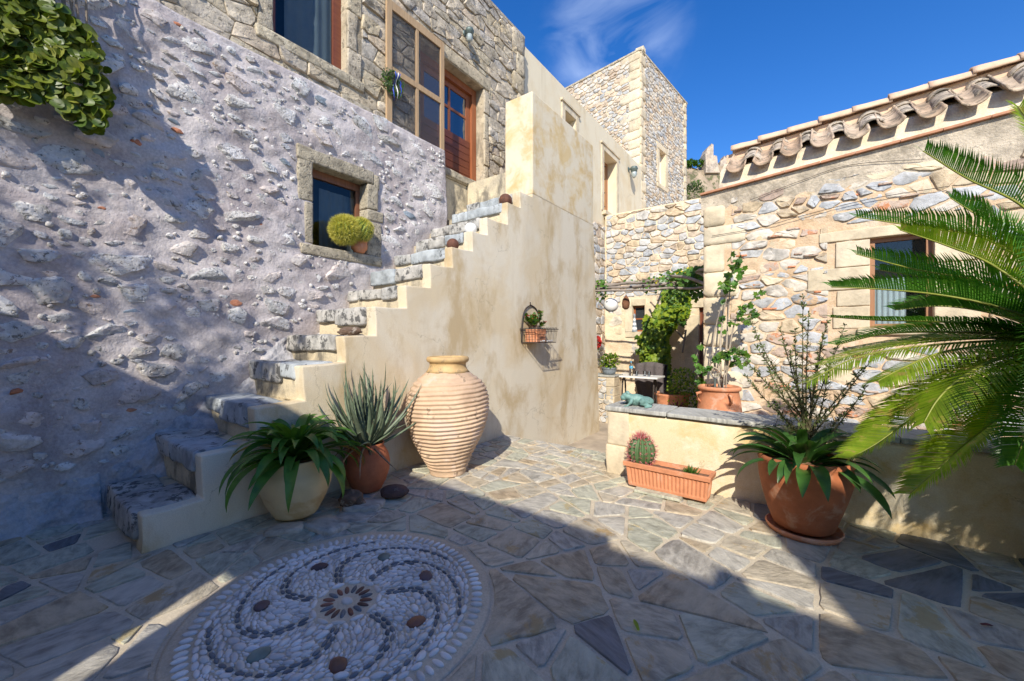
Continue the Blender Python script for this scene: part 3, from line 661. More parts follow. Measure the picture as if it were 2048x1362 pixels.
for k, L_ in rest.items():
    mb = MB()
    for me, p in L_:
        M4 = Matrix.Translation((p[0], p[1], 0.007)) @ Matrix.Rotation(p[2], 4, 'Z') @ Matrix.Diagonal((p[3], p[4], min(p[4]*0.8, 0.018), 1))
        mb.add([M4 @ v.co for v in me.vertices], [list(f.vertices) for f in me.polygons])
    tag(mb.build('small_pebbles', PB[k][0].materials[0], mos, True), kind='stuff')

# ------------------------------------------------------------------ far hill with ruins
def sstep(a, b, x): t = min(max((x-a)/(b-a), 0), 1); return t*t*(3-2*t)
def hill():
    n = 90; v = []; f = []
    for i in range(n+1):
        for j in range(n+1):
            a = -70+120*i/n; d = 40+90*j/n; p = CAM+FW*d+RT*a
            z = GZ+1.2+20*sstep(42, 74, d)+9.0*sstep(74, 77.5, d)+5*sstep(78, 100, d)
            z += 2.2*fbm((a, d, 0), 0.07)*sstep(42, 60, d)+0.9*fbm((a, d, 5), 0.4)*sstep(42, 60, d); v.append((p.x, p.y, z+4.5*sstep(60, 75, d)))
    for i in range(n):
        for j in range(n): a = i*(n+1)+j; f.append((a, a+n+1, a+n+2, a+1))
    return tag(obj('hillside', v, f, m_hill, None, False), kind='structure')
hill()
def hillp(x, y, D): return atD(x, y, D)
def ruin(name, label, pxs, D, thick):
    t = thing(name, label, 'ruin', hillp(pxs[0][0], pxs[0][1], D)); mb = MB(); n = FW*thick
    low = min(p[1] for p in pxs)
    pts = [hillp(x, y, D) for x, y in pxs]; N_ = len(pts)
    mb.add(pts+[p+n for p in pts], [tuple(range(N_)), tuple(range(2*N_-1, N_-1, -1))]+[(i, (i+1) % N_, N_+(i+1) % N_, N_+i) for i in range(N_)])
    mb.build('wall', m_ruin, t); return t
ruin('ruined_tower', 'tall broken finger of ruined wall on the far hilltop', [(1412, 345), (1411, 306), (1414, 300), (1416, 294), (1421, 292), (1423, 287), (1427, 289), (1427, 310), (1434, 312), (1436, 330), (1440, 345)], 76, 2.2)
ruin('ruined_wall', 'low jagged ruined wall right of the broken tower on the hill', [(1440, 345), (1441, 322), (1447, 318), (1449, 311), (1452, 317), (1455, 309), (1458, 318), (1466, 322), (1476, 330), (1490, 345)], 77, 1.5)
def leaf_shape(n=6, w=0.5, cup=0.12):
    """unit leaf along +Y from the stalk, cupped"""
    v = [(0, 0, 0)]; 
    for k in range(1, n):
        t = k/n; s = w*math.sin(math.pi*t**0.8); v += [(-s, t, cup*s*2), (0, t, 0), (s, t, cup*s*2)]
    v.append((0, 1, -0.05)); f = [(0, 2, 1), (0, 3, 2)]
    for k in range(n-2):
        a = 1+3*k; f += [(a, a+1, a+4, a+3), (a+1, a+2, a+5, a+4)]
    a = 1+3*(n-2); e = len(v)-1; f += [(a, a+1, e), (a+1, a+2, e)]
    return v, f
def round_leaf(n=9, cup=0.15):
    v = [(0, 0.5, -cup*0.5)]+[(0.5*math.sin(2*math.pi*k/n), 0.5-0.5*math.cos(2*math.pi*k/n), cup*0.4*math.cos(4*math.pi*k/n)) for k in range(n)]
    return v, [(0, 1+k, 1+(k+1) % n) for k in range(n)]
def lobed_leaf():
    pr = [(0, 0), (-0.28, -0.06), (-0.46, 0.2), (-0.34, 0.36), (-0.52, 0.6), (-0.24, 0.66), (0, 1.0), (0.24, 0.66), (0.52, 0.6), (0.34, 0.36), (0.46, 0.2), (0.28, -0.06)]
    v = [(0, 0.38, -0.08)]+[(x, y, 0.05 if i % 2 else -0.04) for i, (x, y) in enumerate(pr)]
    return v, [(0, 1+k, 1+(k+1) % 12) for k in range(12)]
def leaf_cloud(name, places, shape, mats, parent, limit=0, stuff='leaves'):
    """places: (position, direction, normal, size). The first `limit` are parts sharing meshes, the rest joined"""
    sv, sf = shape; ms = [mesh(name, sv, sf, m, True) for m in mats]; rest = {}
    for i, (p, d, nn, s) in enumerate(places):
        d = Vector(d).normalized(); x = d.cross(Vector(nn))
        if x.length < 1e-3: x = d.cross(Vector((0.3, 0.9, 0.1)))
        x.normalize(); z = x.cross(d); R = Matrix((x, d, z)).transposed(); k = rnd.randrange(len(mats))
        if i < limit: inst(name, ms[k], parent, p, R.to_euler(), (s, s, s))
        else:
            P_ = Vector(p); rest.setdefault(k, MB()).add([P_+R @ (Vector(q)*s) for q in sv], sf)
    for k, mb in rest.items(): tag(mb.build(stuff, mats[k], parent, True), kind='stuff')
def rvec(): 
    while True:
        v = Vector((U(-1, 1), U(-1, 1), U(-1, 1)))
        if 0.05 < v.length < 1: return v.normalized()
def bush(name, label, cat, c, r, n, size, mats, shape=None, limit=0, base=None, up=0.5, stems=6, stem_mat=None, leafname='leaf', thick=0.006):
    t = thing(name, label, cat, base or (c[0], c[1], c[2]-r[2])); B = Vector(base or (c[0], c[1], c[2]-r[2])); c = Vector(c)
    mb = MB()
    for k in range(stems):
        d = rvec(); e = c+Vector((d.x*r[0], d.y*r[1], d.z*r[2]))*0.75; mb.tube(bez([B+Vector((U(-.02, .02), U(-.02, .02), 0)), B+(e-B)*0.5+Vector((U(-.1, .1)*r[0], U(-.1, .1)*r[1], 0.1*r[2])), e], 6), [thick*(1-0.12*i) for i in range(6)], 4)
    mb.build('stems', stem_mat or m_bark, t)
    pl = []
    for k in range(n):
        d = rvec(); q = c+Vector((d.x*r[0], d.y*r[1], d.z*r[2]))*(U(0.3, 1)**0.5)*(0.8+0.35*nz(d*2.3+c, 1.0)); pl.append((q, d+Vector((0, 0, U(-0.6, up)))+rvec()*0.6, d+UP+rvec()*0.5, size*U(0.7, 1.25)))
    pl.sort(key=lambda a: depth(a[0])); leaf_cloud(leafname, pl, shape or leaf_shape(4, 0.32), mats, t, limit); return t
for k, (x, y, D, s) in enumerate(((1382, 326, 77, 0.9), (1398, 326, 77, 0.8), (1375, 328, 77, 0.7))):
    bush('hill_shrub', ['dark wide shrub on the hilltop left of the ruined tower, middle of three', 'dark shrub on the hilltop nearest the ruined tower', 'small dark shrub on the hilltop right beside the stone house corner'][k], 'shrub', hillp(x, y, D), (s, s, s*0.7), 160, 0.45, [m_climb])
pl = []
hs_ = thing('scrub_bush', 'green scrub bush on the slope below the hilltop ruins', 'shrub', hillp(1390, 395, 60))
for k in range(700):
    d = rvec(); pl.append((hillp(1388, 385, 60)+Vector((d.x*1.3, d.y*1.2, d.z*1.7))*U(0.3, 1)**0.5, d+UP*0.4, d, U(0.2, 0.4)))
leaf_cloud('leaf', pl, leaf_shape(4, 0.3), [m_climb, m_olive], hs_); mb = MB(); mb.tube([hillp(1390, 398, 60), hillp(1389, 380, 60)], [0.12, 0.04]); mb.build('trunk', m_bark, hs_)

# ================================================================== STONE HOUSE ON THE LEFT
house = thing('stone_house', 'old stone house on the left, mauve mortared lower wall under a weathered upper storey', 'house', (-3, 1, 0))
def lx(z): return -1.05-0.045*z               # the lower wall leans back a little
YE = 3.93; LZ = 4.42
def stair_z(y): return max(0.0, min(4.0, 0.245+(y-0.02)*0.79)) if y > 0 else 0.0
LW = (1.745, 2.455, 2.48, 3.43)               # lower window opening: y0,y1,z0,z1
stones = []
def swide(): return min(0.40, max(0.055, rnd.lognormvariate(math.log(0.108), 0.45)))
tries = 0
while len(stones) < 480 and tries < 16000:
    tries += 1; y, z = U(-1.05, YE-0.08), U(0.25, LZ-0.1)
    wd = swide() if tries > 500 else U(0.17, 0.32)
    h = wd*U(0.38, 0.68)
    if z < stair_z(y)+0.12+h/2 or (y < 0.6 and z < 0.4): continue
    if LW[0]-0.17-wd/2 < y < LW[1]+0.22+wd/2 and LW[2]-0.13-h/2 < z < LW[3]+0.2+h/2: continue
    if any(((y-a[0])/((wd+a[2])*0.5+0.03))**2+((z-a[1])/((h+a[3])*0.5+0.03))**2 < 1 for a in stones): continue
    if not inview((lx(z), y, z), 60): continue
    stones.append((y, z, wd, h))
# mortar surface: a grid with swellings round the stones
NY, NZ = 230, 190; Y0, Z0 = -4.0, -0.3
ys = np.concatenate([np.linspace(Y0, -1.2, 20)[:-1], np.linspace(-1.2, YE, NY)]); zs = np.linspace(Z0, LZ, NZ)
YY, ZZ = np.meshgrid(ys, zs, indexing='ij'); SW = np.zeros_like(YY)
for y, z, wd, h in stones:
    q = ((YY-y)/(wd*0.62+0.02))**2+((ZZ-z)/(h*0.62+0.02))**2; SW = np.maximum(SW, np.exp(-q*1.1)*min(0.032, wd*0.16))
v = []; f = []
for i in range(YY.shape[0]):
    for j in range(NZ):
        y, z = YY[i, j], ZZ[i, j]; v.append((lx(z)+SW[i, j]+0.024*fbm((0, y, z), 1.7)+0.007*fbm((3, y, z), 9.0), y, z))
hc = lambda y, z: LW[0]-0.02 < y < LW[1]+0.02 and LW[2]-0.02 < z < LW[3]+0.02
for i in range(YY.shape[0]-1):
    for j in range(NZ-1):
        if hc((ys[i]+ys[i+1])/2, (zs[j]+zs[j+1])/2): continue
        a = i*NZ+j; f.append((a, a+NZ, a+NZ+1, a+1))
# thickness: the end face by the door and the ledge on top
e0 = (YY.shape[0]-1)*NZ; b = len(v)
for j in range(NZ): v.append((-1.45, YE+0.02*nz((0, 0, zs[j]), 5), zs[j]))
for j in range(NZ-1): f.append((e0+j, b+j, b+j+1, e0+j+1))
b = len(v)
for i in range(YY.shape[0]): v.append((-1.45, ys[i], LZ+0.03+0.01*nz((1, ys[i], 0), 4)))
for i in range(YY.shape[0]-1): f.append((i*NZ+NZ-1, (i+1)*NZ+NZ-1, b+i+1, b+i))
lower = obj('lower_wall', v, f, m_mortarL, house, True)
mb = MB(); holes_wall(mb, lambda a, b_, c, d: mb.box((-1.75, a, c), (-1.42, b_, d)), -4.0, YE-0.01, -0.3, 4.30, [(LW[0]-0.1, LW[1]+0.1, LW[2]-0.1, LW[3]+0.1)])
mb.build('wall_core', m_mortarL, house)
# craggy stones standing out of the mortar
CR = []
for k in range(18):
    r = random.Random(100+k); bm = bmesh.new(); bmesh.ops.create_icosphere(bm, subdivisions=4, radius=1); off = Vector((r.uniform(0, 90), r.uniform(0, 90), 0))
    pls = []
    for _ in range(13):
        n_ = Vector((r.gauss(0, 1), r.gauss(0, 1), r.gauss(0, 1))).normalized(); pls.append((n_, r.uniform(0.55, 0.9)))
    pls.append((Vector((1, r.uniform(-.2, .2), r.uniform(-.2, .2))).normalized(), r.uniform(0.45, 0.75)))
    for p in bm.verts:
        q = p.co*(1.15+0.22*noise.noise(p.co*1.3+off))
        for n_, d_ in pls:
            e = q.dot(n_)-d_
            if e > 0: q = q-n_*e*0.9
        q *= 1+0.10*noise.noise(q*2.6+off)+0.075*noise.noise(q*6+off)+0.05*noise.noise(q*13+off)
        p.co = q*1.12
    me = bpy.data.meshes.new('stone'); bm.to_mesh(me); bm.free(); CR.append(me); me.polygons.foreach_set('use_smooth', [True]*len(me.polygons)); me.set_sharp_from_angle(angle=math.radians(32))
CRM = []
for me in CR:
    for m_ in m_stoneL:
        c_ = me.copy(); c_.materials.append(m_); CRM.append(c_)
CHIP = []
for k in range(6):
    bm = bmesh.new(); bmesh.ops.create_icosphere(bm, subdivisions=2, radius=1)
    for p in bm.verts: p.co *= 1+0.35*nz(p.co+Vector((k*5.0, 0, 0)), 1.3)
    me = bpy.data.meshes.new('chip'); bm.to_mesh(me); bm.free(); CHIP.append(me)
CB = [me.copy() for me in CR[:3]]; [c_.materials.append(m_blue) for c_ in CB]
CK = [me.copy() for me in CR[3:5]]; [c_.materials.append(m_brickred) for c_ in CK]
stones.sort(key=lambda q: depth((-1.1, q[0], q[1]))/q[2]**0.5); extra = MB()
for i, (y, z, wd, h) in enumerate(stones):
    me = rnd.choice(CRM)
    if U(0, 1) < 0.03: me = rnd.choice(CB)
    if wd < 0.1 and U(0, 1) < 0.06: me = rnd.choice(CK)
    ro = (U(-0.28, 0.28)+(0 if U(0, 1) > .12 else U(-1, 1)), U(-0.12, 0.12), U(-0.15, 0.15)); sc_ = (min(0.050, wd*0.26)*U(0.6, 1.25), wd*0.55, h*0.55); lo = (lx(z)+0.006, y, z)
    if i < 298: inst('stone', me, lower, lo, ro, sc_)
    else:
        M4 = Matrix.Translation(lo) @ Matrix.Rotation(ro[0], 4, 'X') @ Matrix.Diagonal((*sc_, 1)); extra.add([M4 @ q.co for q in me.vertices], [list(q.vertices) for q in me.polygons])
tag(extra.build('small_stones', m_stoneL[1], lower, 'auto'), kind='stuff')
mb = MB()
for k in range(650):
    y, z = U(-1.0, YE-0.05), U(0.3, LZ-0.05)
    if z < stair_z(y)+0.1 or hc(y, z) or (LW[0]-0.15 < y < LW[1]+0.2 and LW[2]-0.1 < z < LW[3]+0.2): continue
    s = U(0.008, 0.026); me = rnd.choice(CHIP); R = Matrix.Rotation(U(0, 6), 3, rvec())
    mb.add([Vector((lx(z)+0.008, y, z))+R @ (q.co*s) for q in me.vertices], [list(q.vertices) for q in me.polygons])
tag(mb.build('stone_chips', m_stoneL[1], lower, True), kind='stuff')
# blue-grey battered plinth along the foot of the wall
def xb(y): return float(np.interp(y, [-4, -0.5, -0.13, 0.1, 0.5, 1.0, 1.5, 2.1], [-1.0, -0.98, -0.90, -0.86, -0.82, -0.84, -0.96, -1.05]))
v = []; f = []; nu, nv = 220, 26
for i in range(nu+1):
    y = -2.0+4.1*i/nu; zb = (-0.03 if y < -0.02 else stair_z(y)-0.36); hh = 0.10+(0.22+0.16*nz((y, 0, 0), 1.7))*(1-sstep(1.2, 2.1, y))+0.03
    for j in range(nv+1):
        t = j/nv; z = zb+(hh+0.1)*t**0.85+0.05*fbm((0, y, t), 2.0); x = xb(y)+(lx(z)-0.03-xb(y))*(t**0.8)
        v.append((x+0.055*fbm((y, t*0.5, 2), 3.2)+0.03*fbm((y, z, 1), 9), y+0.01*nz((y, t, 4), 6), z))
for i in range(nu):
    for j in range(nv): a = i*(nv+1)+j; f.append((a, a+nv+1, a+nv+2, a+1))
obj('plinth', v, f, m_plinth, house, True)
# lower window
win = link(bpy.data.objects.new('window', None), house, (-1.3, 2.1, 2.95))
xw = -1.34
mb = MB(); mb.box((xw-0.05, LW[0]-0.03, LW[3]-0.09), (xw, LW[1]+0.03, LW[3]+0.03)); mb.box((xw-0.05, LW[1]-0.055, LW[2]), (xw, LW[1]+0.03, LW[3]-0.092)); mb.box((xw-0.05, LW[0]-0.03, LW[2]), (xw, LW[0]+0.012, LW[3]-0.092)); mb.box((xw-0.05, LW[0]+0.014, LW[2]-0.02), (xw, LW[1]-0.057, LW[2]+0.03))
mb.build('frame', m_brownwood, win)
mb = MB(); mb.box((xw-0.035, LW[0]+0.01, LW[2]+0.02), (xw-0.025, LW[1]-0.05, LW[3]-0.09)); mb.build('pane', m_glass, win)
def reflection_sheet(parent, x, y0, y1, z0, z1):  # folded grey sheet behind the glass, standing in for its reflection
    v = []; f = []; n = 40
    for i in range(n+1):
        y = y0+(y1-y0)*i/n
        for z in (z0, z1): v.append((x+0.006*math.sin(i*0.8)+0.006*math.sin(i*0.31), y, z))
    for i in range(n): f.append((2*i, 2*i+2, 2*i+3, 2*i+1))
    return obj('reflection_sheet', v, f, m_reflection, parent, True)
reflection_sheet(win, xw-0.12, LW[0]+0.22, LW[1]-0.02, LW[2]+0.02, LW[3]-0.16)
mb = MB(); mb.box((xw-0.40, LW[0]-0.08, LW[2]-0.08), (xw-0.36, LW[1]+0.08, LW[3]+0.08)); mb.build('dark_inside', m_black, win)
def jit_blocks(parent, spec, mat, x, proud=0.02, depth_=0.3, amp=0.008):
    for (a, b_, c, d) in spec: rough_box('block', (x-depth_, a, c), (x+proud*U(0.7, 1.3), b_, d), mat, parent, 0.018, amp, 3, 7, True)
lxw = lx(2.9)
jit_blocks(house, [(LW[0]-0.17, LW[0]-0.002, LW[2]+0.5, LW[3]+0.02), (LW[0]-0.10, LW[0]-0.003, LW[2]+0.01, LW[2]+0.49), (LW[0]-0.18, LW[1]+0.10, LW[3]+0.004, LW[3]+0.17), (LW[1]+0.10, LW[1]+0.19, LW[3]-0.05, LW[3]+0.14),
                  (LW[1]+0.002, LW[1]+0.17, LW[2]+0.62, LW[3]-0.01), (LW[1]+0.003, LW[1]+0.26, LW[2]+0.47, LW[2]+0.61), (LW[1]+0.002, LW[1]+0.22, LW[2]+0.0, LW[2]+0.46)], m_surround, lxw, 0.014, 0.26)
rough_box('window_sill', (lxw-0.28, LW[0]-0.16, LW[2]-0.13), (lxw+0.05, LW[1]+0.20, LW[2]-0.003), m_surround, house, 0.02, 0.008, 3, 7, True)

# upper storey
UX = -1.40; UT = 7.80; UE = 6.40
UWIN = (1.40, 2.30, 4.84, 6.6); UDOOR = (3.55, 5.07, 4.20, 6.06)
mb = MB(); holes_wall(mb, lambda a, b_, c, d: mb.box((UX-0.5, a, c), (UX, b_, d)), -4.0, UE, 4.10, UT, [UWIN, UDOOR])
upper = mb.build('upper_wall', m_umortar, house)
mb = MB(); mb.box((-1.9, YE-0.08, GZ), (-1.425, UE-0.31, 4.095)); mb.build('wall_under_door', m_riser, house)
mb = MB(); mb.box((-6, -4, -0.3), (-1.905, UE-0.02, UT-0.02)); mb.box((-1.9, UE-0.3, GZ), (-1.402, UE-0.02, 4.09)); mb.build('house_body', m_umortar, house)
pc = cells(-0.4, UE-0.02, 4.40, UT-0.03, 0.38, 0.165, 0.17, 0)
pc = [cut_hole(cut_hole(p, (UWIN[0]-0.16, UWIN[1]+0.22, UWIN[2]-0.02, 7)), (UDOOR[0]-0.02, UDOOR[1]+0.14, 4.1, UDOOR[3]+0.24)) for p in pc]
pc = [cut_hole(p, (UE-0.30, 7, 4, 9)) for p in pc if p]
lay([p for p in pc if p], XF(UX), m_upper, upper, 'wall_stone', 298, (0.006, 0.045), 0.02, 0.004, 0.07, 0.05, 1, 0.94, 0.35)
def quoins(parent, mats, fm, edge, inward, z0, z1, hh=(0.22, 0.34), w=(0.28, 0.46), h=(0.035, 0.045)):
    z = z0; k = 0
    while z < z1-0.05:
        t = min(z+U(*hh), z1); ww = w[k % 2]*U(0.9, 1.1); a, b_ = (edge, edge+inward*ww); x0, x1 = min(a, b_), max(a, b_)
        if t-z < 0.05: break
        o = outline(inset(rect(x0, x1, z, t), 0.004), 0.08, 0.012, 1); vv, ff = slab(o, U(*h), 0.02, 0.96, 0.12); c = cent(o)
        obj('quoin', [fm(*q) for q in vv], ff, rnd.choice(mats), parent, True, fm(c[0], c[1], 0)); z = t; k += 1
quoins(house, [m_ashlar], XF(UX), UE, -1, 4.45, UT-0.02, (0.3, 0.5))
jit_blocks(house, [(UWIN[0]-0.16, UWIN[0]-0.002, 4.83, 5.35), (UWIN[0]-0.14, UWIN[0]-0.002, 5.36, 5.9), (UWIN[0]-0.16, UWIN[0]-0.002, 5.91, 6.5), (UWIN[1]+0.002, UWIN[1]+0.2, 4.83, 5.2), (UWIN[1]+0.002, UWIN[1]+0.15, 5.21, 5.7), (UWIN[1]+0.002, UWIN[1]+0.22, 5.71, 6.2),
                  (UDOOR[1]+0.002, UDOOR[1]+0.12, 4.2, 4.62), (UDOOR[1]+0.002, UDOOR[1]+0.15, 4.63, 5.1), (UDOOR[1]+0.002, UDOOR[1]+0.12, 5.11, 5.6), (UDOOR[1]+0.002, UDOOR[1]+0.16, 5.61, 6.05), (UDOOR[0]-0.1, UDOOR[1]+0.22, 6.065, 6.29)], m_ashlar, UX, 0.03, 0.32, 0.012)
rough_box('window_sill', (UX-0.3, UWIN[0]-0.18, UWIN[2]-0.13), (UX+0.05, UWIN[1]+0.24, UWIN[2]-0.003), m_ashlar, house, 0.02, 0.012, 4, 6, True)
# roof edge along the top
mb = MB(); mb.box((-6.1, -4, UT-0.018), (UX+0.02, UE+0.02, UT+0.035)); mb.build('roof_edge', m_ashlar, house)
uw = link(bpy.data.objects.new('window', None), house, (UX-0.15, 1.85, 5.7))
xw = UX-0.12
mb = MB(); mb.box((xw-0.06, UWIN[1]-0.11, UWIN[2]), (xw, UWIN[1]-0.001, 6.6)); mb.box((xw-0.04, UWIN[0], UWIN[2]), (xw+0.02, UWIN[0]+0.07, 6.6)); mb.box((xw-0.05, UWIN[0]+0.072, UWIN[2]-0.01), (xw-0.01, UWIN[1]-0.112, UWIN[2]+0.05)); mb.build('frame', m_door, uw)
mb = MB(); mb.box((xw-0.04, UWIN[0]+0.06, UWIN[2]+0.04), (xw-0.03, UWIN[1]-0.10, 6.6)); mb.build('pane', m_glass, uw)
reflection_sheet(uw, xw-0.14, UWIN[0]+0.24, UWIN[1]-0.02, UWIN[2]+0.02, 6.6)
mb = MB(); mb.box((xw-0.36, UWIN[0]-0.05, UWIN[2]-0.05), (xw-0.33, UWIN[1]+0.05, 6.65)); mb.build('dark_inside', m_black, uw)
# door
dr = link(bpy.data.objects.new('door', None), house, (UX-0.22, 4.4, 4.25))
xd = UX-0.20; D0, D1, DZ0, DZ1 = 3.72, 5.06, 4.25, 6.05
mb = MB(); mb.box((xd-0.06, D1-0.11, DZ0), (xd+0.03, D1, DZ1)); mb.box((xd-0.06, D0, DZ1-0.12), (xd+0.029, D1-0.112, DZ1)); mb.box((xd-0.06, D0-0.12, DZ0), (xd+0.03, D0-0.002, DZ1)); mb.build('frame', m_doorframe, dr)
# leaf: stiles and rails above, boards below
LF0, LF1 = 3.74, D1-0.115; zm = 5.06
mb = MB(); xs = xd-0.03
mb.box((xs-0.04, LF1-0.10, DZ0+0.02), (xs, LF1, DZ1-0.125)); mb.box((xs-0.04, LF0, DZ0+0.02), (xs, LF0+0.09, DZ1-0.125)); mb.box((xs-0.04, LF0+0.092, DZ1-0.22), (xs-0.001, LF1-0.102, DZ1-0.126))
ym = 4.42
mb.box((xs-0.035, ym-0.022, zm), (xs-0.004, ym+0.022, DZ1-0.222)); mb.box((xs-0.035, LF0+0.092, 5.46), (xs-0.006, ym-0.024, 5.505)); mb.box((xs-0.035, ym+0.024, 5.46), (xs-0.006, LF1-0.102, 5.505))
mb.build('leaf_frame', m_doorframe, dr)
for (a, b_) in ((LF0+0.085, ym-0.015), (ym+0.015, LF1-0.095)):
    for (c, d) in ((zm-0.01, 5.47), (5.495, DZ1-0.215)):
        mb = MB(); mb.box((xs-0.026, a, c), (xs-0.018, b_, d)); mb.build('pane', m_paneblue, dr)
z = DZ0+0.03; nb = 6; hb = (zm-z)/nb
for k in range(nb): rough_box('plank', (xs-0.036, LF0+0.004, z+hb*k+0.004), (xs+0.006+0.002*(k % 2), LF1-0.004, z+hb*(k+1)-0.004), m_door, dr, 0.004, 0.001, 1, 5)
rough_box('door_sill', (UX-0.28, D0-0.1, 4.12), (UX+0.03, D1+0.05, 4.245), m_surround, house, 0.02, 0.01, 4, 6, True)
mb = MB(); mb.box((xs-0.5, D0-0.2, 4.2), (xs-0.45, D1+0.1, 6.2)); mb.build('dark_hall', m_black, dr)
# screen door folded back against the wall
sc_ = link(bpy.data.objects.new('screen_door', None), house, (UX+0.06, 3.4, 4.5))
SX = UX+0.05; S0, S1, SZ0, SZ1 = 2.87, 3.98, 4.30, 6.22
mb = MB(); tk = 0.04
mb.box((SX, S0, SZ0), (SX+tk, S0+0.085, SZ1)); mb.box((SX, S1-0.075, SZ0), (SX+tk, S1, SZ1)); mb.box((SX, S0+0.087, SZ1-0.12), (SX+tk-0.003, S1-0.077, SZ1)); mb.box((SX, S0+0.087, SZ0), (SX+tk-0.003, S1-0.077, SZ0+0.12))
mb.box((SX, S0+0.087, 5.20), (SX+tk-0.003, S1-0.077, 5.285)); ym2 = (S0+S1)/2
mb.box((SX, ym2-0.024, 5.287), (SX+tk-0.006, ym2+0.024, SZ1-0.122)); mb.box((SX, ym2-0.024, SZ0+0.122), (SX+tk-0.006, ym2+0.024, 5.198)); mb.build('frame', m_oldwood, sc_)
mb = MB(); mb.box((SX+0.014, S0+0.08, SZ0+0.1), (SX+0.018, S1-0.07, SZ1-0.1)); mb.build('insect_screen', m_mesh, sc_)

# ================================================================== STAIRCASE
stairs = thing('staircase', 'cream plastered outdoor staircase with worn grey stone treads rising to the upper door', 'staircase', (-0.4, 0, 0))
ST = [(0.02, 0.245), (0.34, 0.565), (0.69, 0.845), (1.055, 1.155), (1.43, 1.415), (1.76, 1.705), (2.14, 1.96), (2.48, 2.245), (2.84, 2.505), (3.195, 2.775), (3.50, 3.02), (3.955, 3.35), (4.28, 3.60)]
poly = [(0.02, -0.02), (0.028, 0.10)]
for i, (y, z) in enumerate(ST):
    if i:
        ym, zm_ = (ST[i-1][0]+y)/2, ST[i-1][1]; poly += [(ym+U(-.04, .04), zm_+U(-0.012, 0.006)), (y+0.012, zm_+U(0.0, 0.014)), (y+U(-0.006, 0.012), (zm_+z)/2+U(-.03, .03))]
    poly.append((y-U(0.0, 0.016), z+U(-0.006, 0.006)))
poly += [(4.612, ST[-1][1]+0.004), (4.612, 3.66), (6.86, 3.66), (7.16, GZ-0.02), (3.95, GZ-0.02), (3.95, -0.02)]
bm = bmesh.new(); X0 = -0.14
va = [bm.verts.new((0.0, a, b_)) for a, b_ in poly]; fa = bm.faces.new(va)
ex = bmesh.ops.extrude_face_region(bm, geom=[fa]); vb = [g for g in ex['geom'] if isinstance(g, bmesh.types.BMVert)]
for p in vb: p.co.x = X0
bmesh.ops.recalc_face_normals(bm, faces=bm.faces[:]); bm.edges.ensure_lookup_table()
ed = [e for e in bm.edges if max(abs(p.co.x-X0) for p in e.verts) > 0.1 and min(p.co.z for p in e.verts) > 0.05 and min(p.co.y for p in e.verts) < 4.55]
bmesh.ops.bevel(bm, geom=ed, offset=0.038, segments=4, affect='EDGES', profile=0.5, clamp_overlap=True)
bm.verts.index_update()
obj('side_wall', [p.co.copy() for p in bm.verts], [[p.index for p in q.verts] for q in bm.faces], m_stucco, stairs, False); bm.free()
sw = bpy.data.objects['side_wall']
sw.data.polygons.foreach_set('use_smooth', [True]*len(sw.data.polygons)); sw.data.set_sharp_from_angle(angle=math.radians(35))
# end pillar and landing parapet
rough_box('end_pillar', (-0.54, 4.612, 3.663), (0.0, 6.86, 5.28), m_stucco2, stairs, 0.02, 0.004, 4, 1.5)
mb = MB(); mb.box((-1.40, 4.64, 3.4), (-0.545, 6.84, 4.14)); mb.build('landing', m_riser, stairs)
mb = MB(); mb.box((-1.40, 6.30, 4.14), (-0.545, 6.84, 5.02)); mb.build('landing_wall', m_stucco3, stairs)
mb = MB()
for i, (y, z) in enumerate(ST): mb.box((-1.42, y+0.05, z-0.5 if i else -0.02), (-0.145, (ST[i+1][0]+0.30 if i < 12 else 4.70), z-0.035))
mb.build('core', m_riser, stairs)
STE = ST+[(4.66, 3.88), (5.0, 4.14)]
for i, (y, z) in enumerate(STE):
    zl = STE[i-1][1] if i else 0.0; yn = STE[i+1][0] if i+1 < len(STE) else 5.6
    xr = -0.075 if i < 13 else -0.55
    stp = rough_box('step', (-1.12, y+0.02, zl-0.03), (xr-0.05, yn+0.08, z-0.012), m_riser, stairs, 0.03, 0.012, 4, 5, True)
    cuts = [-1.10, U(-0.78, -0.55), xr-U(0.0, 0.10)] if i % 3 else [-1.10, U(-0.9, -0.75), U(-0.5, -0.4), xr-U(0.0, 0.10)]
    if i == 0: cuts = [-0.98, -0.62, -0.10]
    for k in range(len(cuts)-1):
        top = z+U(0.004, 0.014); th = U(0.12, 0.19) if i else 0.2
        a, b_ = cuts[k]+0.003, cuts[k+1]-0.003
        rough_box('tread_stone', (a, y-0.02+U(-0.015, 0.015), max(top-th, zl+0.03)), (b_, y+min(0.34, yn-y)+U(-0.06, 0.02), top), m_stepblue if U(0, 1) < 0.25 else m_step, stp, 0.022, 0.012, 5, 5, True)

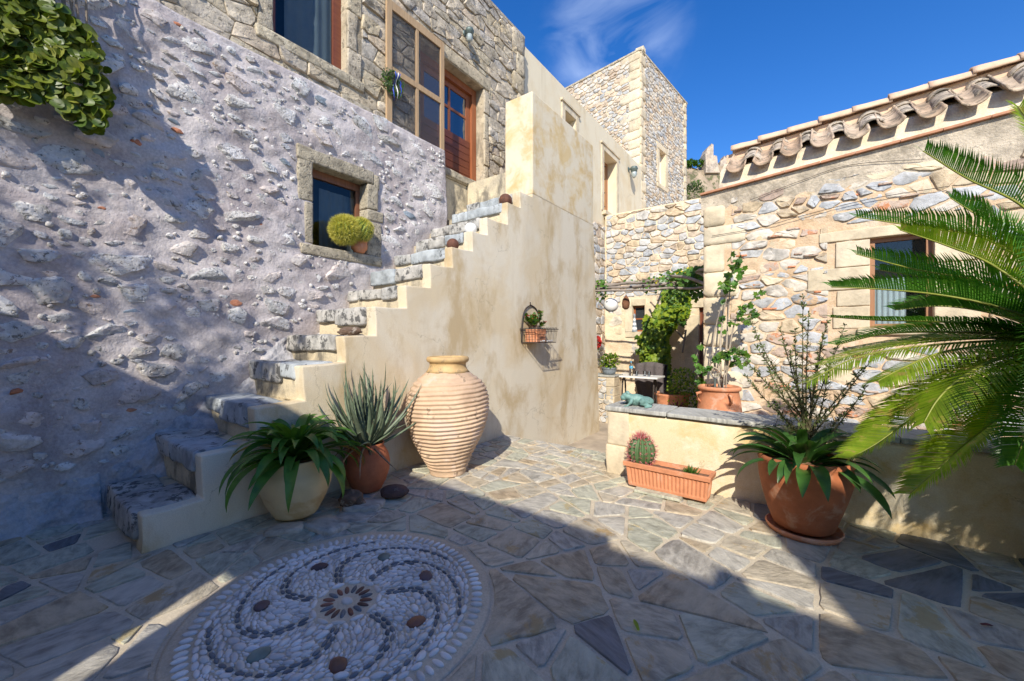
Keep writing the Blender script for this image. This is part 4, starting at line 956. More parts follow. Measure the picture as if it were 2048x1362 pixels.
# ================================================================== PLASTERED HOUSE BEYOND THE STAIRS
ph = thing('plastered_house', 'smooth cream plastered house front with a small window and a wooden door behind the stairs', 'house', (-3, 10, 5))
PX = -1.56; PT = 7.86
PWIN = (8.50, 9.10, 6.75, 7.28); PDOOR = (10.98, 12.02, 5.30, 7.17)
mb = MB(); holes_wall(mb, lambda a, b_, c, d: mb.box((PX-0.5, a, c), (PX, b_, d)), 6.41, 14.9, 4.86, PT, [PWIN, PDOOR]); mb.build('wall', m_stucco3, ph)
mb = MB(); mb.box((-6, 6.45, 4.86), (PX-0.502, 14.9, PT-0.05)); mb.build('house_body', m_stucco3, ph)
for nm, h, dp in (('window', PWIN, 0.28), ('door', PDOOR, 0.30)):
    o = link(bpy.data.objects.new(nm, None), ph, (PX, h[0], h[2]))
    a, b_, c, d = h; wj = 0.17
    for q in ((a-wj, a-0.001, c, d+0.16), (b_+0.001, b_+wj, c, d+0.16), (a+0.001, b_-0.001, d+0.001, d+0.161)):
        rough_box('surround', (PX-0.2, q[0], q[2]), (PX+0.03, q[1], q[3]), m_dressed, o, 0.01, 0.002, 2, 4)
    mb = MB(); mb.box((PX-0.02, a-wj-0.05, d+0.163), (PX+0.06, b_+wj+0.05, d+0.215)); mb.build('cornice', m_dressed, o)
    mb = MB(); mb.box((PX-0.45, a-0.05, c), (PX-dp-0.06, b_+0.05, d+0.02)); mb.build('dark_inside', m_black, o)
    if nm == 'window':
        mb = MB(); mb.box((PX-dp-0.05, a, c), (PX-dp, b_, d)); mb.build('shutter', m_oldwood, o)
    else:
        mb = MB(); mb.box((PX-dp-0.05, a, c), (PX-dp, a+0.08, d)); mb.box((PX-dp-0.05, b_-0.08, c), (PX-dp, b_, d)); mb.box((PX-dp-0.05, a+0.081, d-0.09), (PX-dp-0.002, b_-0.081, d)); mb.build('frame', m_midwood, o)
        ml = (a+b_)/2
        for k, (u0, u1) in enumerate(((a+0.085, ml-0.01), (ml+0.01, b_-0.085))):
            mb = MB(); mb.box((PX-dp-0.045, u0, c+0.02), (PX-dp-0.012, u0+0.07, d-0.095)); mb.box((PX-dp-0.045, u1-0.07, c+0.02), (PX-dp-0.012, u1, d-0.095)); mb.build('leaf', m_midwood, o)
            for v0, v1 in ((0.03, 0.40), (0.45, 0.85), (0.9, 1.3), (1.35, 1.72)):
                mb = MB(); mb.box((PX-dp-0.04, u0+0.072, c+v0), (PX-dp-0.02, u1-0.072, c+v1)); mb.build('panel', m_ochredoor, o)
        rough_box('doorstep', (PX-0.3, a-0.1, c-0.12), (PX+0.12, b_+0.1, c-0.002), m_dressed, o, 0.01, 0.004, 2, 4)

# ================================================================== STONE TOWER HOUSE
def tower():
    t = thing('tower_house', 'tall square rubble stone house with pale corner blocks against the sky', 'house', atD(1280, 415, 15.2))
    C0 = atD(1280, 415, 15.2); C0.z = 0; a = (RT*0.683+FW*0.73).normalized(); b = (RT*-0.72+FW*0.694).normalized(); top = 12.3; z0 = 4.9
    nR = a.cross(UP); nL = (-b).cross(UP)
    def fR(u, v, d): return tuple(C0+a*u+nR*d+UP*v)
    def fL(u, v, d): return tuple(C0+b*(-u)+nL*d+UP*v)
    WR, WLn = 4.80, 6.0
    hole = (1.72, 2.36, 7.75, 9.15)
    mb = MB(); holes_wall(mb, lambda u0, u1, v0, v1: mb.add([fR(u0, v0, -0.4), fR(u1, v0, -0.4), fR(u1, v0, 0), fR(u0, v0, 0), fR(u0, v1, -0.4), fR(u1, v1, -0.4), fR(u1, v1, 0), fR(u0, v1, 0)], [(3,2,1,0),(4,5,6,7),(0,1,5,4),(1,2,6,5),(2,3,7,6),(3,0,4,7)]), 0, WR, z0, top, [hole])
    def blk(u0, u1, w0, w1, v0, v1):
        P = lambda u, w_, v: C0+a*u+b*w_+UP*v
        mb.add([P(u0, w0, v0), P(u1, w0, v0), P(u1, w1, v0), P(u0, w1, v0), P(u0, w0, v1), P(u1, w0, v1), P(u1, w1, v1), P(u0, w1, v1)], [(0,1,2,3),(7,6,5,4),(4,5,1,0),(5,6,2,1),(6,7,3,2),(7,4,0,3)])
    blk(0.0, WR, 0.41, WLn, z0, top); blk(0.0, 0.4, 0.0005, 0.4095, z0, top) if False else None
    wall = mb.build('wall', m_mortarT, t)
    mbc = MB(); mb = mbc; blk(-0.05, WR+0.05, -0.05, WLn, top+0.001, top+0.07); mb.build('coping', m_ashlar, t)
    mb = MB(); mb.box(tuple(C0+UP*top+Vector((-0.2, 0.1, 0.07))), tuple(C0+UP*top+Vector((0.1, 0.35, 0.22)))); mb.build('coping_stone', m_dressed, t)
    pr = cells(0.0, WR, z0, top, 0.22, 0.125, 0.44, 1)
    pr = [cut_hole(p, (hole[0]-0.26, hole[1]+0.26, hole[2]-0.2, hole[3]+0.26)) for p in pr]
    pr = [cut_hole(cut_hole(p, (-1, 0.38, 0, 20)), (WR-0.38, WR+1, 0, 20)) for p in pr if p]
    lay([p for p in pr if p], fR, m_stoneT, wall, 'stone', 150, (0.015, 0.045), 0.02, 0.012, 0.08, 0.09, 1, 0.9, 0.26)
    pl_ = cells(-3.9, 0.0, 6.5, top, 0.22, 0.13, 0.44, 1)
    pl_ = [cut_hole(p, (-0.42, 1, 0, 20)) for p in pl_]
    lay([p for p in pl_ if p], fL, m_stoneT, wall, 'stone', 150, (0.015, 0.045), 0.02, 0.012, 0.08, 0.09, 1, 0.9, 0.26)
    quoins(t, [m_dressed], fR, 0.0, 1, z0+0.3, top, (0.28, 0.42), (0.22, 0.5), (0.03, 0.04)); quoins(t, [m_dressed], fL, 0.0, -1, 6.6, top, (0.28, 0.42), (0.5, 0.8), (0.03, 0.04))
    quoins(t, [m_dressed], fR, WR, -1, z0+0.3, top, (0.28, 0.42), (0.22, 0.5), (0.03, 0.04))
    wn_ = link(bpy.data.objects.new('window', None), t, Vector(fR(2, 8, 0)))
    for q in ((hole[0]-0.24, hole[0], hole[2], hole[3]), (hole[1], hole[1]+0.24, hole[2], hole[3]), (hole[0]-0.24, hole[1]+0.24, hole[3]+0.003, hole[3]+0.24), (hole[0]-0.2, hole[1]+0.2, hole[2]-0.18, hole[2]-0.003)):
        o = inset(rect(*q), 0.005); vv, ff = slab(outline(o, 0.2, 0.005, 0), 0.04, 0.25, 0.97, 0.05); obj('surround', [fR(*p) for p in vv], ff, m_dressed, wn_)
    def pb(name, m_, u0, u1, v0, v1, d0, d1):
        m2 = MB(); m2.add([fR(u, v, d) for v in (v0, v1) for (u, d) in ((u0, d0), (u1, d0), (u1, d1), (u0, d1))], [(3,2,1,0),(4,5,6,7),(0,1,5,4),(1,2,6,5),(2,3,7,6),(3,0,4,7)]); m2.build(name, m_, wn_)
    pb('pane', m_pane, hole[0], hole[1], hole[2], hole[3], -0.30, -0.27); pb('frame', m_white, hole[0], hole[0]+0.1, hole[2], hole[3], -0.265, -0.2); pb('frame', m_white, hole[1]-0.1, hole[1], hole[2], hole[3], -0.265, -0.2)
tower()

# ================================================================== COURTYARD WALL BEHIND (rubble, with small window and door)
BY = 10.97; BT = 5.12
cw_ = thing('courtyard_wall', 'tall rubble stone wall at the back of the lower courtyard with a tiny window', 'wall', (0.5, BY+0.4, GZ))
BWIN = (-0.648, -0.285, 1.57, 2.33); BDOOR = (1.16, 2.05, GZ, 2.2)
mb = MB(); holes_wall(mb, lambda a, b_, c, d: mb.box((a, BY, c), (b_, BY+0.5, d)), -1.5, 6.0, GZ, BT, [BWIN, BDOOR])
mb.box((-1.56, BY+0.02, BT-0.02), (6, 30, BT+0.03)); bw = mb.build('wall', m_mortarT, cw_)
rough_face('mortar_face', YF(BY), -1.49, 2.4, GZ, BT-0.02, [BWIN, BDOOR], m_mortarT, cw_, 0.05, 0.016)
pb_ = [p for p in cells(-1.46, 2.3, 2.45, BT, 0.27, 0.16, 0.46, 1)]
lay([cut_hole(p, (-1.0, 0.05, 2, 2.6)) for p in pb_ if cut_hole(p, (-1.0, 0.05, 2, 2.6))], YF(BY), m_stoneR[:2]+m_stoneT+[m_stoneR[2]], bw, 'stone', 280, (0.02, 0.055), 0.02, 0.010, 0.06, 0.09, 1, 0.9, 0.26)
# smoother plastered rubble lower down: stones only just showing
pl2 = [p for p in cells(-1.46, 1.1, GZ+0.1, 2.4, 0.42, 0.25, 0.42, 1) if U(0, 1) < 0.4]
pl2 = [cut_hole(p, (BWIN[0]-0.3, BWIN[1]+0.3, BWIN[2]-0.25, BWIN[3]+0.3)) for p in pl2]
lay([p for p in pl2 if p], YF(BY), [m_dressed, m_stoneT[1]], bw, 'stone', 60, (0.004, 0.02), 0.02, 0.03, 0.07, 0.08, 1, 0.7, 0.3)
wn_ = link(bpy.data.objects.new('window', None), cw_, (-0.47, BY, 1.9))
for q in ((BWIN[0]-0.02, BWIN[1]+0.02, BWIN[3]+0.003, BWIN[3]+0.2), (BWIN[1]+0.002, BWIN[1]+0.2, BWIN[2], BWIN[3]), (BWIN[0]-0.22, BWIN[0]-0.002, BWIN[2], BWIN[3]), (BWIN[0]-0.2, BWIN[1]+0.25, BWIN[2]-0.16, BWIN[2]-0.003)):
    rough_box('surround', (q[0], BY-0.03, q[2]), (q[1], BY+0.28, q[3]), m_dressed, wn_, 0.01, 0.005, 2, 5)
a, b_, c, d = BWIN
mb = MB(); yy = BY+0.12
for q in ((a, a+0.05, c, d), (b_-0.05, b_, c, d), (a+0.051, b_-0.051, d-0.05, d), (a+0.051, b_-0.051, c, c+0.05), (a+0.051, b_-0.051, (c+d)/2-0.02, (c+d)/2+0.02)): mb.box((q[0], yy, q[2]), (q[1], yy+0.05, q[3]))
mb.build('frame', m_doorframe, wn_)
mb = MB(); mb.box((a, yy+0.02, c), (b_, yy+0.03, d)); mb.build('pane', m_pane, wn_)
dr2 = link(bpy.data.objects.new('door', None), cw_, (1.6, BY, 0))
for k in range(5):
    u0 = BDOOR[0]+0.06+k*0.16; rough_box('plank', (u0, BY+0.18, GZ+0.02), (u0+0.155, BY+0.22, 2.05), m_door, dr2, 0.004, 0.001, 1, 5)
mb = MB(); mb.box((BDOOR[0], BY+0.15, GZ), (BDOOR[0]+0.055, BY+0.24, 2.2)); mb.box((BDOOR[0]+0.056, BY+0.15, 2.06), (BDOOR[1], BY+0.24, 2.2)); mb.build('frame', m_door, dr2)
for z0, z1 in ((GZ, 0.2), (0.21, 0.85), (0.86, 1.4), (1.41, 2.0)): rough_box('jamb_block', (BDOOR[0]-U(0.3, 0.4), BY-0.03, z0), (BDOOR[0]-0.002, BY+0.14, z1), m_dressed, dr2, 0.012, 0.005, 2, 5)
rough_box('lintel', (BDOOR[0]-0.35, BY-0.03, 2.205), (BDOOR[1]+0.3, BY+0.14, 2.5), m_dressed, dr2, 0.012, 0.005, 2, 5)
# side wall under the plastered house
sd_ = thing('side_wall', 'pitted stone wall at the left of the lower courtyard below the plastered house', 'wall', (-1.8, 9, GZ))
mb = MB(); mb.box((-2.0, 6.4, GZ), (-1.5, BY-0.003, 4.855)); sw_ = mb.build('wall', m_mortarT, sd_)
lay(cells(6.9, BY-0.05, 0.5, 4.8, 0.34, 0.21, 0.42, 1), XF(-1.5), m_stoneT+m_stoneR[:1], sw_, 'stone', 120, (0.01, 0.04), 0.02, 0.02, 0.08, 0.06, 1, 0.9, 0.26)

# ================================================================== TILE-ROOFED HOUSE ON THE RIGHT
rh = thing('tile_roofed_house', 'rubble stone house on the right with a clay tile eave and a brown framed window', 'house', (5.5, 8, GZ))
RY = 5.98; RX0 = 2.21; RX1 = 9.0
def ez(x): return 3.56+(x-RX0)*0.0797
RWIN = (4.105, 4.660, 1.517, 2.63)
mb = MB(); holes_wall(mb, lambda a, b_, c, d: mb.box((a, RY, c), (b_, RY+0.5, d)), RX0, RX1, GZ, 3.42, [RWIN]); mb.box((RX0+0.01, RY+0.503, GZ), (RX1, 10.5, 3.42))
rw = mb.build('wall', m_mortarR, rh)
# sloping cap band above the rubble
v = []; nn = 40
for i in range(nn+1):
    x = RX0-0.03+(RX1-RX0)*i/nn
    for (y, z) in ((RY-0.005, 3.25), (RY-0.03+0.012*nz((x, 0, 0), 4), ez(x)-0.13+0.02*nz((x, 1, 0), 3)), (RY-0.05, ez(x)-0.02), (RY+0.45, ez(x)-0.02), (RY+0.45, 3.25)): v.append((x, y, z))
f = [(i*5+k, i*5+5+k, i*5+6+k, i*5+k+1) for i in range(nn) for k in range(4)]+[(0, 1, 2, 3, 4)]
obj('cap_band', v, f, stone_mat('weathered_cap', [(0.55, 0.47, 0.36), (0.50, 0.43, 0.34)], bump=1.0, bscale=24, lichen=(0.60, (0.38, 0.33, 0.26), 14)), rh, False)
rough_face('mortar_face', YF(RY), RX0+0.01, 6.8, -0.3, 3.40, [RWIN], m_mortarR, rh, 0.03, 0.014)
pr = cells(RX0+0.02, 6.6, GZ+0.1, 3.46, 0.25, 0.14, 0.46, 1)
qz = (RX0-1, RX0+0.36, -1, 4)
pr = [cut_hole(cut_hole(p, qz) if p else p, (RWIN[0]-0.40, RWIN[1]+0.42, RWIN[2]-0.22, RWIN[3]+0.20)) if cut_hole(p, qz) else [] for p in pr]
big = [p for p in pr if p]
lay([p for p in big if U(0, 1) < 0.93], YF(RY), m_stoneR[:3]+[m_stoneR[0], m_stoneR[3], m_dressed, m_stoneT[1], m_stoneT[1]], rw, 'stone', 298, (0.010, 0.036), 0.02, 0.011, 0.045, 0.10, 1, 0.9, 0.3)
# thin brick and tile slips tucked into the joints
for k in range(46):
    x, z = U(RX0+0.45, 5.6), U(0.3, 3.3)
    if RWIN[0]-0.4 < x < RWIN[1]+0.4 and RWIN[2]-0.25 < z < RWIN[3]+0.25: continue
    wv = U(0.07, 0.17); vv, ff = slab(outline(rect(x-wv/2, x+wv/2, z-0.012, z+0.014), 0.03, 0.05, 1), U(0.03, 0.045), 0.02, 0.9, 0.1)
    obj('tile_slip', [YF(RY)(*p) for p in vv], ff, m_terra if U(0, 1) < .6 else m_stoneR[3], rw, True, (x, RY, z))
quoins(rh, [m_dressed], YF(RY), RX0, 1, -0.5, 3.36, (0.26, 0.42), (0.30, 0.52), (0.02, 0.035))
for q in ((RWIN[0]-0.5, RWIN[1]+0.2, RWIN[3]+0.003, RWIN[3]+0.13), (RWIN[0]-0.33, RWIN[0]-0.002, RWIN[3]-0.33, RWIN[3]-0.01), (RWIN[0]-0.62, RWIN[0]-0.003, RWIN[3]-0.62, RWIN[3]-0.34), (RWIN[0]-0.32, RWIN[0]-0.002, RWIN[3]-0.83, RWIN[3]-0.63), (RWIN[0]-0.36, RWIN[0]-0.003, RWIN[2], RWIN[3]-0.84),
          (RWIN[1]+0.002, RWIN[1]+0.4, RWIN[3]-0.36, RWIN[3]-0.0), (RWIN[1]+0.003, RWIN[1]+0.62, RWIN[3]-0.66, RWIN[3]-0.37), (RWIN[1]+0.002, RWIN[1]+0.36, RWIN[2], RWIN[3]-0.67)):
    rough_box('block', (q[0], RY-0.028*U(0.8, 1.2), q[2]), (q[1], RY+0.3, q[3]), m_dressed, rh, 0.012, 0.004, 3, 5)
rough_box('window_sill', (RWIN[0]-0.12, RY-0.05, RWIN[2]-0.08), (RWIN[1]+0.3, RY+0.3, RWIN[2]-0.003), m_dressed, rh, 0.012, 0.005, 3, 5)
wn_ = link(bpy.data.objects.new('window', None), rh, (4.4, RY, 2.0))
a, b_, c, d = RWIN; yy = RY+0.06; fw = 0.052
mb = MB()
for q in ((a, a+fw, c, d), (b_-fw, b_, c, d), (a+fw+.001, b_-fw-.001, d-fw, d), (a+fw+.001, b_-fw-.001, c, c+fw)): mb.box((q[0], yy, q[2]), (q[1], yy+0.06, q[3]))
mb.build('frame', m_midwood, wn_)
mb = MB(); mb.box((a+0.03, yy+0.03, c+0.03), (b_-0.03, yy+0.04, d-0.03)); mb.build('pane', m_glass, wn_)
v = []; f = []
for i in range(40):
    x = a+0.05+(b_-a-0.26)*i/39
    for z in (c, c+0.62): v.append((x, yy+0.10+0.015*math.sin(i*0.9), z))
for i in range(39): f.append((2*i, 2*i+2, 2*i+3, 2*i+1))
obj('lace_curtain', v, f, m_paper, wn_, True)
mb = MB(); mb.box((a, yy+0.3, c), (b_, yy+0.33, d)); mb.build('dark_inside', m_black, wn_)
cb = MB(); cb.tube(smooth_path([onY(1424, 472, RY-0.05), onY(1520, 455, RY-0.05), onY(1610, 430, RY-0.05), onY(1740, 398, RY-0.05), onY(1900, 372, RY-0.05)], 30), 0.004, 4); cb.build('cable', m_iron, rh)
cb = MB(); cb.tube(smooth_path([onY(1500, 400, RY-0.05), onY(1600, 362, RY-0.05), onY(1700, 330, RY-0.05), onY(1850, 318, RY-0.05)], 30), 0.0035, 4); cb.build('cable', m_iron, rh)
# roof: thin tile course, mortar band, pan and cover tiles, ridge tiles
roof = link(bpy.data.objects.new('roof', None), rh, (5, RY, 3.6))
x = RX0-0.03
while x < 7.5:
    l = U(0.34, 0.42); mb = MB(); z = ez(x); mb.add([(x, RY-0.10, z-0.015), (x+l-0.006, RY-0.10, ez(x+l)-0.015), (x+l-0.006, RY+0.3, ez(x+l)-0.015), (x, RY+0.3, z-0.015), (x, RY-0.10, z+0.012), (x+l-0.006, RY-0.10, ez(x+l)+0.012), (x+l-0.006, RY+0.3, ez(x+l)+0.012), (x, RY+0.3, z+0.012)], [(3,2,1,0),(4,5,6,7),(0,1,5,4),(1,2,6,5),(2,3,7,6),(3,0,4,7)])
    mb.build('course_tile', m_tilelip, roof, False, (x, RY, z)); x += l
v = []; f = []
for i in range(31):
    x = RX0+0.22+5.2*i/30; z = ez(x)
    v += [(x, RY-0.045, z+0.010), (x, RY+0.05, z+0.29), (x, RY+0.48, z+0.58), (x, RY+0.48, z)]
for i in range(30): f += [(i*4+k, i*4+4+k, i*4+5+k, i*4+k+1) for k in range(3)]
f += [(0, 1, 2, 3)]
obj('mortar_bed', v, f, plaster_mat('eave_mortar', (0.70, 0.60, 0.45), (0.62, 0.52, 0.38), (0.42, 0.36, 0.28), 4, 0.8, 40), roof)
def barrel(name, p0, p1, r0, r1, up, mats, convex, thick=0.016, n=12, span=math.pi, parent=None):
    p0, p1 = Vector(p0), Vector(p1); d = (p1-p0).normalized(); s = d.cross(up).normalized(); u = s.cross(d); v = []; f = []
    K = 7
    for k in range(K):
        t = k/(K-1); c = p0.lerp(p1, t); r = r0+(r1-r0)*t
        for rr in (r, r-thick):
            for i in range(n+1):
                th = math.pi/2-span/2+span*i/n; q = c+s*(rr*math.cos(th))+u*((rr*math.sin(th)) if convex else -(rr*math.sin(th)))
                v.append(q+Vector((0.006*nz(q, 9), 0.006*nz(q+UP, 9), 0.008*nz(q, 7))))
    m = n+1
    for k in range(K-1):
        a, b_ = k*2*m, (k+1)*2*m
        for i in range(n): f.append((a+i, a+i+1, b_+i+1, b_+i)); f.append((a+m+i, b_+m+i, b_+m+i+1, a+m+i+1))
        f += [(a, b_, b_+m, a+m), (a+n, a+m+n, b_+m+n, b_+n)]
    for a in (0, (K-1)*2*m):
        for i in range(n): f.append((a+i, a+m+i, a+m+i+1, a+i+1))
    return obj(name, v, f, mats, parent, True, p0)
SL = Vector((0, 0.82, 0.57)).normalized()
for i in range(-0, 16):
    x = 2.66+0.326*i; z = ez(x)
    # pan: lichen on top, clay-red lip
    y0 = RY-0.20+U(-0.015, 0.015); p0 = Vector((x+U(-0.01, 0.01), y0, z+0.265+U(-0.01, 0.01)))
    barrel('pan_tile', p0, p0+SL*0.75, 0.128, 0.112, UP, m_pan, False, 0.018, 12, math.radians(150), roof)
    p0 = Vector((x+0.163+U(-0.01, 0.01), RY+0.06+U(-0.02, 0.02), z+0.285+U(-0.01, 0.01)))
    barrel('cover_tile', p0, p0+SL*0.42, 0.130, 0.115, UP, m_tilegrey, True, 0.018, 12, math.radians(170), roof)
    p0 = p0+SL*0.36+UP*0.02
    barrel('cover_tile', p0, p0+SL*0.28, 0.128, 0.110, UP, m_tilegrey, True, 0.018, 12, math.radians(170), roof)
x = RX0+0.32; i = 0
while x < 7.4:
    l = 0.36; p0 = Vector((x, RY+0.46, ez(x)+0.70+0.012*(i % 2))); barrel('ridge_tile', p0, p0+Vector((l+0.03, 0, l*0.0797-0.014)), 0.115, 0.10, UP, m_tile, True, 0.018, 12, math.pi, roof); x += l; i += 1
mb = MB(); x = RX0+0.2; mb.add([(RX0+0.25, RY+0.44, ez(RX0)+0.1), (7.4, RY+0.44, ez(7.4)+0.1), (7.4, RY+0.44, ez(7.4)+0.72), (RX0+0.25, RY+0.44, ez(RX0)+0.70), (RX0+0.25, RY+3.0, ez(RX0)+0.1), (7.4, RY+3.0, ez(7.4)+0.1)], [(0, 1, 2, 3), (3, 2, 5, 4), (0, 3, 4), (1, 5, 2)]); mb.build('roof_back', m_tile, roof)

# ================================================================== LOW PARAPET, LOW WALL
pw = thing('parapet_wall', 'low yellow patched parapet wall with grey slate capping along the terrace edge', 'wall', (5, 3.5, 0))
mb = MB()
rough_box('body', (1.80, 3.285, -0.05), (9.0, 3.66, 0.645), m_parapet, pw, 0.04, 0.006, 8, 2.5, True)
rough_box('end_block', (1.795, 3.278, 0.30), (2.03, 3.60, 0.652), m_dressed, pw, 0.02, 0.008, 3, 5, True)
rough_box('end_block', (1.785, 3.272, -0.04), (1.99, 3.60, 0.297), m_dressed, pw, 0.02, 0.008, 3, 5, True)
x = 1.78; k = 0
while x < 8.5:
    l = [0.62, 0.86, 0.74, 0.95][k % 4]; rough_box('cap_slab', (x+0.003, 3.255, 0.650), (x+l-0.004, 3.70, 0.690+U(-0.003, 0.003)), m_cap, pw, 0.010, 0.004, 4, 5); x += l; k += 1
lw = thing('low_stone_wall', 'low grey stone wall stub in the lower courtyard carrying a potted plant', 'wall', (-0.2, 8.4, GZ))
mb = MB(); mb.box((-1.4, 8.0, GZ), (-0.02, 8.45, 0.50)); lb = mb.build('body', m_mortarT, lw)
lay(cells(-1.4, -0.02, GZ, 0.47, 0.17, 0.11, 0.42, 1), YF(8.0), m_stoneT+m_stoneR[:2], lb, 'stone', 120, (0.015, 0.04), 0.02, 0.008, 0.05, 0.06, 1, 0.9, 0.26)
rough_box('top_slab', (-1.42, 7.97, 0.502), (-0.0, 8.5, 0.54), m_cap, lw, 0.01, 0.004, 3, 5)
for k in range(5): rough_box('corner_block', (-0.20, 7.962, GZ+k*0.21), (-0.005, 8.3, GZ+k*0.21+0.2), m_dressed, lw, 0.012, 0.006, 2, 6)
# step down from the terrace through the gap
st2 = thing('garden_step', 'stone step down through the gap between stairs and parapet', 'step', (1.0, 4.3, GZ))
rough_box('tread', (0.02, 3.94, GZ), (1.8, 4.6, -0.28), m_flag[1], st2, 0.02, 0.01, 4, 3)

# ================================================================== UNSEEN SHADOW CASTERS BEHIND THE CAMERA
nb_ = thing('shadow_wall', 'unseen wall behind the camera, its heights and slot shaped to cast shadows on paving', 'wall', (3, -2.8, 0))
mb = MB(); YB0, YB1 = -2.9, -2.6
def wseg(a, b_, top): mb.box((a, YB0, GZ), (b_, YB1, top))
wseg(-1.0, 1.0, 3.15); wseg(1.0, 2.0, 3.45); wseg(2.26, 4.5, 3.449); wseg(4.5, 5.88, 3.335); wseg(5.88, 10.5, 4.38)  # added wall, heights stepped and slot left open to shape its shadow
mb.box((2.0, YB0, GZ), (2.26, YB1, 1.40)); mb.box((2.0, YB0, 2.35), (2.26, YB1, 3.45)); mb.box((5.2, YB0+0.05, 3.335), (5.34, YB1-0.05, 3.50))
mb.build('wall', m_stucco3, nb_)
tr = thing('olive_tree', 'olive tree behind the unseen shadow wall throwing dappled shade on the mauve wall', 'tree', (0.5, -4.2, 0))
mb = MB(); mb.tube(bez([(0.5, -4.2, -0.5), (0.6, -4.1, 1.5), (0.7, -4.3, 2.6), (0.9, -4.2, 4.2)], 9), [0.16-0.012*i for i in range(9)], 8)
for k in range(9):
    a = 0.7*k; mb.tube(bez([(0.85, -4.2, 3.6+0.06*k), (0.9+0.4*math.cos(a), -4.2+0.3*math.sin(a), 4.3), (0.9+0.75*math.cos(a), -4.2+0.5*math.sin(a), 4.5+0.08*k)], 6), [0.035-0.005*i for i in range(6)], 5)
mb.build('trunk', m_bark, tr)
pl = []
clumps = [Vector((0.75+U(-1.1, 1.0), -4.2+U(-0.6, 0.6), 4.45+U(-1.1, 0.95))) for _ in range(60)]
for k in range(7200):
    c = clumps[k % 60]; q = c+rvec()*U(0.02, 0.27)
    pl.append((q, rvec(), rvec(), U(0.05, 0.09)))
leaf_cloud('leaf', pl, leaf_shape(4, 0.2), [m_olive], tr, 0, 'crown')

# ================================================================== POTS AND JARS
def pt(px, py, z=0.0): p = onZ(px, py, z); return Vector((p.x, p.y, z))
jar = thing('storage_jar', 'huge ribbed pale clay storage jar with an ochre rim at the foot of the stairs', 'jar', (0.47, 2.30, 0))
jc = Vector((0.47, 2.30, 0.012))
ctrl = [(0.185, 0), (0.19, 0.04), (0.215, 0.10), (0.29, 0.24), (0.365, 0.39), (0.41, 0.52), (0.428, 0.64), (0.424, 0.76), (0.395, 0.86), (0.345, 0.935), (0.28, 0.99), (0.225, 1.035)]
def cint(z): return float(np.interp(z, [c[1] for c in ctrl], [c[0] for c in ctrl]))
pf = []
nr = 25
for k in range(nr*7+1):
    z = 1.035*k/(nr*7); fr = (k % 7)/7.0; pf.append((cint(z)*0.97+(0.015*(1-abs(fr-0.55)*2.0) if 0.06 < z < 1.0 else 0.004), z))
zc = [(r, z) for r, z in pf]
def wob(r, z, th):
    k = sstep(0.05, 0.2, z); r2 = r*(1+0.010*nz((math.cos(th)*1.2, math.sin(th)*1.2, z*2), 1))+0.003*nz((math.cos(th)*9, math.sin(th)*9, z*30), 1)
    return r2, z+0.020*math.sin(th*1.0+0.8)*k*(1-sstep(0.85, 1.03, z))+0.008*nz((math.cos(th)*2, math.sin(th)*2, z*4), 1)*k
mb = MB(); mb.lathe(zc, jc, 96, wob); mb.build('body', m_jar, jar, True)
mb = MB(); mb.lathe([(0.224, 1.033), (0.20, 1.06), (0.188, 1.09), (0.185, 1.115), (0.19, 1.130), (0.205, 1.138), (0.216, 1.150), (0.218, 1.17), (0.210, 1.188), (0.19, 1.194), (0.165, 1.188), (0.16, 1.15), (0.16, 1.08), (0.20, 1.0), (0.28, 0.8), (0.01, 0.5)], jc, 64); mb.build('rim', m_jarrim, jar, True)
def pot_profile(pts, th=0.02):
    o = list(pts); t = pts[-1]; return o+[(t[0]-th*0.5, t[1]+0.004), (t[0]-th, t[1]), (max(0.02, t[0]-th*1.3), t[1]-0.06), (0.005, t[1]-0.065)]
def strap(base, az, el, L_, w_, droop, seg=12, fold=0.28, twist=0.0, side=0.0, wave=0.0):
    """an arching strap leaf: base, heading, start elevation, length, half width, droop"""
    p = Vector(base); v = []; f = []; a = el; h = az
    for i in range(seg+1):
        t = i/seg; d = Vector((math.cos(a)*math.cos(h), math.cos(a)*math.sin(h), math.sin(a))); s = Vector((-math.sin(h), math.cos(h), 0)); n = s.cross(d)*-1
        s2 = s*math.cos(twist*t)+n*math.sin(twist*t)
        ww = w_*(0.55+0.75*t if t < 0.5 else 0.925)*max(0.0, 1-max(0, (t-0.55)/0.45)**1.9) if t < 1 else 0.0006
        up = d.cross(s2); 
        if up.z < 0 and el > 0 and a > -0.5: up = -up
        v += [p-s2*ww+up*(ww*fold), p-up*(ww*0.1), p+s2*ww+up*(ww*fold)]
        if i < seg: p = p+d*(L_/seg); a -= droop/seg*(0.4+1.3*t); h += side/seg
    for i in range(seg): b = 3*i; f += [(b, b+1, b+4, b+3), (b+1, b+2, b+5, b+4)]
    return v, f
def potted(name, label, cat, c, prof, mat, n=48, fn=None, potname='pot', soil=True):
    t = thing(name, label, cat, c); mb = MB(); mb.lathe(pot_profile(prof), c, n, fn); mb.build(potname, mat, t, True)
    if soil:
        r, z = prof[-1]; mb = MB(); mb.lathe([(r-0.022, z-0.035), (0.002, z-0.02)], c, 24, lambda a, b_, th: (a, b_+0.008*nz((math.cos(th)*a*20, math.sin(th)*a*20, 0), 1))); mb.build('soil', m_soil, t, True)
    return t
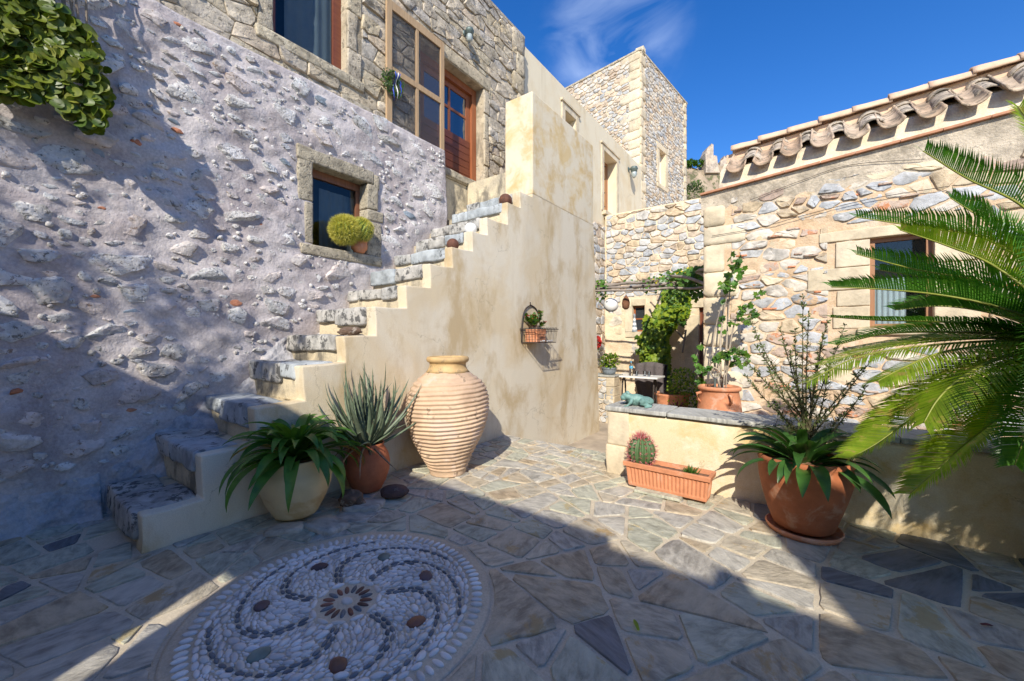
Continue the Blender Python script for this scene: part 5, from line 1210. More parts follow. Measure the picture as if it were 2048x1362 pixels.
# cream pot with broad strap leaves
c = pt(592, 1036); c.z = 0.045
t = potted('strap_leaf_plant', 'strap leaved green plant arching over a squat cream glazed pot at left', 'potted plant', c, [(0.15, 0), (0.16, 0.015), (0.21, 0.11), (0.25, 0.22), (0.258, 0.28), (0.24, 0.34), (0.205, 0.385), (0.20, 0.41), (0.21, 0.425)], m_cream_pot)
B = c+Vector((0, 0, 0.40))
for k in range(82):
    az = 2*math.pi*(k*0.381966)+U(-0.2, 0.2); ring = k/82; el = math.radians(74-60*ring+U(-8, 8)); v, f = strap(B+Vector((math.cos(az), math.sin(az), 0))*0.06*ring+UP*0.07*(1-ring), az, el, U(0.46, 0.66)*(0.72+0.35*ring), U(0.032, 0.043), U(1.3, 2.5), 14, 0.30, U(-0.4, 0.4), U(-0.3, 0.3))
    obj('leaf', v, f, m_leafdry if k in (41, 66) else m_strap, t, True, B)
# deep terracotta pot with the spiky aloe
c = pt(735, 982); c.z = 0.02
t = potted('aloe', 'spiky grey green aloe in a terracotta pot between cream pot and tall jar', 'potted plant', c, [(0.115, 0), (0.125, 0.01), (0.16, 0.08), (0.19, 0.17), (0.198, 0.25), (0.185, 0.32), (0.15, 0.375), (0.135, 0.40), (0.15, 0.42)], m_terra_br, 48, lambda r, z, th: (r+0.0022*math.sin(z*190)*(z > 0.02), z))
mb = MB(); hp = c+Vector((0.11, -0.15, 0.34)); mb.tube(bez([hp+Vector((-0.03, 0, 0.03)), hp+Vector((0.03, -0.03, 0.045)), hp+Vector((0.045, -0.035, -0.02)), hp+Vector((0.015, -0.01, -0.06))], 8), 0.014, 6); mb.build('handle', m_terra_br, t, True)
def aloe_leaf(base, az, el, L_, w_, curl, side):
    p = Vector(base); v = []; f = []; a = el; h = az; seg = 12
    for i in range(seg+1):
        q = i/seg; d = Vector((math.cos(a)*math.cos(h), math.cos(a)*math.sin(h), math.sin(a))); s = Vector((-math.sin(h), math.cos(h), 0)); n = s.cross(d)
        ww = w_*(1-q)**0.75*(0.75+0.25*math.sin(q*3.1)) if i < seg else 0.0005
        v += [p-s*ww+n*ww*0.12, p-s*ww*0.45-n*ww*0.62, p+s*ww*0.45-n*ww*0.62, p+s*ww+n*ww*0.12, p-n*ww*0.08]
        if i < seg: p = p+d*(L_/seg); a += curl/seg*(0.5+q); h += side/seg
    for i in range(seg):
        b = 5*i
        for k in range(5): f.append((b+k, b+(k+1) % 5, b+5+(k+1) % 5, b+5+k))
    nb = len(v)
    for i in range(1, seg-1):                 # marginal teeth
        for k in (0, 3):
            a_ = v[5*i+k]; b2 = v[5*i+5+k]; o = (a_-v[5*i+4]); 
            if o.length < 0.002: continue
            m_ = (a_+b2)/2+o.normalized()*0.0055+(b2-a_)*0.3; v += [a_.lerp(b2, 0.3), a_.lerp(b2, 0.6), m_]; f.append((len(v)-3, len(v)-2, len(v)-1))
    return v, f
B = c+Vector((0, 0, 0.40))
for k in range(66):
    az = 2*math.pi*(k*0.381966)+U(-0.3, 0.3); ring = (k/66)**0.8; el = math.radians(86-60*ring+U(-12, 12)); L_ = U(0.50, 0.78)*(1.0-0.12*ring)
    off = Vector((math.cos(az), math.sin(az), 0))*U(0.02, 0.13)*ring
    v, f = aloe_leaf(B+off+UP*U(-0.02, 0.04), az, el, L_, U(0.028, 0.042), U(0.1, 1.1) if U(0, 1) < .75 else U(-0.9, 0), U(-0.8, 0.8)); obj('leaf', v, f, m_aloe, t, True, B)
for az, el, L_, dr_ in ((-0.5, -0.1, 0.5, -0.9), (-1.2, 0.15, 0.42, 2.2), (-0.15, -0.25, 0.55, -0.3), (-1.9, 0.1, 0.35, 2.6), (-0.8, 0.2, 0.4, 2.4)):
    v, f = aloe_leaf(B+Vector((math.cos(az)*0.1, math.sin(az)*0.1, 0)), az, el, L_, 0.014, -dr_, U(-0.3, 0.3)); obj('dry_leaf', v, f, m_aloetip, t, True, B)
# stones and slabs about the pots
def rock(name, label, cat, c, r, mat, seed=0, rot=0.0, amp=0.22):
    bm = bmesh.new(); bmesh.ops.create_icosphere(bm, subdivisions=4, radius=1); off = Vector((seed*7.3, seed*3.1, 0)); v = []
    R = Matrix.Rotation(rot, 3, 'Z')
    for p in bm.verts:
        q = p.co*(1+amp*noise.noise(p.co*1.2+off)+amp*0.45*noise.noise(p.co*3+off)+amp*0.2*noise.noise(p.co*8+off)); q.z = max(q.z, -0.8); v.append(R @ Vector((q.x*r[0], q.y*r[1], q.z*r[2]))+Vector(c)+UP*r[2]*0.8)
    f = [[q.index for q in p.verts] for p in bm.faces]; bm.free(); return tag(obj(name, v, f, mat, None, True, c), label, cat)
rock('rock', 'jagged dark red rock with pale patches between the two pots on the left', 'rock', pt(702, 1014, 0.015), (0.095, 0.075, 0.075), m_drift, 1, 0.6, 0.4)
rock('rock', 'smooth oval dark red rock on the paving right of the aloe pot', 'rock', pt(789, 994, 0.015), (0.125, 0.07, 0.06), m_rock, 2, YAW, 0.10)
for (px, py, a, b_, ro, lab) in ((655, 1052, 0.17, 0.10, 0.2, 'thin grey stone slab under the right side of the cream pot'), (572, 1060, 0.13, 0.07, 0.9, 'small brown stone slab under the left side of the cream pot'), (730, 1012, 0.16, 0.10, 0.7, 'thin grey slab beside the jagged rock under the aloe pot')):
    c = pt(px, py, 0.012); o = [(c.x+(math.cos(ro)*x-math.sin(ro)*y), c.y+(math.sin(ro)*x+math.cos(ro)*y)) for x, y in ((-a, -b_), (a*.8, -b_*1.1), (a, b_*.7), (-a*.7, b_))]; vv, ff = slab(outline(o, 0.04, 0.04, 1), 0.03, 0.005, 0.95, 0.05)
    tag(obj('slab', [ZF(0.013)(*p) for p in vv], ff, m_flag[1], None, True, c), lab, 'stone slab')
# planter trough with two cacti
A, Bq, Cq = pt(1249, 969, 0.04), pt(1419, 1009, 0.04), pt(1437, 996, 0.04)
ux = (Bq-A); Lp = ux.length; ux.normalize(); uy = Vector((-ux.y, ux.x, 0)); Wp = 0.19; Hp = 0.22
t = thing('planter_trough', 'long fluted terracotta trough against the parapet holding cacti', 'planter', (A+Bq)/2)
def TP(x, y, z): return A+ux*x+uy*y+UP*z
mb = MB(); n = 56
def ringpts(inset_, z, flute=0.0):
    x0, x1, y0, y1 = inset_, Lp-inset_, inset_, Wp-inset_; o = []
    def ln(a, b_, m, nx, ny):
        for i in range(m):
            q = i/m; s = flute*(0.5+0.5*math.cos(2*math.pi*(q*m/4.0))) if 2 < i < m-2 else 0; o.append(TP(a[0]+(b_[0]-a[0])*q+nx*s, a[1]+(b_[1]-a[1])*q+ny*s, z))
    ln((x0, y0), (x1, y0), 84, 0, 1); ln((x1, y0), (x1, y1), 20, -1, 0); ln((x1, y1), (x0, y1), 84, 0, -1); ln((x0, y1), (x0, y0), 20, 1, 0); return o
rings = [ringpts(0.03, 0.0), ringpts(0.026, 0.02), ringpts(0.024, 0.035, 0.009), ringpts(0.012, Hp-0.055, 0.009), ringpts(0.010, Hp-0.045), ringpts(-0.008, Hp-0.040), ringpts(-0.012, Hp-0.005), ringpts(-0.008, Hp), ringpts(0.012, Hp), ringpts(0.018, Hp-0.05)]
m_ = len(rings[0]); v = [p for r in rings for p in r]; f = [(i*m_+k, i*m_+(k+1) % m_, (i+1)*m_+(k+1) % m_, (i+1)*m_+k) for i in range(len(rings)-1) for k in range(m_)]; f.append(tuple(range(m_-1, -1, -1)))
obj('trough', v, f, m_terra, t, False)
v = []; f = []
for i in range(41):
    for j in range(11): v.append(TP(0.015+(Lp-0.03)*i/40, 0.015+(Wp-0.03)*j/10, Hp-0.035+0.010*nz((i*0.4, j*0.4, 0), 1)))
for i in range(40):
    for j in range(10): a = i*11+j; f.append((a, a+11, a+12, a+1))
obj('soil', v, f, m_soil, t, True)
rough_box('support_slab', (-0.2, -0.05, 0.0), (0.2, 0.05, 0.026), m_flag[2], None, 0.006, 0.004, 3, 6); s_ = bpy.data.objects['support_slab']; s_.location = TP(Lp*0.42, 0.005, -0.04)+UP*0.027; s_.rotation_euler = (0, 0, math.atan2(ux.y, ux.x)+0.02); tag(s_, 'pale stone slip wedged under the front of the terracotta trough', 'stone slab')
def cactus(t, name, c, r, h, ribs, mat, spmat, sp_len, sp_n, per, lean=Vector((0, 0, 1)), depth_=0.16, top_len=1.0, spw=0.0022):
    R = dir_frame(lean); v = []; f = []; nu, nv = ribs*6, 20
    def P_(u, q):
        th = 2*math.pi*u; ph = math.pi*(q-0.5); rr = (1-depth_*(0.5-0.5*math.cos(ribs*th))**1.0)*math.cos(ph)
        return Vector((r*rr*math.cos(th), h*math.sin(ph)*(1-0.12*math.exp(-((1-q)*9)**2)), r*rr*math.sin(th)))
    for j in range(nv+1):
        for i in range(nu): v.append(R @ P_(i/nu, j/nv)+c)
    for j in range(nv):
        for i in range(nu): f.append((j*nu+i, j*nu+(i+1) % nu, (j+1)*nu+(i+1) % nu, (j+1)*nu+i))
    o = obj(name, v, f, mat, t, True, c); sv = []; sf = []
    for k in range(ribs):
        for a in range(sp_n):
            q = 0.14+0.86*a/(sp_n-1); p0 = P_(k/ribs, q); nn = p0.normalized()
            for s in range(per):
                d = (nn+rvec()*0.75).normalized(); l = sp_len*U(0.6, 1.2)*(1+(top_len-1)*sstep(0.75, 0.95, q)); sd_ = d.cross(rvec()).normalized()*spw
                b = len(sv); sv += [R @ (p0-sd_)+c, R @ (p0+sd_)+c, R @ (p0+d*l)+c]; sf.append((b, b+1, b+2))
    tag(obj('spines', sv, sf, spmat, o, False, c), kind='stuff'); return o
cc = pt(1290, 915, 0.1); cx = (TP(Lp*0.17, Wp*0.55, Hp+0.09))
t2 = thing('red_spined_cactus', 'round ribbed green cactus with a crown of red spines in the trough', 'cactus', cx)
cactus(t2, 'cactus_body', cx, 0.122, 0.135, 15, m_cactus, m_spiner, 0.042, 10, 7, Vector((0, 0, 1)), 0.2, 1.9, 0.003)
sc2 = TP(Lp*0.77, Wp*0.5, Hp-0.02); t2 = thing('small_succulent', 'small spiky green succulent at the right end of the trough', 'succulent', sc2)
for k in range(60):
    az = U(0, 6.28); v, f = aloe_leaf(sc2+Vector((math.cos(az), math.sin(az), 0))*U(0, 0.06), az, U(0.5, 1.5), U(0.03, 0.075), 0.006, U(-0.3, 0.3), 0); obj('leaf', v, f, m_climb if k % 2 else m_strap, t2, True, sc2)
# big terracotta pot on a saucer
c = pt(1606, 1064); c.z = 0.012
def lump(r, z, th): return r*(1+0.035*math.sin(th+1.0)*sstep(0.05, 0.5, z)+0.025*nz((math.cos(th)*1.5, math.sin(th)*1.5, z*5), 1)+0.008*nz((math.cos(th)*3, math.sin(th)*3, z*22), 1)), z+0.012*math.sin(th+2.5)*sstep(0.2, 0.5, z)
t = potted('big_terracotta_pot', 'big lumpy dark terracotta pot of deep green strap leaves on a saucer, right foreground', 'potted plant', c+UP*0.03, [(0.16, 0.0), (0.185, 0.02), (0.215, 0.11), (0.25, 0.23), (0.278, 0.34), (0.284, 0.41), (0.272, 0.45), (0.280, 0.465), (0.286, 0.485), (0.276, 0.50)], m_terra_dk, 64, lump)
mb = MB(); mb.lathe([(0.19, 0), (0.215, 0.0), (0.232, 0.035), (0.222, 0.042), (0.21, 0.018), (0.02, 0.015)], c, 48); mb.build('saucer', m_terra, t, True)
B = c+Vector((0, 0, 0.49))
for k in range(56):
    az = 2*math.pi*(k*0.381966)+U(-0.3, 0.3); ring = k/56; el = math.radians(60-52*ring+U(-10, 10)); v, f = strap(B+Vector((math.cos(az), math.sin(az), 0))*0.13*ring, az, el, U(0.34, 0.50), U(0.032, 0.045), U(0.9, 1.9), 13, 0.28, U(-0.5, 0.5), U(-0.4, 0.4)); obj('leaf', v, f, m_strapdk, t, True, B)
# wispy shrub rising behind the leaves
def wisp():
    b0 = c+Vector((0.03, 0.16, 0.46)); t = thing('wispy_shrub', 'tall wispy shrub with needle tipped twigs rising behind the big terracotta pot', 'shrub', b0); D = depth(b0)
    tips = [(1510, 690), (1535, 735), (1490, 750), (1500, 640), (1560, 655), (1590, 660), (1606, 590), (1618, 625), (1655, 640), (1690, 650), (1720, 740), (1735, 770), (1700, 815), (1640, 700), (1475, 700), (1660, 720), (1580, 700), (1545, 800), (1760, 700)]
    mb = MB(); tw = MB(); ln = MB(); pl = []
    for x, y in tips:
        e = atD(x, y, D+U(-0.25, 0.35)); hh = U(0.05, 0.40)*(e-b0).length; f0 = b0+UP*hh+Vector((0.02*math.sin(x), 0.02*math.cos(x), 0)); path = bez([f0, f0.lerp(e, 0.3)+RT*U(-.04, .04)-UP*0.02, f0.lerp(e, 0.65)+RT*U(-.05, .05)-UP*0.05*U(0, 1), e], 16); mb.tube(path, [0.0068-0.00034*i for i in range(16)], 5)
        for i in range(3, 16):
            for _ in range(5): pl.append((path[i-1].lerp(path[i], U(0, 1)), (path[i]-path[i-1]).normalized()*0.6+rvec(), rvec(), U(0.02, 0.045)))
            q = path[i]; d = (path[i]-path[i-1]).normalized(); dense = i > 11
            for s in range(6 if dense else 4):
                dd = (d*0.55+rvec()).normalized()
                if dense:
                    pp = path[i-1].lerp(q, U(0, 1)); pl.append((pp, dd+UP*0.3, rvec(), U(0.018, 0.035)))
                else:
                    l = U(0.04, 0.10); e2 = q+dd*l+UP*0.01; tw.tube([q, q.lerp(e2, 0.5)+rvec()*0.008, e2], [0.0016, 0.0013, 0.0006], 3, False)
                    for z_ in range(3): r_ = rvec(); ln.tube([q.lerp(e2, U(0.2, 1)), q.lerp(e2, U(0.3, 1))+r_*0.02], [0.0011, 0.0006], 3, False)
    mb.tube([b0-UP*0.05, b0+UP*0.2, b0+UP*0.42+RT*0.03, b0+UP*0.62], [0.013, 0.011, 0.008, 0.004], 6)
    mb.build('branches', m_twig, t, True); tag(tw.build('twigs', m_wisp, t), kind='stuff'); tag(ln.build('dry_leaves', m_wisp, t), kind='stuff'); leaf_cloud('leaf', pl, leaf_shape(3, 0.18), [m_needle], t, 0, 'needle_leaves')
wisp()
# golden barrel cacti in the window
yc, zc0 = 2.33, LW[2]
c = Vector((-1.155, yc, zc0+0.002))
t = potted('golden_cactus_pot', 'pair of golden barrel cacti in a small terracotta pot on the window sill', 'potted cactus', c, [(0.055, 0), (0.068, 0.008), (0.075, 0.03), (0.098, 0.05), (0.102, 0.10), (0.094, 0.115), (0.098, 0.13), (0.104, 0.17)], m_terra)
p = onX(690, 460, -1.12); cactus(t, 'cactus', p, 0.155, 0.15, 22, m_cactusy, m_spiney, 0.062, 20, 14, Vector((0.3, -0.3, 1)), 0.14, 1.0, 0.0038)
p = onX(722, 460, -1.08); cactus(t, 'cactus', p, 0.135, 0.14, 18, m_cactusy, m_spiney, 0.04, 18, 9, Vector((0.5, 0.3, 0.9)), 0.18, 1.0, 0.0032)
# balls and driftwood on the steps
def ball(name, label, cat, x, y, z, r, mat):
    mb = MB(); mb.blob((x, y, z+r-0.004), (r, r, r), 4); return tag(mb.build(name, mat, None, True, (x, y, z)), label, cat)
p = onX(1001, 397, -0.16); ball('rusty_ball', 'rusty iron ball on the second highest stair, nearest the pillar', 'ball', p.x, 4.12, 3.355, 0.098, m_rust)
ball('rusty_ball', 'small rusty ball two steps below the white globe on the stairs', 'ball', -0.17, 3.02, 2.51, 0.078, m_rust)
ball('white_globe', 'white globe resting on a stair between the two rusty balls', 'globe', -0.17, 3.36, 2.78, 0.082, m_white)
d_ = rock('driftwood', 'gnarled brown lump of driftwood lying on a lower stair', 'driftwood', (-0.17, 1.60, 1.42), (0.10, 0.055, 0.042), m_drift, 5, YAW*0.6+0.4, 0.5)

# ================================================================== WALL BASKET
bk = thing('wall_basket', 'black wire wall basket with hooped handle hanging on the cream stair wall', 'basket', (0.15, 4.55, 1.33))
mb = MB(); x0, x1, y0, y1, zb, zt = 0.012, 0.30, 4.29, 4.82, 1.325, 1.53
def loop(z, r, e=0.0): mb.tube([(x0, y0-e, z), (x1+e, y0-e, z), (x1+e, y1+e, z), (x0, y1+e, z), (x0, y0-e, z)], r, 5)
loop(zt, 0.006, 0.03); loop(zt-0.03, 0.004, 0.02); loop(zb, 0.006); mb.build('rails', m_iron, bk)
mb = MB()
def wires(a, b_, n):
    for i in range(n+1):
        q = Vector(a).lerp(Vector(b_), i/n); o = (Vector((0.15, 4.55, 0))-Vector((q.x, q.y, 0))).normalized()*-0.025; mb.tube([(q.x, q.y, zb), (q.x+o.x*0.3, q.y+o.y*0.3, (zb+zt)/2), (q.x+o.x, q.y+o.y, zt)], 0.0025, 4, False)
        if i < n:
            q2 = Vector(a).lerp(Vector(b_), (i+1)/n); mb.tube([(q.x+o.x, q.y+o.y, zt), ((q.x+q2.x)/2+o.x, (q.y+q2.y)/2+o.y, zt+0.03), (q2.x+o.x, q2.y+o.y, zt)], 0.002, 4, False)
wires((x0, y0, 0), (x1, y0, 0), 6); wires((x1, y0, 0), (x1, y1, 0), 13); wires((x1, y1, 0), (x0, y1, 0), 6)
for i in range(9): mb.tube([(x0, y0+(y1-y0)*i/8, zb), (x1, y0+(y1-y0)*i/8, zb)], 0.0025, 4, False)
tag(mb.build('wires', m_iron, bk), kind='stuff')
mb = MB(); mb.tube(bez([(0.015, y0, zb), (0.015, y0, 1.75), (0.015, y0+0.05, 1.86), (0.015, 4.55, 1.90)], 12)+bez([(0.015, 4.56, 1.90), (0.015, y1-0.05, 1.86), (0.015, y1, 1.75), (0.015, y1, zb)], 12), 0.010, 6); mb.tube([(0.015, 4.53, 1.89), (0.02, 4.52, 1.95)], 0.008, 6); mb.build('handle', m_iron, bk, True)
t = thing('brick_patterned_pot', 'square brick patterned clay pot of red flowers inside the wire basket', 'potted plant', (0.15, 4.5, 1.335))
mb = MB(); rows = 5
for r in range(rows):
    z0 = 1.334+r*0.038; k = 0.002*r; n = 3
    for s in range(4):
        for i in range(n):
            a0, a1 = 4.36-k+(0.24+2*k)*i/n, 4.36-k+(0.24+2*k)*(i+1)/n
            if s == 0: mb.box((0.225+k, a0+0.003, z0), (0.245+k+0.004*((i+r) % 2), a1-0.003, z0+0.034))
            if s == 1: b0, b1 = 0.05+0.175*i/n, 0.05+0.175*(i+1)/n; mb.box((b0+0.003, 4.345-k-0.004*((i+r) % 2), z0), (b1-0.003, 4.362-k, z0+0.034))
bw_ = mb
mb = MB(); mb.box((0.05, 4.362, 1.33), (0.224, 4.61, 1.515)); mb.build('pot', m_terra, t); tag(bw_.build('relief_bricks', m_terra, t), kind='stuff')
pl = []; fl_ = []; B = Vector((0.14, 4.50, 1.52))
stm = MB()
for k in range(16):
    d = Vector((U(-1, 1), U(-1, 1), U(0.5, 1.6))).normalized(); e = B+d*U(0.16, 0.34); e.x = max(e.x, 0.03); stm.tube([B+Vector((U(-.05, .05), U(-.05, .05), 0)), B.lerp(e, 0.5)+UP*0.02, e], 0.005, 4)
    for s in range(9): q = B.lerp(e, U(0.4, 1)); pl.append((q, d+rvec()*0.8, d+UP, U(0.06, 0.10)))
    for s in range(6): fl_.append((e+UP*0.01, Vector((math.cos(s), math.sin(s), 0.5))+rvec()*0.2, UP, 0.032))
stm.build('stems', m_bark, t); leaf_cloud('leaf', pl, leaf_shape(4, 0.3), [m_climb, m_strap], t, 144); leaf_cloud('petal', fl_, round_leaf(6), [m_red], t, 0, 'flowers')
for i in range(11):
    y = U(4.33, 4.80) if i > 5 else U(4.63, 4.80); x = U(0.25, 0.285) if i > 5 else U(0.05, 0.28); s = U(0.014, 0.022); mb = MB(); mb.blob((x, y, zb+0.006+s*0.8), (s, s*1.2, s*0.8), 2)
    tag(mb.build('white_pebble', m_pebw, None, True, (x, y, zb)), 'white pebble lying on the floor of the wire wall basket', 'pebble', 'white pebbles in the wall basket')

# ================================================================== WALL LAMPS, WREATH
def wall_lamp(label, p, s=1.0):
    t = thing('wall_lamp', label, 'wall lamp', p); p = Vector(p); mb = MB(); mb.tube([p, p+Vector((0.06*s, 0, 0.02*s)), p+Vector((0.12*s, 0, 0.0))], 0.018*s, 6); mb.blob(p, (0.02, 0.05*s, 0.06*s), 2); mb.build('bracket', m_lampmetal, t)
    c = p+Vector((0.12*s, 0, -0.02*s)); mb = MB(); mb.lathe([(0.01, 0.06*s), (0.07*s, 0.045*s), (0.085*s, 0.0), (0.07*s, -0.015*s), (0.065*s, -0.06*s), (0.058*s, -0.062*s), (0.0, -0.06*s)][::-1], c, 16); mb.build('hood', m_lampmetal, t, True)
    mb = MB(); mb.lathe([(0.055*s, -0.06*s), (0.058*s, -0.12*s), (0.045*s, -0.17*s), (0.02*s, -0.19*s), (0.001, -0.192*s)], c, 16); mb.build('globe', m_lampglass, t, True)
    mb = MB()
    for k in range(4): a = k*math.pi/2; mb.tube([c+Vector((0.06*s*math.cos(a), 0.06*s*math.sin(a), -0.06*s)), c+Vector((0.064*s*math.cos(a), 0.064*s*math.sin(a), -0.12*s)), c+Vector((0.0, 0.0, -0.2*s))], 0.004*s, 4)
    mb.build('cage', m_lampmetal, t); return t
p = onX(927, 74, UX); wall_lamp('small grey bulkhead lamp on the weathered wall right of the upper door', (UX+0.03, p.y, p.z+0.05), 0.95)
p = onX(1257, 346, PX); wall_lamp('green lantern lamp on the smooth cream wall beside the far wooden door', (PX+0.005, p.y, p.z+0.12), 1.6)
p = onX(783, 165, SX+0.06); wr = thing('wreath', 'dried green leaf wreath with blue and white ribbons on the folded screen door', 'wreath', p)
pl = []
for k in range(420):
    th = U(0, 6.28); r = 0.125+U(-0.06, 0.06); q = p+Vector((U(0, 0.07), r*math.cos(th), r*math.sin(th)-0.01)); pl.append((q, Vector((U(-.2, .6), -math.sin(th), math.cos(th)))+rvec()*0.7, Vector((1, 0, 0)), U(0.03, 0.055)))
leaf_cloud('leaf', pl, leaf_shape(3, 0.25), [m_olive, m_climb], wr, 0, 'leaves'); mb = MB()
mb.tube([p+Vector((0.02, 0.12*math.cos(a), 0.12*math.sin(a))) for a in [k*0.2618*1.0 for k in range(25)]], 0.02, 5); mb.build('ring', m_bark, wr)
for k, (m_, dy, l) in enumerate(((m_ribbon, -0.01, 0.42), (m_paper, 0.02, 0.36), (m_ribbon, 0.055, 0.30), (m_ribbon, 0.03, 0.2))):
    v = []; 
    for i in range(10): q = p+Vector((0.09+0.012*math.sin(i+k), dy+0.012*math.sin(i*0.8+k)+0.03*i/9*(k-1), 0.12-l*i/9)); v += [q, q+Vector((0.008*math.cos(i), 0.010, 0))]
    obj('ribbon', v, [(2*i, 2*i+1, 2*i+3, 2*i+2) for i in range(9)], m_, wr)

# ================================================================== CREEPER AT THE TOP LEFT
cp = thing('creeper', 'dense hanging creeper of round glossy yellow green leaves at the top left', 'climbing plant', onX(60, -150, -1.1))
def in_cre(x, y):
    if x < -230: return False
    ymax = float(np.interp(x, [-230, 0, 60, 130, 175, 205, 222, 228], [150, 188, 184, 212, 252, 250, 218, 200])); xm = float(np.interp(y, [-260, 0, 40, 110, 215, 260], [-20, 108, 168, 204, 226, 205])); return y < ymax+6*math.sin(x*0.2) and x < xm+6*math.sin(y*0.15)
pl = []; k = 0
while len(pl) < 1750:
    x, y = U(-90, 235), U(-200, 258)
    if not in_cre(x, y): continue
    dq = U(0, 1)**1.6; X = -1.06+(0.08+0.20*sstep(-20, 200, x))*(1-0.8*dq)+0.05*nz((x*0.02, y*0.02, 0), 1); p = onX(x, y, X); n = Vector((0.8, -0.45, 0.35))+rvec()*0.75; d = Vector((U(-.3, .3), U(-.6, .6), -1))+rvec()*0.5; pl.append((p, d, n, U(0.040, 0.098)))
pl.sort(key=lambda a: 5 if not inview(a[0], 0) else -10-a[0].x)
leaf_cloud('leaf', pl, round_leaf(10, 0.22), [m_vine], cp, 295)
mb = MB()
for k in range(22):
    x = U(-150, 190); y1 = 150+U(-40, 50); x = U(-60, 170); a = onX(x-U(0, 60), -180, -1.06); b_ = onX(x, min(y1, 180), -1.02); mb.tube(bez([a, a.lerp(b_, 0.4)+Vector((0.04, U(-.1, .1), 0.05)), b_], 10), 0.008, 5)
mb.tube(bez([onX(-100, -220, -1.14), onX(-60, -100, -1.12), onX(-30, 0, -1.08)], 8), 0.03, 6); mb.build('stems', m_bark, cp)

# ================================================================== SAGO PALM AT THE RIGHT
cc = atD(2200, 690, 2.25); pm = thing('sago_palm', 'big sago palm with arching dark green feather fronds filling the right edge', 'palm', (cc.x, cc.y, 0))
mb = MB(); mb.lathe([(0.15, 0), (0.17, 0.3), (0.19, 0.8), (0.20, 1.15), (0.14, 1.32), (0.02, 1.36)], (cc.x, cc.y, 0), 20, lambda r, z, th: (r*(1+0.12*nz((math.cos(th)*4, math.sin(th)*4, z*12), 1)), z)); mb.build('trunk', m_bark, pm)
def frond(pts, side_up=0.5, ll=0.20, m=m_cycad, n=92, roll=0.0, start=0.14):
    path = smooth_path(pts, 40); mb = MB(); mb.tube(path, [0.011-0.0002*i for i in range(40)], 5); o = mb.build('frond', m_rachis, pm, True, path[0])
    L_ = MB()
    for s in (-1, 1):
        for i in range(n):
            t = start+(1-start)*(i+0.5*(s > 0))/n; u = t*39; k = min(int(u), 38); p = path[k].lerp(path[k+1], u-k); d = (path[min(k+2, 39)]-path[max(k-1, 0)]).normalized()
            sd_ = d.cross(UP).normalized(); nn = sd_.cross(d); c_, s_ = math.cos(roll), math.sin(roll); sd2 = sd_*c_+nn*s_; nn2 = nn*c_-sd_*s_
            l = ll*(0.45+0.55*math.sin(math.pi*min(1, 0.12+t*0.92)**0.9))*U(0.93, 1.05)*(1 if t < 0.93 else 0.8)
            a = d*(0.50+0.45*t)+sd2*s*0.80+nn2*side_up+rvec()*0.035; a.normalize(); w_ = d.cross(a).cross(a).normalized() if d.cross(a).length > 1e-3 else nn2
            wd = 0.0048; q1 = p+a*l*0.55+nn2*0.004; q2 = p+a*l+d*l*0.06-nn2*l*0.10
            b = len(L_.v); L_.add([p-w_*wd*0.7, p+w_*wd*0.7, q1-w_*wd, q1+w_*wd, q2], [(0, 1, 3, 2), (2, 3, 4)])
    tag(L_.build('leaflets', m, o, False, path[0]), kind='stuff')
Q = atD
def fr(tip, mids, m=m_cycad, **kw):
    kw.setdefault('side_up', 0.8); kw.setdefault('ll', 0.25); frond([cc+(Q(*mids[-1])-cc)*0.02]+[Q(*q) for q in mids[::-1]]+[Q(*tip)], m=m, **kw)
fr((1846, 302, 2.45), [(1934, 357, 2.45), (2048, 415, 2.4), (2130, 520, 2.3)])
fr((1711, 434, 2.65), [(1846, 455, 2.6), (1978, 480, 2.5), (2090, 560, 2.35)])
fr((1712, 508, 2.75), [(1829, 538, 2.7), (1982, 566, 2.55), (2100, 620, 2.35)], m_cycad)
fr((1663, 574, 2.6), [(1753, 578, 2.55), (1867, 588, 2.5), (1982, 610, 2.4), (2100, 650, 2.3)])
fr((1660, 634, 2.5), [(1753, 640, 2.5), (1867, 643, 2.45), (1982, 650, 2.4), (2090, 672, 2.3)], ll=0.15, side_up=0.35)
fr((1690, 705, 2.7), [(1780, 690, 2.7), (1867, 678, 2.6), (1982, 676, 2.45), (2090, 685, 2.3)], side_up=0.25)
fr((1612, 765, 2.35), [(1715, 715, 2.38), (1829, 694, 2.36), (1982, 682, 2.3), (2090, 684, 2.25)], m_cycadlit, side_up=-0.1)
fr((1756, 762, 2.2), [(1802, 738, 2.22), (1880, 706, 2.24), (1985, 690, 2.25), (2090, 686, 2.22)], m_cycadlit, side_up=-0.15)
fr((1698, 918, 2.25), [(1752, 888, 2.25), (1808, 848, 2.25), (1870, 806, 2.26), (1960, 752, 2.26), (2080, 705, 2.25)], m_cycadlit, side_up=0.45)
fr((1848, 845, 2.05), [(1875, 800, 2.06), (1915, 762, 2.08), (1985, 722, 2.12), (2090, 696, 2.2)], m_cycadlit, side_up=-0.1)
fr((1820, 988, 2.1), [(1874, 940, 2.1), (1925, 893, 2.12), (1982, 848, 2.14), (2060, 780, 2.18), (2130, 720, 2.22)], m_cycadlit, side_up=0.45)
fr((2036, 212, 2.2), [(2110, 330, 2.25), (2170, 520, 2.25)], m_cycadlit)
fr((2030, 930, 1.9), [(2060, 850, 1.95), (2100, 780, 2.05), (2150, 720, 2.15)], m_cycad)
fr((1880, 560, 2.75), [(1960, 600, 2.65), (2040, 640, 2.5), (2120, 665, 2.35)], m_cycadlit, ll=0.16)
fr((1790, 620, 2.75), [(1880, 612, 2.7), (1980, 625, 2.55), (2090, 660, 2.35)], m_cycad)
fr((1760, 540, 2.95), [(1870, 560, 2.85), (1980, 600, 2.65), (2100, 650, 2.35)], m_cycad)
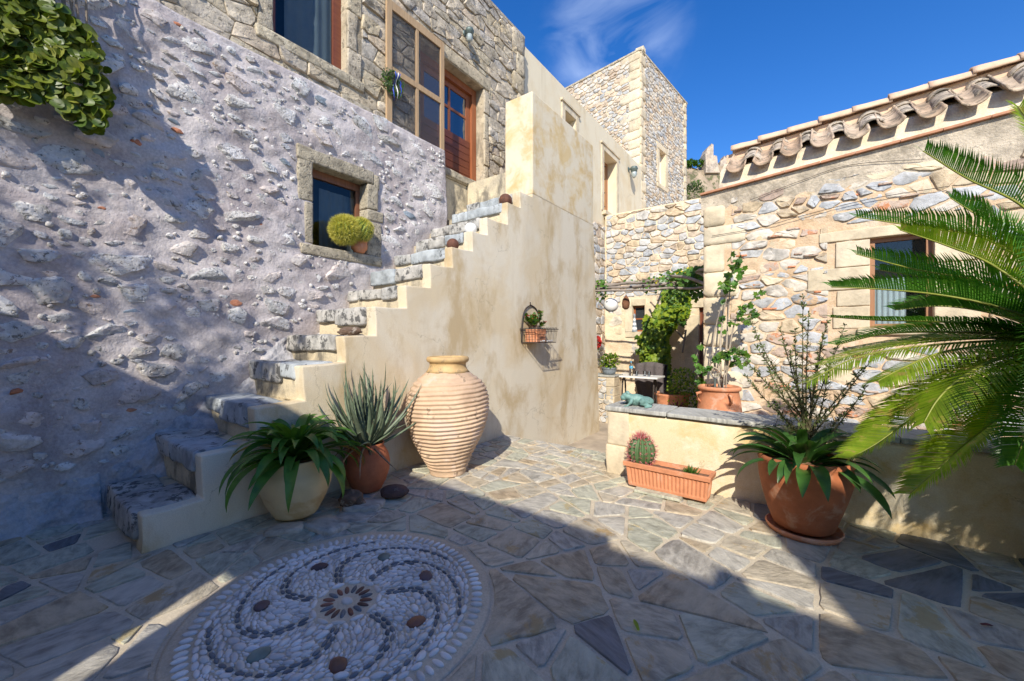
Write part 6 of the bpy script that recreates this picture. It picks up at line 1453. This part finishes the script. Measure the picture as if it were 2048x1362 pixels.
fr((1900, 395, 2.8), [(1980, 450, 2.7), (2060, 530, 2.5), (2120, 610, 2.35)], m_cycad)
fr((1672, 690, 2.6), [(1770, 668, 2.58), (1880, 664, 2.5), (1985, 668, 2.42), (2090, 680, 2.3)], m_cycad, side_up=0.45)
fr((1640, 730, 2.5), [(1740, 700, 2.5), (1850, 684, 2.45), (1985, 676, 2.38), (2090, 682, 2.28)], m_cycadlit, side_up=0.1)
fr((1800, 460, 2.55), [(1890, 490, 2.5), (1985, 530, 2.45), (2095, 610, 2.32)], m_cycadlit)
fr((1730, 870, 2.4), [(1790, 822, 2.4), (1870, 772, 2.38), (1970, 728, 2.32), (2090, 695, 2.26)], m_cycadlit, side_up=0.3)
fr((1840, 815, 2.5), [(1900, 770, 2.5), (1980, 725, 2.4), (2090, 692, 2.3)], m_cycad, side_up=0.2)
fr((1960, 870, 2.3), [(1990, 800, 2.3), (2040, 745, 2.28), (2120, 705, 2.25)], m_cycad, side_up=0.2)
for k in range(58):                           # unseen extra fronds, added to shade the right part of the parapet
    e = Vector((4.25+1.3*((k*0.618) % 1), U(1.5, 2.25), U(0.9, 1.75))); a = cc.lerp(e, 0.35)+UP*U(0.15, 0.35); b_ = cc.lerp(e, 0.7)+UP*U(0.12, 0.3)
    if pix(e)[0] > 2090 and pix(b_)[0] > 2070: frond([cc, a, b_, e], m=m_cycad if k % 2 else m_cycadlit, n=90, ll=0.26)
for k in range(12):                           # the rest of the crown, outside the picture
    az = math.radians(-70+22*k); el = U(0.1, 1.1); d = Vector((math.cos(az), math.sin(az), 0)); p = cc; a = p+d*0.4*math.cos(el)+UP*0.45*math.sin(el); b_ = a+d*0.5*math.cos(el)+UP*(0.3*math.sin(el)-0.05); e = b_+d*0.5+UP*(-0.18)
    x, y = pix(e)
    if depth(e) > 0.3 and x < 2150 or (e-CAM).length < 1.2: continue
    frond([p, a, b_, e], m=m_cycad, n=50)

# ================================================================== THE LOWER COURTYARD AND THE FROG
def remesh(o, vs):
    m = o.modifiers.new('remesh', 'REMESH'); m.mode = 'VOXEL'; m.voxel_size = vs; m.use_smooth_shade = True
    s = o.modifiers.new('smooth', 'SMOOTH'); s.iterations = 3; s.factor = 0.5
fp = Vector((2.06, 3.47, 0.690)); fr_d = Vector((-0.90, -0.42, 0)).normalized(); fr_s = Vector((-fr_d.y, fr_d.x, 0))
def FP(a, s, z): return fp+fr_d*a+fr_s*s+UP*z
Rf = Matrix((fr_d, fr_s, UP)).transposed(); mb = MB()
for (a, s, z, r, tilt) in ((0.0, 0, 0.066, (0.105, 0.072, 0.056), 0.25), (-0.08, 0, 0.055, (0.075, 0.062, 0.046), 0.1), (0.105, 0, 0.098, (0.062, 0.060, 0.040), 0.15), (0.150, 0, 0.088, (0.032, 0.046, 0.024), -0.1), (0.145, 0, 0.074, (0.034, 0.044, 0.018), 0), (0.05, 0, 0.06, (0.08, 0.06, 0.05), 0.5)):
    mb.blob(FP(a, s, z), r, 3, Rf @ Matrix.Rotation(-tilt, 3, 'Y'))
for s in (-1, 1):
    mb.blob(FP(0.105, 0.038*s, 0.134), (0.020, 0.018, 0.019), 3)
    mb.tube([FP(0.07, 0.055*s, 0.075), FP(0.085, 0.088*s, 0.045), FP(0.115, 0.085*s, 0.014)], [0.024, 0.019, 0.012], 8)
    for k in (-1, 0, 1): mb.tube([FP(0.112, 0.085*s, 0.012), FP(0.150, 0.085*s+0.022*k, 0.007)], [0.009, 0.006], 6)
    mb.tube([FP(-0.085, 0.05*s, 0.055), FP(-0.02, 0.100*s, 0.062), FP(-0.005, 0.105*s, 0.045)], [0.036, 0.034, 0.022], 8)
    mb.tube([FP(-0.005, 0.105*s, 0.045), FP(-0.12, 0.098*s, 0.016)], [0.021, 0.013], 8)
    for k in (-1, 0, 1): mb.tube([FP(-0.11, 0.10*s, 0.012), FP(-0.045, 0.125*s+0.02*k, 0.007)], [0.009, 0.006], 6)
frog = tag(mb.build('frog_statue', m_verd, None, True, fp), 'green verdigris frog statue sitting at the left end of the parapet', 'statue'); remesh(frog, 0.0045)
# tall pot with a trained climber
c = Vector((2.52, 5.36, 0.0))
tag(rough_box('stone_block', (2.2, 5.05, GZ), (2.85, 5.7, -0.003), m_dressed, None, 0.02, 0.01, 3, 4), 'pale stone block under the tall tapered terracotta pot behind the parapet', 'stone block')
t = potted('tall_terracotta_pot', 'tall terracotta pot flaring to its foot with a trained climber, behind the parapet', 'potted plant', c, [(0.30, 0), (0.305, 0.03), (0.285, 0.3), (0.255, 0.55), (0.235, 0.68), (0.245, 0.695), (0.262, 0.70), (0.265, 0.735), (0.25, 0.745)], m_terra)
for s in (0, 1):
    q = c+(FW*-1*0.258 if s else RT*-0.252)+UP*0.62; n_ = (FW*-1 if s else RT*-1); sd_ = UP.cross(n_); mb = MB(); mb.tube([q+UP*0.04-n_*0.01, q+n_*0.045+UP*0.03, q+n_*0.04-UP*0.05, q-UP*0.09-n_*0.0], [0.02, 0.022, 0.02, 0.016], 6); mb.build('handle', m_terra, t, True)
def P5(x, y, dy=0.0): return onY(x, y, 5.40+dy)
mb = MB(); pl = []
for k, (x0, y0, x1, y1) in enumerate(((1447, 775, 1462, 545), (1452, 775, 1456, 600), (1437, 775, 1447, 600))): mb.tube([P5(x0, y0), P5(x1, y1, 0.15)], 0.009, 5)
mb.build('canes', m_barkpale, t); mb = MB()
vine_paths = [[(1445, 775), (1440, 690), (1452, 600), (1460, 560), (1478, 520)], [(1440, 775), (1425, 700), (1440, 620), (1453, 585), (1452, 560)], [(1450, 770), (1468, 650), (1500, 605), (1530, 580)], [(1450, 760), (1430, 735), (1403, 745), (1392, 720), (1402, 685)], [(1395, 745), (1400, 765), (1412, 776)], [(1450, 745), (1470, 720), (1485, 705)], [(1455, 640), (1490, 640), (1512, 625)], [(1408, 740), (1440, 712), (1470, 700)]]
for vp in vine_paths:
    path = smooth_path([P5(x, y, U(-0.05, 0.15)) for x, y in vp], 16); mb.tube(path, [0.013-0.0006*i for i in range(16)], 5)
    for i in range(5, 16):
        if U(0, 1) < 0.62:
            for s in range(3): pl.append((path[i]+rvec()*0.03, rvec()+Vector((0, -0.3, -0.2)), Vector((0, -1, 0.6))+rvec()*0.5, U(0.055, 0.10)))
for _ in range(60): x, y = rnd.choice(((1475, 525), (1470, 545), (1455, 570), (1480, 712), (1465, 720))); pl.append((P5(x+U(-16, 16), y+U(-14, 14), U(-.1, .1)), rvec(), Vector((0, -1, 0.6))+rvec()*0.5, U(0.05, 0.10)))
mb.build('stems', m_barkpale, t, True); leaf_cloud('leaf', pl, lobed_leaf(), [m_climb, m_strap], t, 200)
p = P5(1430, 748, -0.12); t = thing('glass_globe_lamp', 'clear glass globe garden lamp stuck in the tall terracotta pot', 'garden lamp', p-UP*0.08); mb = MB(); mb.blob(p, (0.062, 0.062, 0.062), 3); mb.build('globe', m_water, t, True); mb = MB(); mb.tube([p-UP*0.25, p-UP*0.055], 0.014, 6); mb.build('stem', m_lampmetal, t)
# table, chair, bottle, glasses
def P8(x, y, Y=8.5): return onY(x, y, Y)
t = thing('marble_table', 'white marble topped table with black iron legs in the lower courtyard', 'table', (0.3, 8.55, GZ))
rough_box('tabletop', (-0.14, 8.25, 0.485), (0.86, 8.85, 0.52), m_tabletop, t, 0.006, 0.0, 0)
for x in (0.0, 0.72):
    mb = MB()
    for y in (8.36, 8.74): mb.tube(bez([(x, 8.55, 0.48), (x, y, 0.35), (x, 8.55, 0.05), (x, y, -0.35), (x, y+0.1*(1 if y > 8.5 else -1), GZ)], 12), 0.02, 6)
    mb.build('leg', m_iron, t)
mb = MB(); mb.tube([(0.0, 8.55, 0.0), (0.72, 8.55, 0.0)], 0.015, 6); mb.tube([(0.0, 8.55, -0.3), (0.72, 8.55, -0.3)], 0.012, 6); mb.build('stretcher', m_iron, t)
t = thing('cloth_chair', 'chair draped with dark grey cloth behind the marble table', 'chair', (0.45, 9.15, GZ))
def cl(u, q): return Vector((0.10+0.70*u+0.05*math.sin(q*6), 9.12+0.03*math.sin(u*19+q*3)-0.08*(1-q), GZ+0.15+1.15*q+0.06*math.sin(u*math.pi)*q))
v = [cl(i/24, j/12) for i in range(25) for j in range(13)]; f = [(i*13+j, i*13+13+j, i*13+14+j, i*13+j+1) for i in range(24) for j in range(12)]; v += [p+Vector((0, 0.25, -0.02)) for p in v]; f += [tuple(k+325 for k in q) for q in f]+[(i*13+12, i*13+25, i*13+350, i*13+337) for i in range(24)]
obj('cloth', v, f, m_cloth, t, True)
mb = MB(); mb.box((0.12, 8.8, 0.02-0.12), (0.76, 9.25, 0.06-0.12)); mb.build('seat', m_iron, t)
for x in (0.15, 0.72):
    for y in (8.82, 9.22): mb = MB(); mb.tube([(x, y, GZ), (x, y, -0.10)], 0.018, 6); mb.build('leg', m_iron, t)
q = Vector((0.22, 8.42, 0.522)); t = thing('water_bottle', 'clear plastic water bottle with blue cap on the marble table', 'bottle', q); mb = MB(); mb.lathe([(0.04, 0), (0.045, 0.02), (0.045, 0.12), (0.042, 0.14), (0.045, 0.16), (0.045, 0.22), (0.02, 0.285), (0.016, 0.30)], q, 16); mb.build('bottle_body', m_water, t, True)
mb = MB(); mb.lathe([(0.018, 0.298), (0.018, 0.325), (0.001, 0.326)], q, 12); mb.build('cap', m_label, t, True); mb = MB(); mb.lathe([(0.0462, 0.16), (0.0462, 0.215), (0.0455, 0.216)], q, 16); mb.build('wrapper', m_label, t, True)
for k, x in enumerate((0.34, 0.50, 0.62)):
    q = Vector((x, 8.45+0.08*(k % 2), 0.522)); mb = MB(); mb.lathe([(0.001, 0.004), (0.030, 0.0), (0.036, 0.11), (0.034, 0.11), (0.028, 0.012), (0.001, 0.012)], q, 16); tag(mb.build('drinking_glass', m_water, None, True, q), ['clear tumbler on the marble table next to the water bottle', 'middle clear tumbler of three on the marble table', 'clear tumbler furthest right on the marble table'][k], 'glass', 'tumblers on the marble table')
# plants round the courtyard
q = Vector((-0.22, 8.2, 0.542)); t = thing('tub_plant', 'bushy yellow green plant in a grey tub on the low stone wall', 'potted plant', q); mb = MB(); mb.lathe(pot_profile([(0.12, 0), (0.16, 0.08), (0.17, 0.14), (0.18, 0.145), (0.18, 0.16)]), q, 24); mb.build('tub', m_bucket, t, True)
pl = [(q+UP*0.3+Vector((d.x*0.24, d.y*0.2, d.z*0.18)), d+rvec()*0.6, d+UP, U(0.05, 0.085)) for d in (rvec()*U(0.3, 1) for _ in range(420))]; leaf_cloud('leaf', pl, leaf_shape(4, 0.28), [m_climb, m_climby], t, 0, 'foliage')
mb = MB(); [mb.tube([q+UP*0.1, q+UP*0.3+rvec()*0.15], 0.006, 4) for _ in range(8)]; mb.build('stems', m_bark, t)
q = P8(1193, 684, 8.2); t = thing('red_flower', 'bright red flower head just past the edge of the cream stair wall', 'flower', (q.x-0.1, q.y, 0.54)); pl = [(q+Vector((d.x*0.06, d.y*0.06, d.z*0.10)), d, rvec(), 0.07) for d in (rvec() for _ in range(90))]; leaf_cloud('petal', pl, round_leaf(6), [m_red], t, 0, 'petals'); mb = MB(); mb.tube(bez([(q.x-0.12, q.y, 0.545), (q.x-0.05, q.y, 0.8), q], 8), 0.008, 5); mb.build('stem', m_strap, t); leaf_cloud('leaf', [(q-UP*0.13+rvec()*0.04, rvec(), UP, 0.08) for _ in range(8)], leaf_shape(4, 0.3), [m_climby], t, 8)
t = thing('climbing_vine', 'climbing vine of yellow green lobed leaves against the back courtyard wall', 'climbing plant', (0.55, 10.2, GZ))
path = [(1352, 585, 10.55), (1352, 612, 10.5), (1338, 632, 10.4), (1312, 650, 10.3), (1306, 690, 10.2), (1312, 720, 10.0), (1320, 750, 9.9), (1330, 790, 9.8)]; W_ = [34, 36, 42, 40, 36, 38, 40, 46]
pl = []; pls = []
for k in range(1500):
    u = U(0, len(path)-1.001); i = int(u); fq = u-i; x = path[i][0]*(1-fq)+path[i+1][0]*fq; y = path[i][1]*(1-fq)+path[i+1][1]*fq; Y = path[i][2]*(1-fq)+path[i+1][2]*fq; wq = W_[i]*(1-fq)+W_[i+1]*fq
    s = U(-1, 1); p = onY(x+s*wq*(0.72+0.4*nz((x*0.06, y*0.06, s), 1)), y+U(-14, 14), Y-0.25*(1-s*s)+U(-.1, .1)); pl.append((p, Vector((U(-.5, .5), -0.4, -1))+rvec()*0.5, Vector((0, -1, 0.5))+rvec()*0.6, U(0.10, 0.19) if y < 735 else U(0.05, 0.10)))
pl.sort(key=lambda a: depth(a[0])); lo = [a for a in pl if a[3] < 0.10]; hi = [a for a in pl if a[3] >= 0.10]
leaf_cloud('leaf', hi, lobed_leaf(), [m_climby, m_climb, m_climby], t, 260); leaf_cloud('small_leaf', lo, leaf_shape(4, 0.4), [m_climb, m_strap], t, 0, 'small_leaves')
mb = MB()
for k in range(3): mb.tube(smooth_path([Vector(onY(x+U(-8, 8), y, Y+0.1)) for x, y, Y in path[::-1]], 24), 0.02, 5)
mb.build('stems', m_bark, t)
for k, (a, b_) in enumerate((((1301, 604, 10.7), (1370, 680, 10.2)), ((1372, 660, 10.3), (1365, 705, 10.0)))):
    p, q = onY(*a), onY(*b_); mb = MB(); mb.tube([p, q], 0.025, 6); tag(mb.build('garden_stake', m_bark, None, False, p), ['long dark leaning stake crossing the vine by the tiny window', 'short dark stake right of the vine near the arched door'][k], 'stake')
# bush in a terracotta pot in front of the vine, purple leaves beside
q = Vector((1.0, 8.9, GZ)); t = potted('bushy_pot', 'bushy small leaved green plant spilling over a terracotta pot in front of the vine', 'potted plant', q, [(0.24, 0), (0.30, 0.25), (0.36, 0.55), (0.36, 0.62), (0.38, 0.64), (0.38, 0.68)], m_terra)
pl = []
for k in range(1300):
    x, y = U(1330, 1400), U(735, 818); 
    if (x-1366)**2/34**2+(y-785)**2/52**2 > 1: continue
    pl.append((onY(x, y, 8.75+U(-.25, .3)), rvec(), Vector((0, -1, 0.7))+rvec()*0.6, U(0.03, 0.065)))
leaf_cloud('leaf', pl, leaf_shape(4, 0.35), [m_climb, m_climby], t, 0, 'foliage'); mb = MB(); [mb.tube([q+UP*0.6, onY(U(1340, 1390), U(750, 800), 8.8)], 0.006, 4) for _ in range(12)]; mb.build('stems', m_bark, t)
q = P8(1352, 812, 8.2); t = thing('purple_plant', 'dark purple leaved plant low behind the parapet', 'plant', q-UP*0.25)
for k in range(26): az = U(0, 6.28); v, f = strap(q-UP*0.2, az, U(0.7, 1.5), U(0.25, 0.36), 0.03, 0.8, 7); obj('leaf', v, f, m_purple, t, True, q)
mb = MB(); mb.tube([(q.x, q.y, GZ), q-UP*0.18], 0.02, 6); mb.build('stem', m_bark, t)
# pergola of rough poles with leafy creeper
pg = thing('pergola', 'rough pergola of bent grey poles strung between the stair wall and the right house', 'pergola', (0.5, 8.2, GZ))
for k, (ya, yb_, za, zb_, Y, r) in enumerate(((572, 556, 0, 0, 8.3, 0.034), (580, 562, 0, 0, 8.1, 0.03), (576, 572, 0, 0, 8.6, 0.026), (583, 575, 0, 0, 7.9, 0.026), (568, 566, 0, 0, 9.0, 0.026))):
    pts_ = [onY(1170+240*i/9, ya+(yb_-ya)*i/9+4*nz((k, i*0.7, 0), 1), Y) for i in range(10)]; mb = MB(); mb.tube(smooth_path(pts_, 24), r, 7); mb.build('pole', m_pole, pg, True)
for k, (a, b_) in enumerate((((1340, 552, 8.0), (1420, 572, 6.6)), ((1378, 545, 9.0), (1425, 560, 6.4)), ((1385, 550, 8.6), (1418, 540, 6.3)), ((1300, 575, 8.1), (1330, 562, 10.8)))):
    mb = MB(); mb.tube(smooth_path([onY(*a), (onY(*a)+onY(*b_))/2+UP*0.05, onY(*b_)], 10), 0.03, 6); mb.build('cross_pole', m_pole, pg, True)
for x, y in ((-1.3, 8.3), (2.05, 8.3)): mb = MB(); mb.tube([(x, y, GZ), (x+0.03, y, 1.2), (x, y, 2.62)], 0.05, 8); mb.build('post', m_pole, pg, True)
cpv = thing('pergola_creeper', 'green creeper with small yellow flowers trailing over the pergola poles', 'climbing plant', (1.5, 8.2, 2.5)); pl = []; fl_ = []
for k in range(900):
    x = 1408-abs(rnd.gauss(0, 1))*42; 
    if U(0, 1) < 0.10: x = U(1186, 1215)
    if x < 1184 or x > 1412: continue
    dn = U(0, 1)**2*(55 if x > 1330 else 30); y = float(np.interp(x, [1190, 1290, 1340, 1408], [572, 570, 556, 545]))+dn-8+U(-8, 8); pl.append((onY(x, y, U(7.9, 8.6)), Vector((U(-1, 1), -0.3, -0.5)), Vector((0, -1, 0.6))+rvec()*0.6, U(0.05, 0.10)))
for k in range(60): x = U(1300, 1405); fl_.append((onY(x, float(np.interp(x, [1290, 1340, 1408], [562, 552, 538]))+U(-10, 12), 8.2), rvec(), Vector((0, -1, 0.5)), 0.05))
leaf_cloud('leaf', pl, leaf_shape(4, 0.4), [m_climb, m_strap, m_climb], cpv, 0, 'foliage'); leaf_cloud('flower', fl_, round_leaf(5), [m_yellow], cpv, 0, 'flowers')
mb = MB()
for k in range(5): mb.tube(smooth_path([onY(1410-18*i, 560+12*nz((k, i, 3), 0.8), 8.2+0.1*k) for i in range(8)], 20), 0.010, 5)
mb.build('stems', m_bark, cpv)
# hanging lantern and wicker shade
q = onY(1222, 610, 8.2); t = thing('paper_lantern', 'round white ribbed paper lantern hanging from the pergola', 'lantern', q); mb = MB(); R_ = 0.165
mb.lathe([(max(0.05, R_*math.sin(math.pi*i/40))*(1+0.02*(i % 2)), -R_*math.cos(math.pi*i/40)) for i in range(3, 38)], q, 28); mb.build('shade', m_white, t, True); mb = MB(); mb.tube([q+UP*R_, Vector((q.x, q.y, 2.55))], 0.004, 4); mb.build('cord', m_iron, t)
mb = MB(); mb.lathe([(0.05, -R_-0.02), (0.055, -R_+0.01), (0.05, -R_+0.011)], q, 16); mb.build('collar', m_white, t)
q = onY(1252, 604, 8.2); t = thing('wicker_cone', 'brown pointed wicker cone hanging from the pergola beside the white lantern', 'hanging ornament', q); mb = MB(); mb.lathe([(0.03, -0.17), (0.075, -0.13), (0.088, -0.02), (0.07, 0.06), (0.03, 0.13), (0.005, 0.16)], q, 16, lambda r, z, th: (r*(1+0.08*math.sin(z*160+th)), z)); mb.build('basketwork', m_wicker, t, True); mb = MB(); mb.tube([q+UP*0.16, Vector((q.x, q.y, 2.56))], 0.004, 4); mb.build('cord', m_iron, t)
# striped lighthouse ornament in the tiny window, spade shaped plaque
q = Vector((-0.60, BY+0.03, BWIN[2]+0.002)); t = thing('lighthouse_ornament', 'small blue and white striped lighthouse ornament in the tiny courtyard window', 'ornament', q)
for k in range(7): mb = MB(); r0, r1 = 0.085-0.009*k, 0.085-0.009*(k+1); mb.lathe([(r0, 0.065*k), (r1, 0.065*(k+1)), (0.001, 0.065*(k+1)+0.0005)], q, 14); mb.build('band', m_paper if k % 2 else m_bucket, t)
mb = MB(); mb.lathe([(0.035, 0.455), (0.03, 0.50), (0.001, 0.54)], q, 12); mb.build('lantern_room', m_bucket, t)
q = onY(1376, 636, BY-0.02); mb = MB(); o = [(0, 0.14), (0.08, 0.03), (0.055, -0.03), (0.02, -0.01), (0.03, -0.10), (-0.03, -0.10), (-0.02, -0.01), (-0.055, -0.03), (-0.08, 0.03)]; n_ = len(o); mb.add([q+Vector((a, 0, b_)) for a, b_ in o]+[q+Vector((a, 0.018, b_)) for a, b_ in o], [tuple(range(n_)), tuple(range(2*n_-1, n_-1, -1))]+[(i, (i+1) % n_, n_+(i+1) % n_, n_+i) for i in range(n_)])
tag(mb.build('wall_plaque', m_iron, None, False, q), 'small dark spade shaped metal plaque on the back courtyard wall left of the door', 'plaque')

# fallen bits on the paving
c = pt(1277, 1261, 0.02); v, f = strap(c, 2.2, 0.1, 0.075, 0.011, 0.3, 6, 0.3); tag(obj('fallen_leaf', v, f, m_climby, None, True, c), 'yellow green fallen leaf lying on the front paving', 'leaf')
c = pt(1962, 1249, 0.02); v, f = strap(c, 0.4, 0.1, 0.05, 0.012, 0.3, 6, 0.3); tag(obj('fallen_petal', v, f, m_purple, None, True, c), 'dark red fallen petal on the shaded paving at right', 'petal')
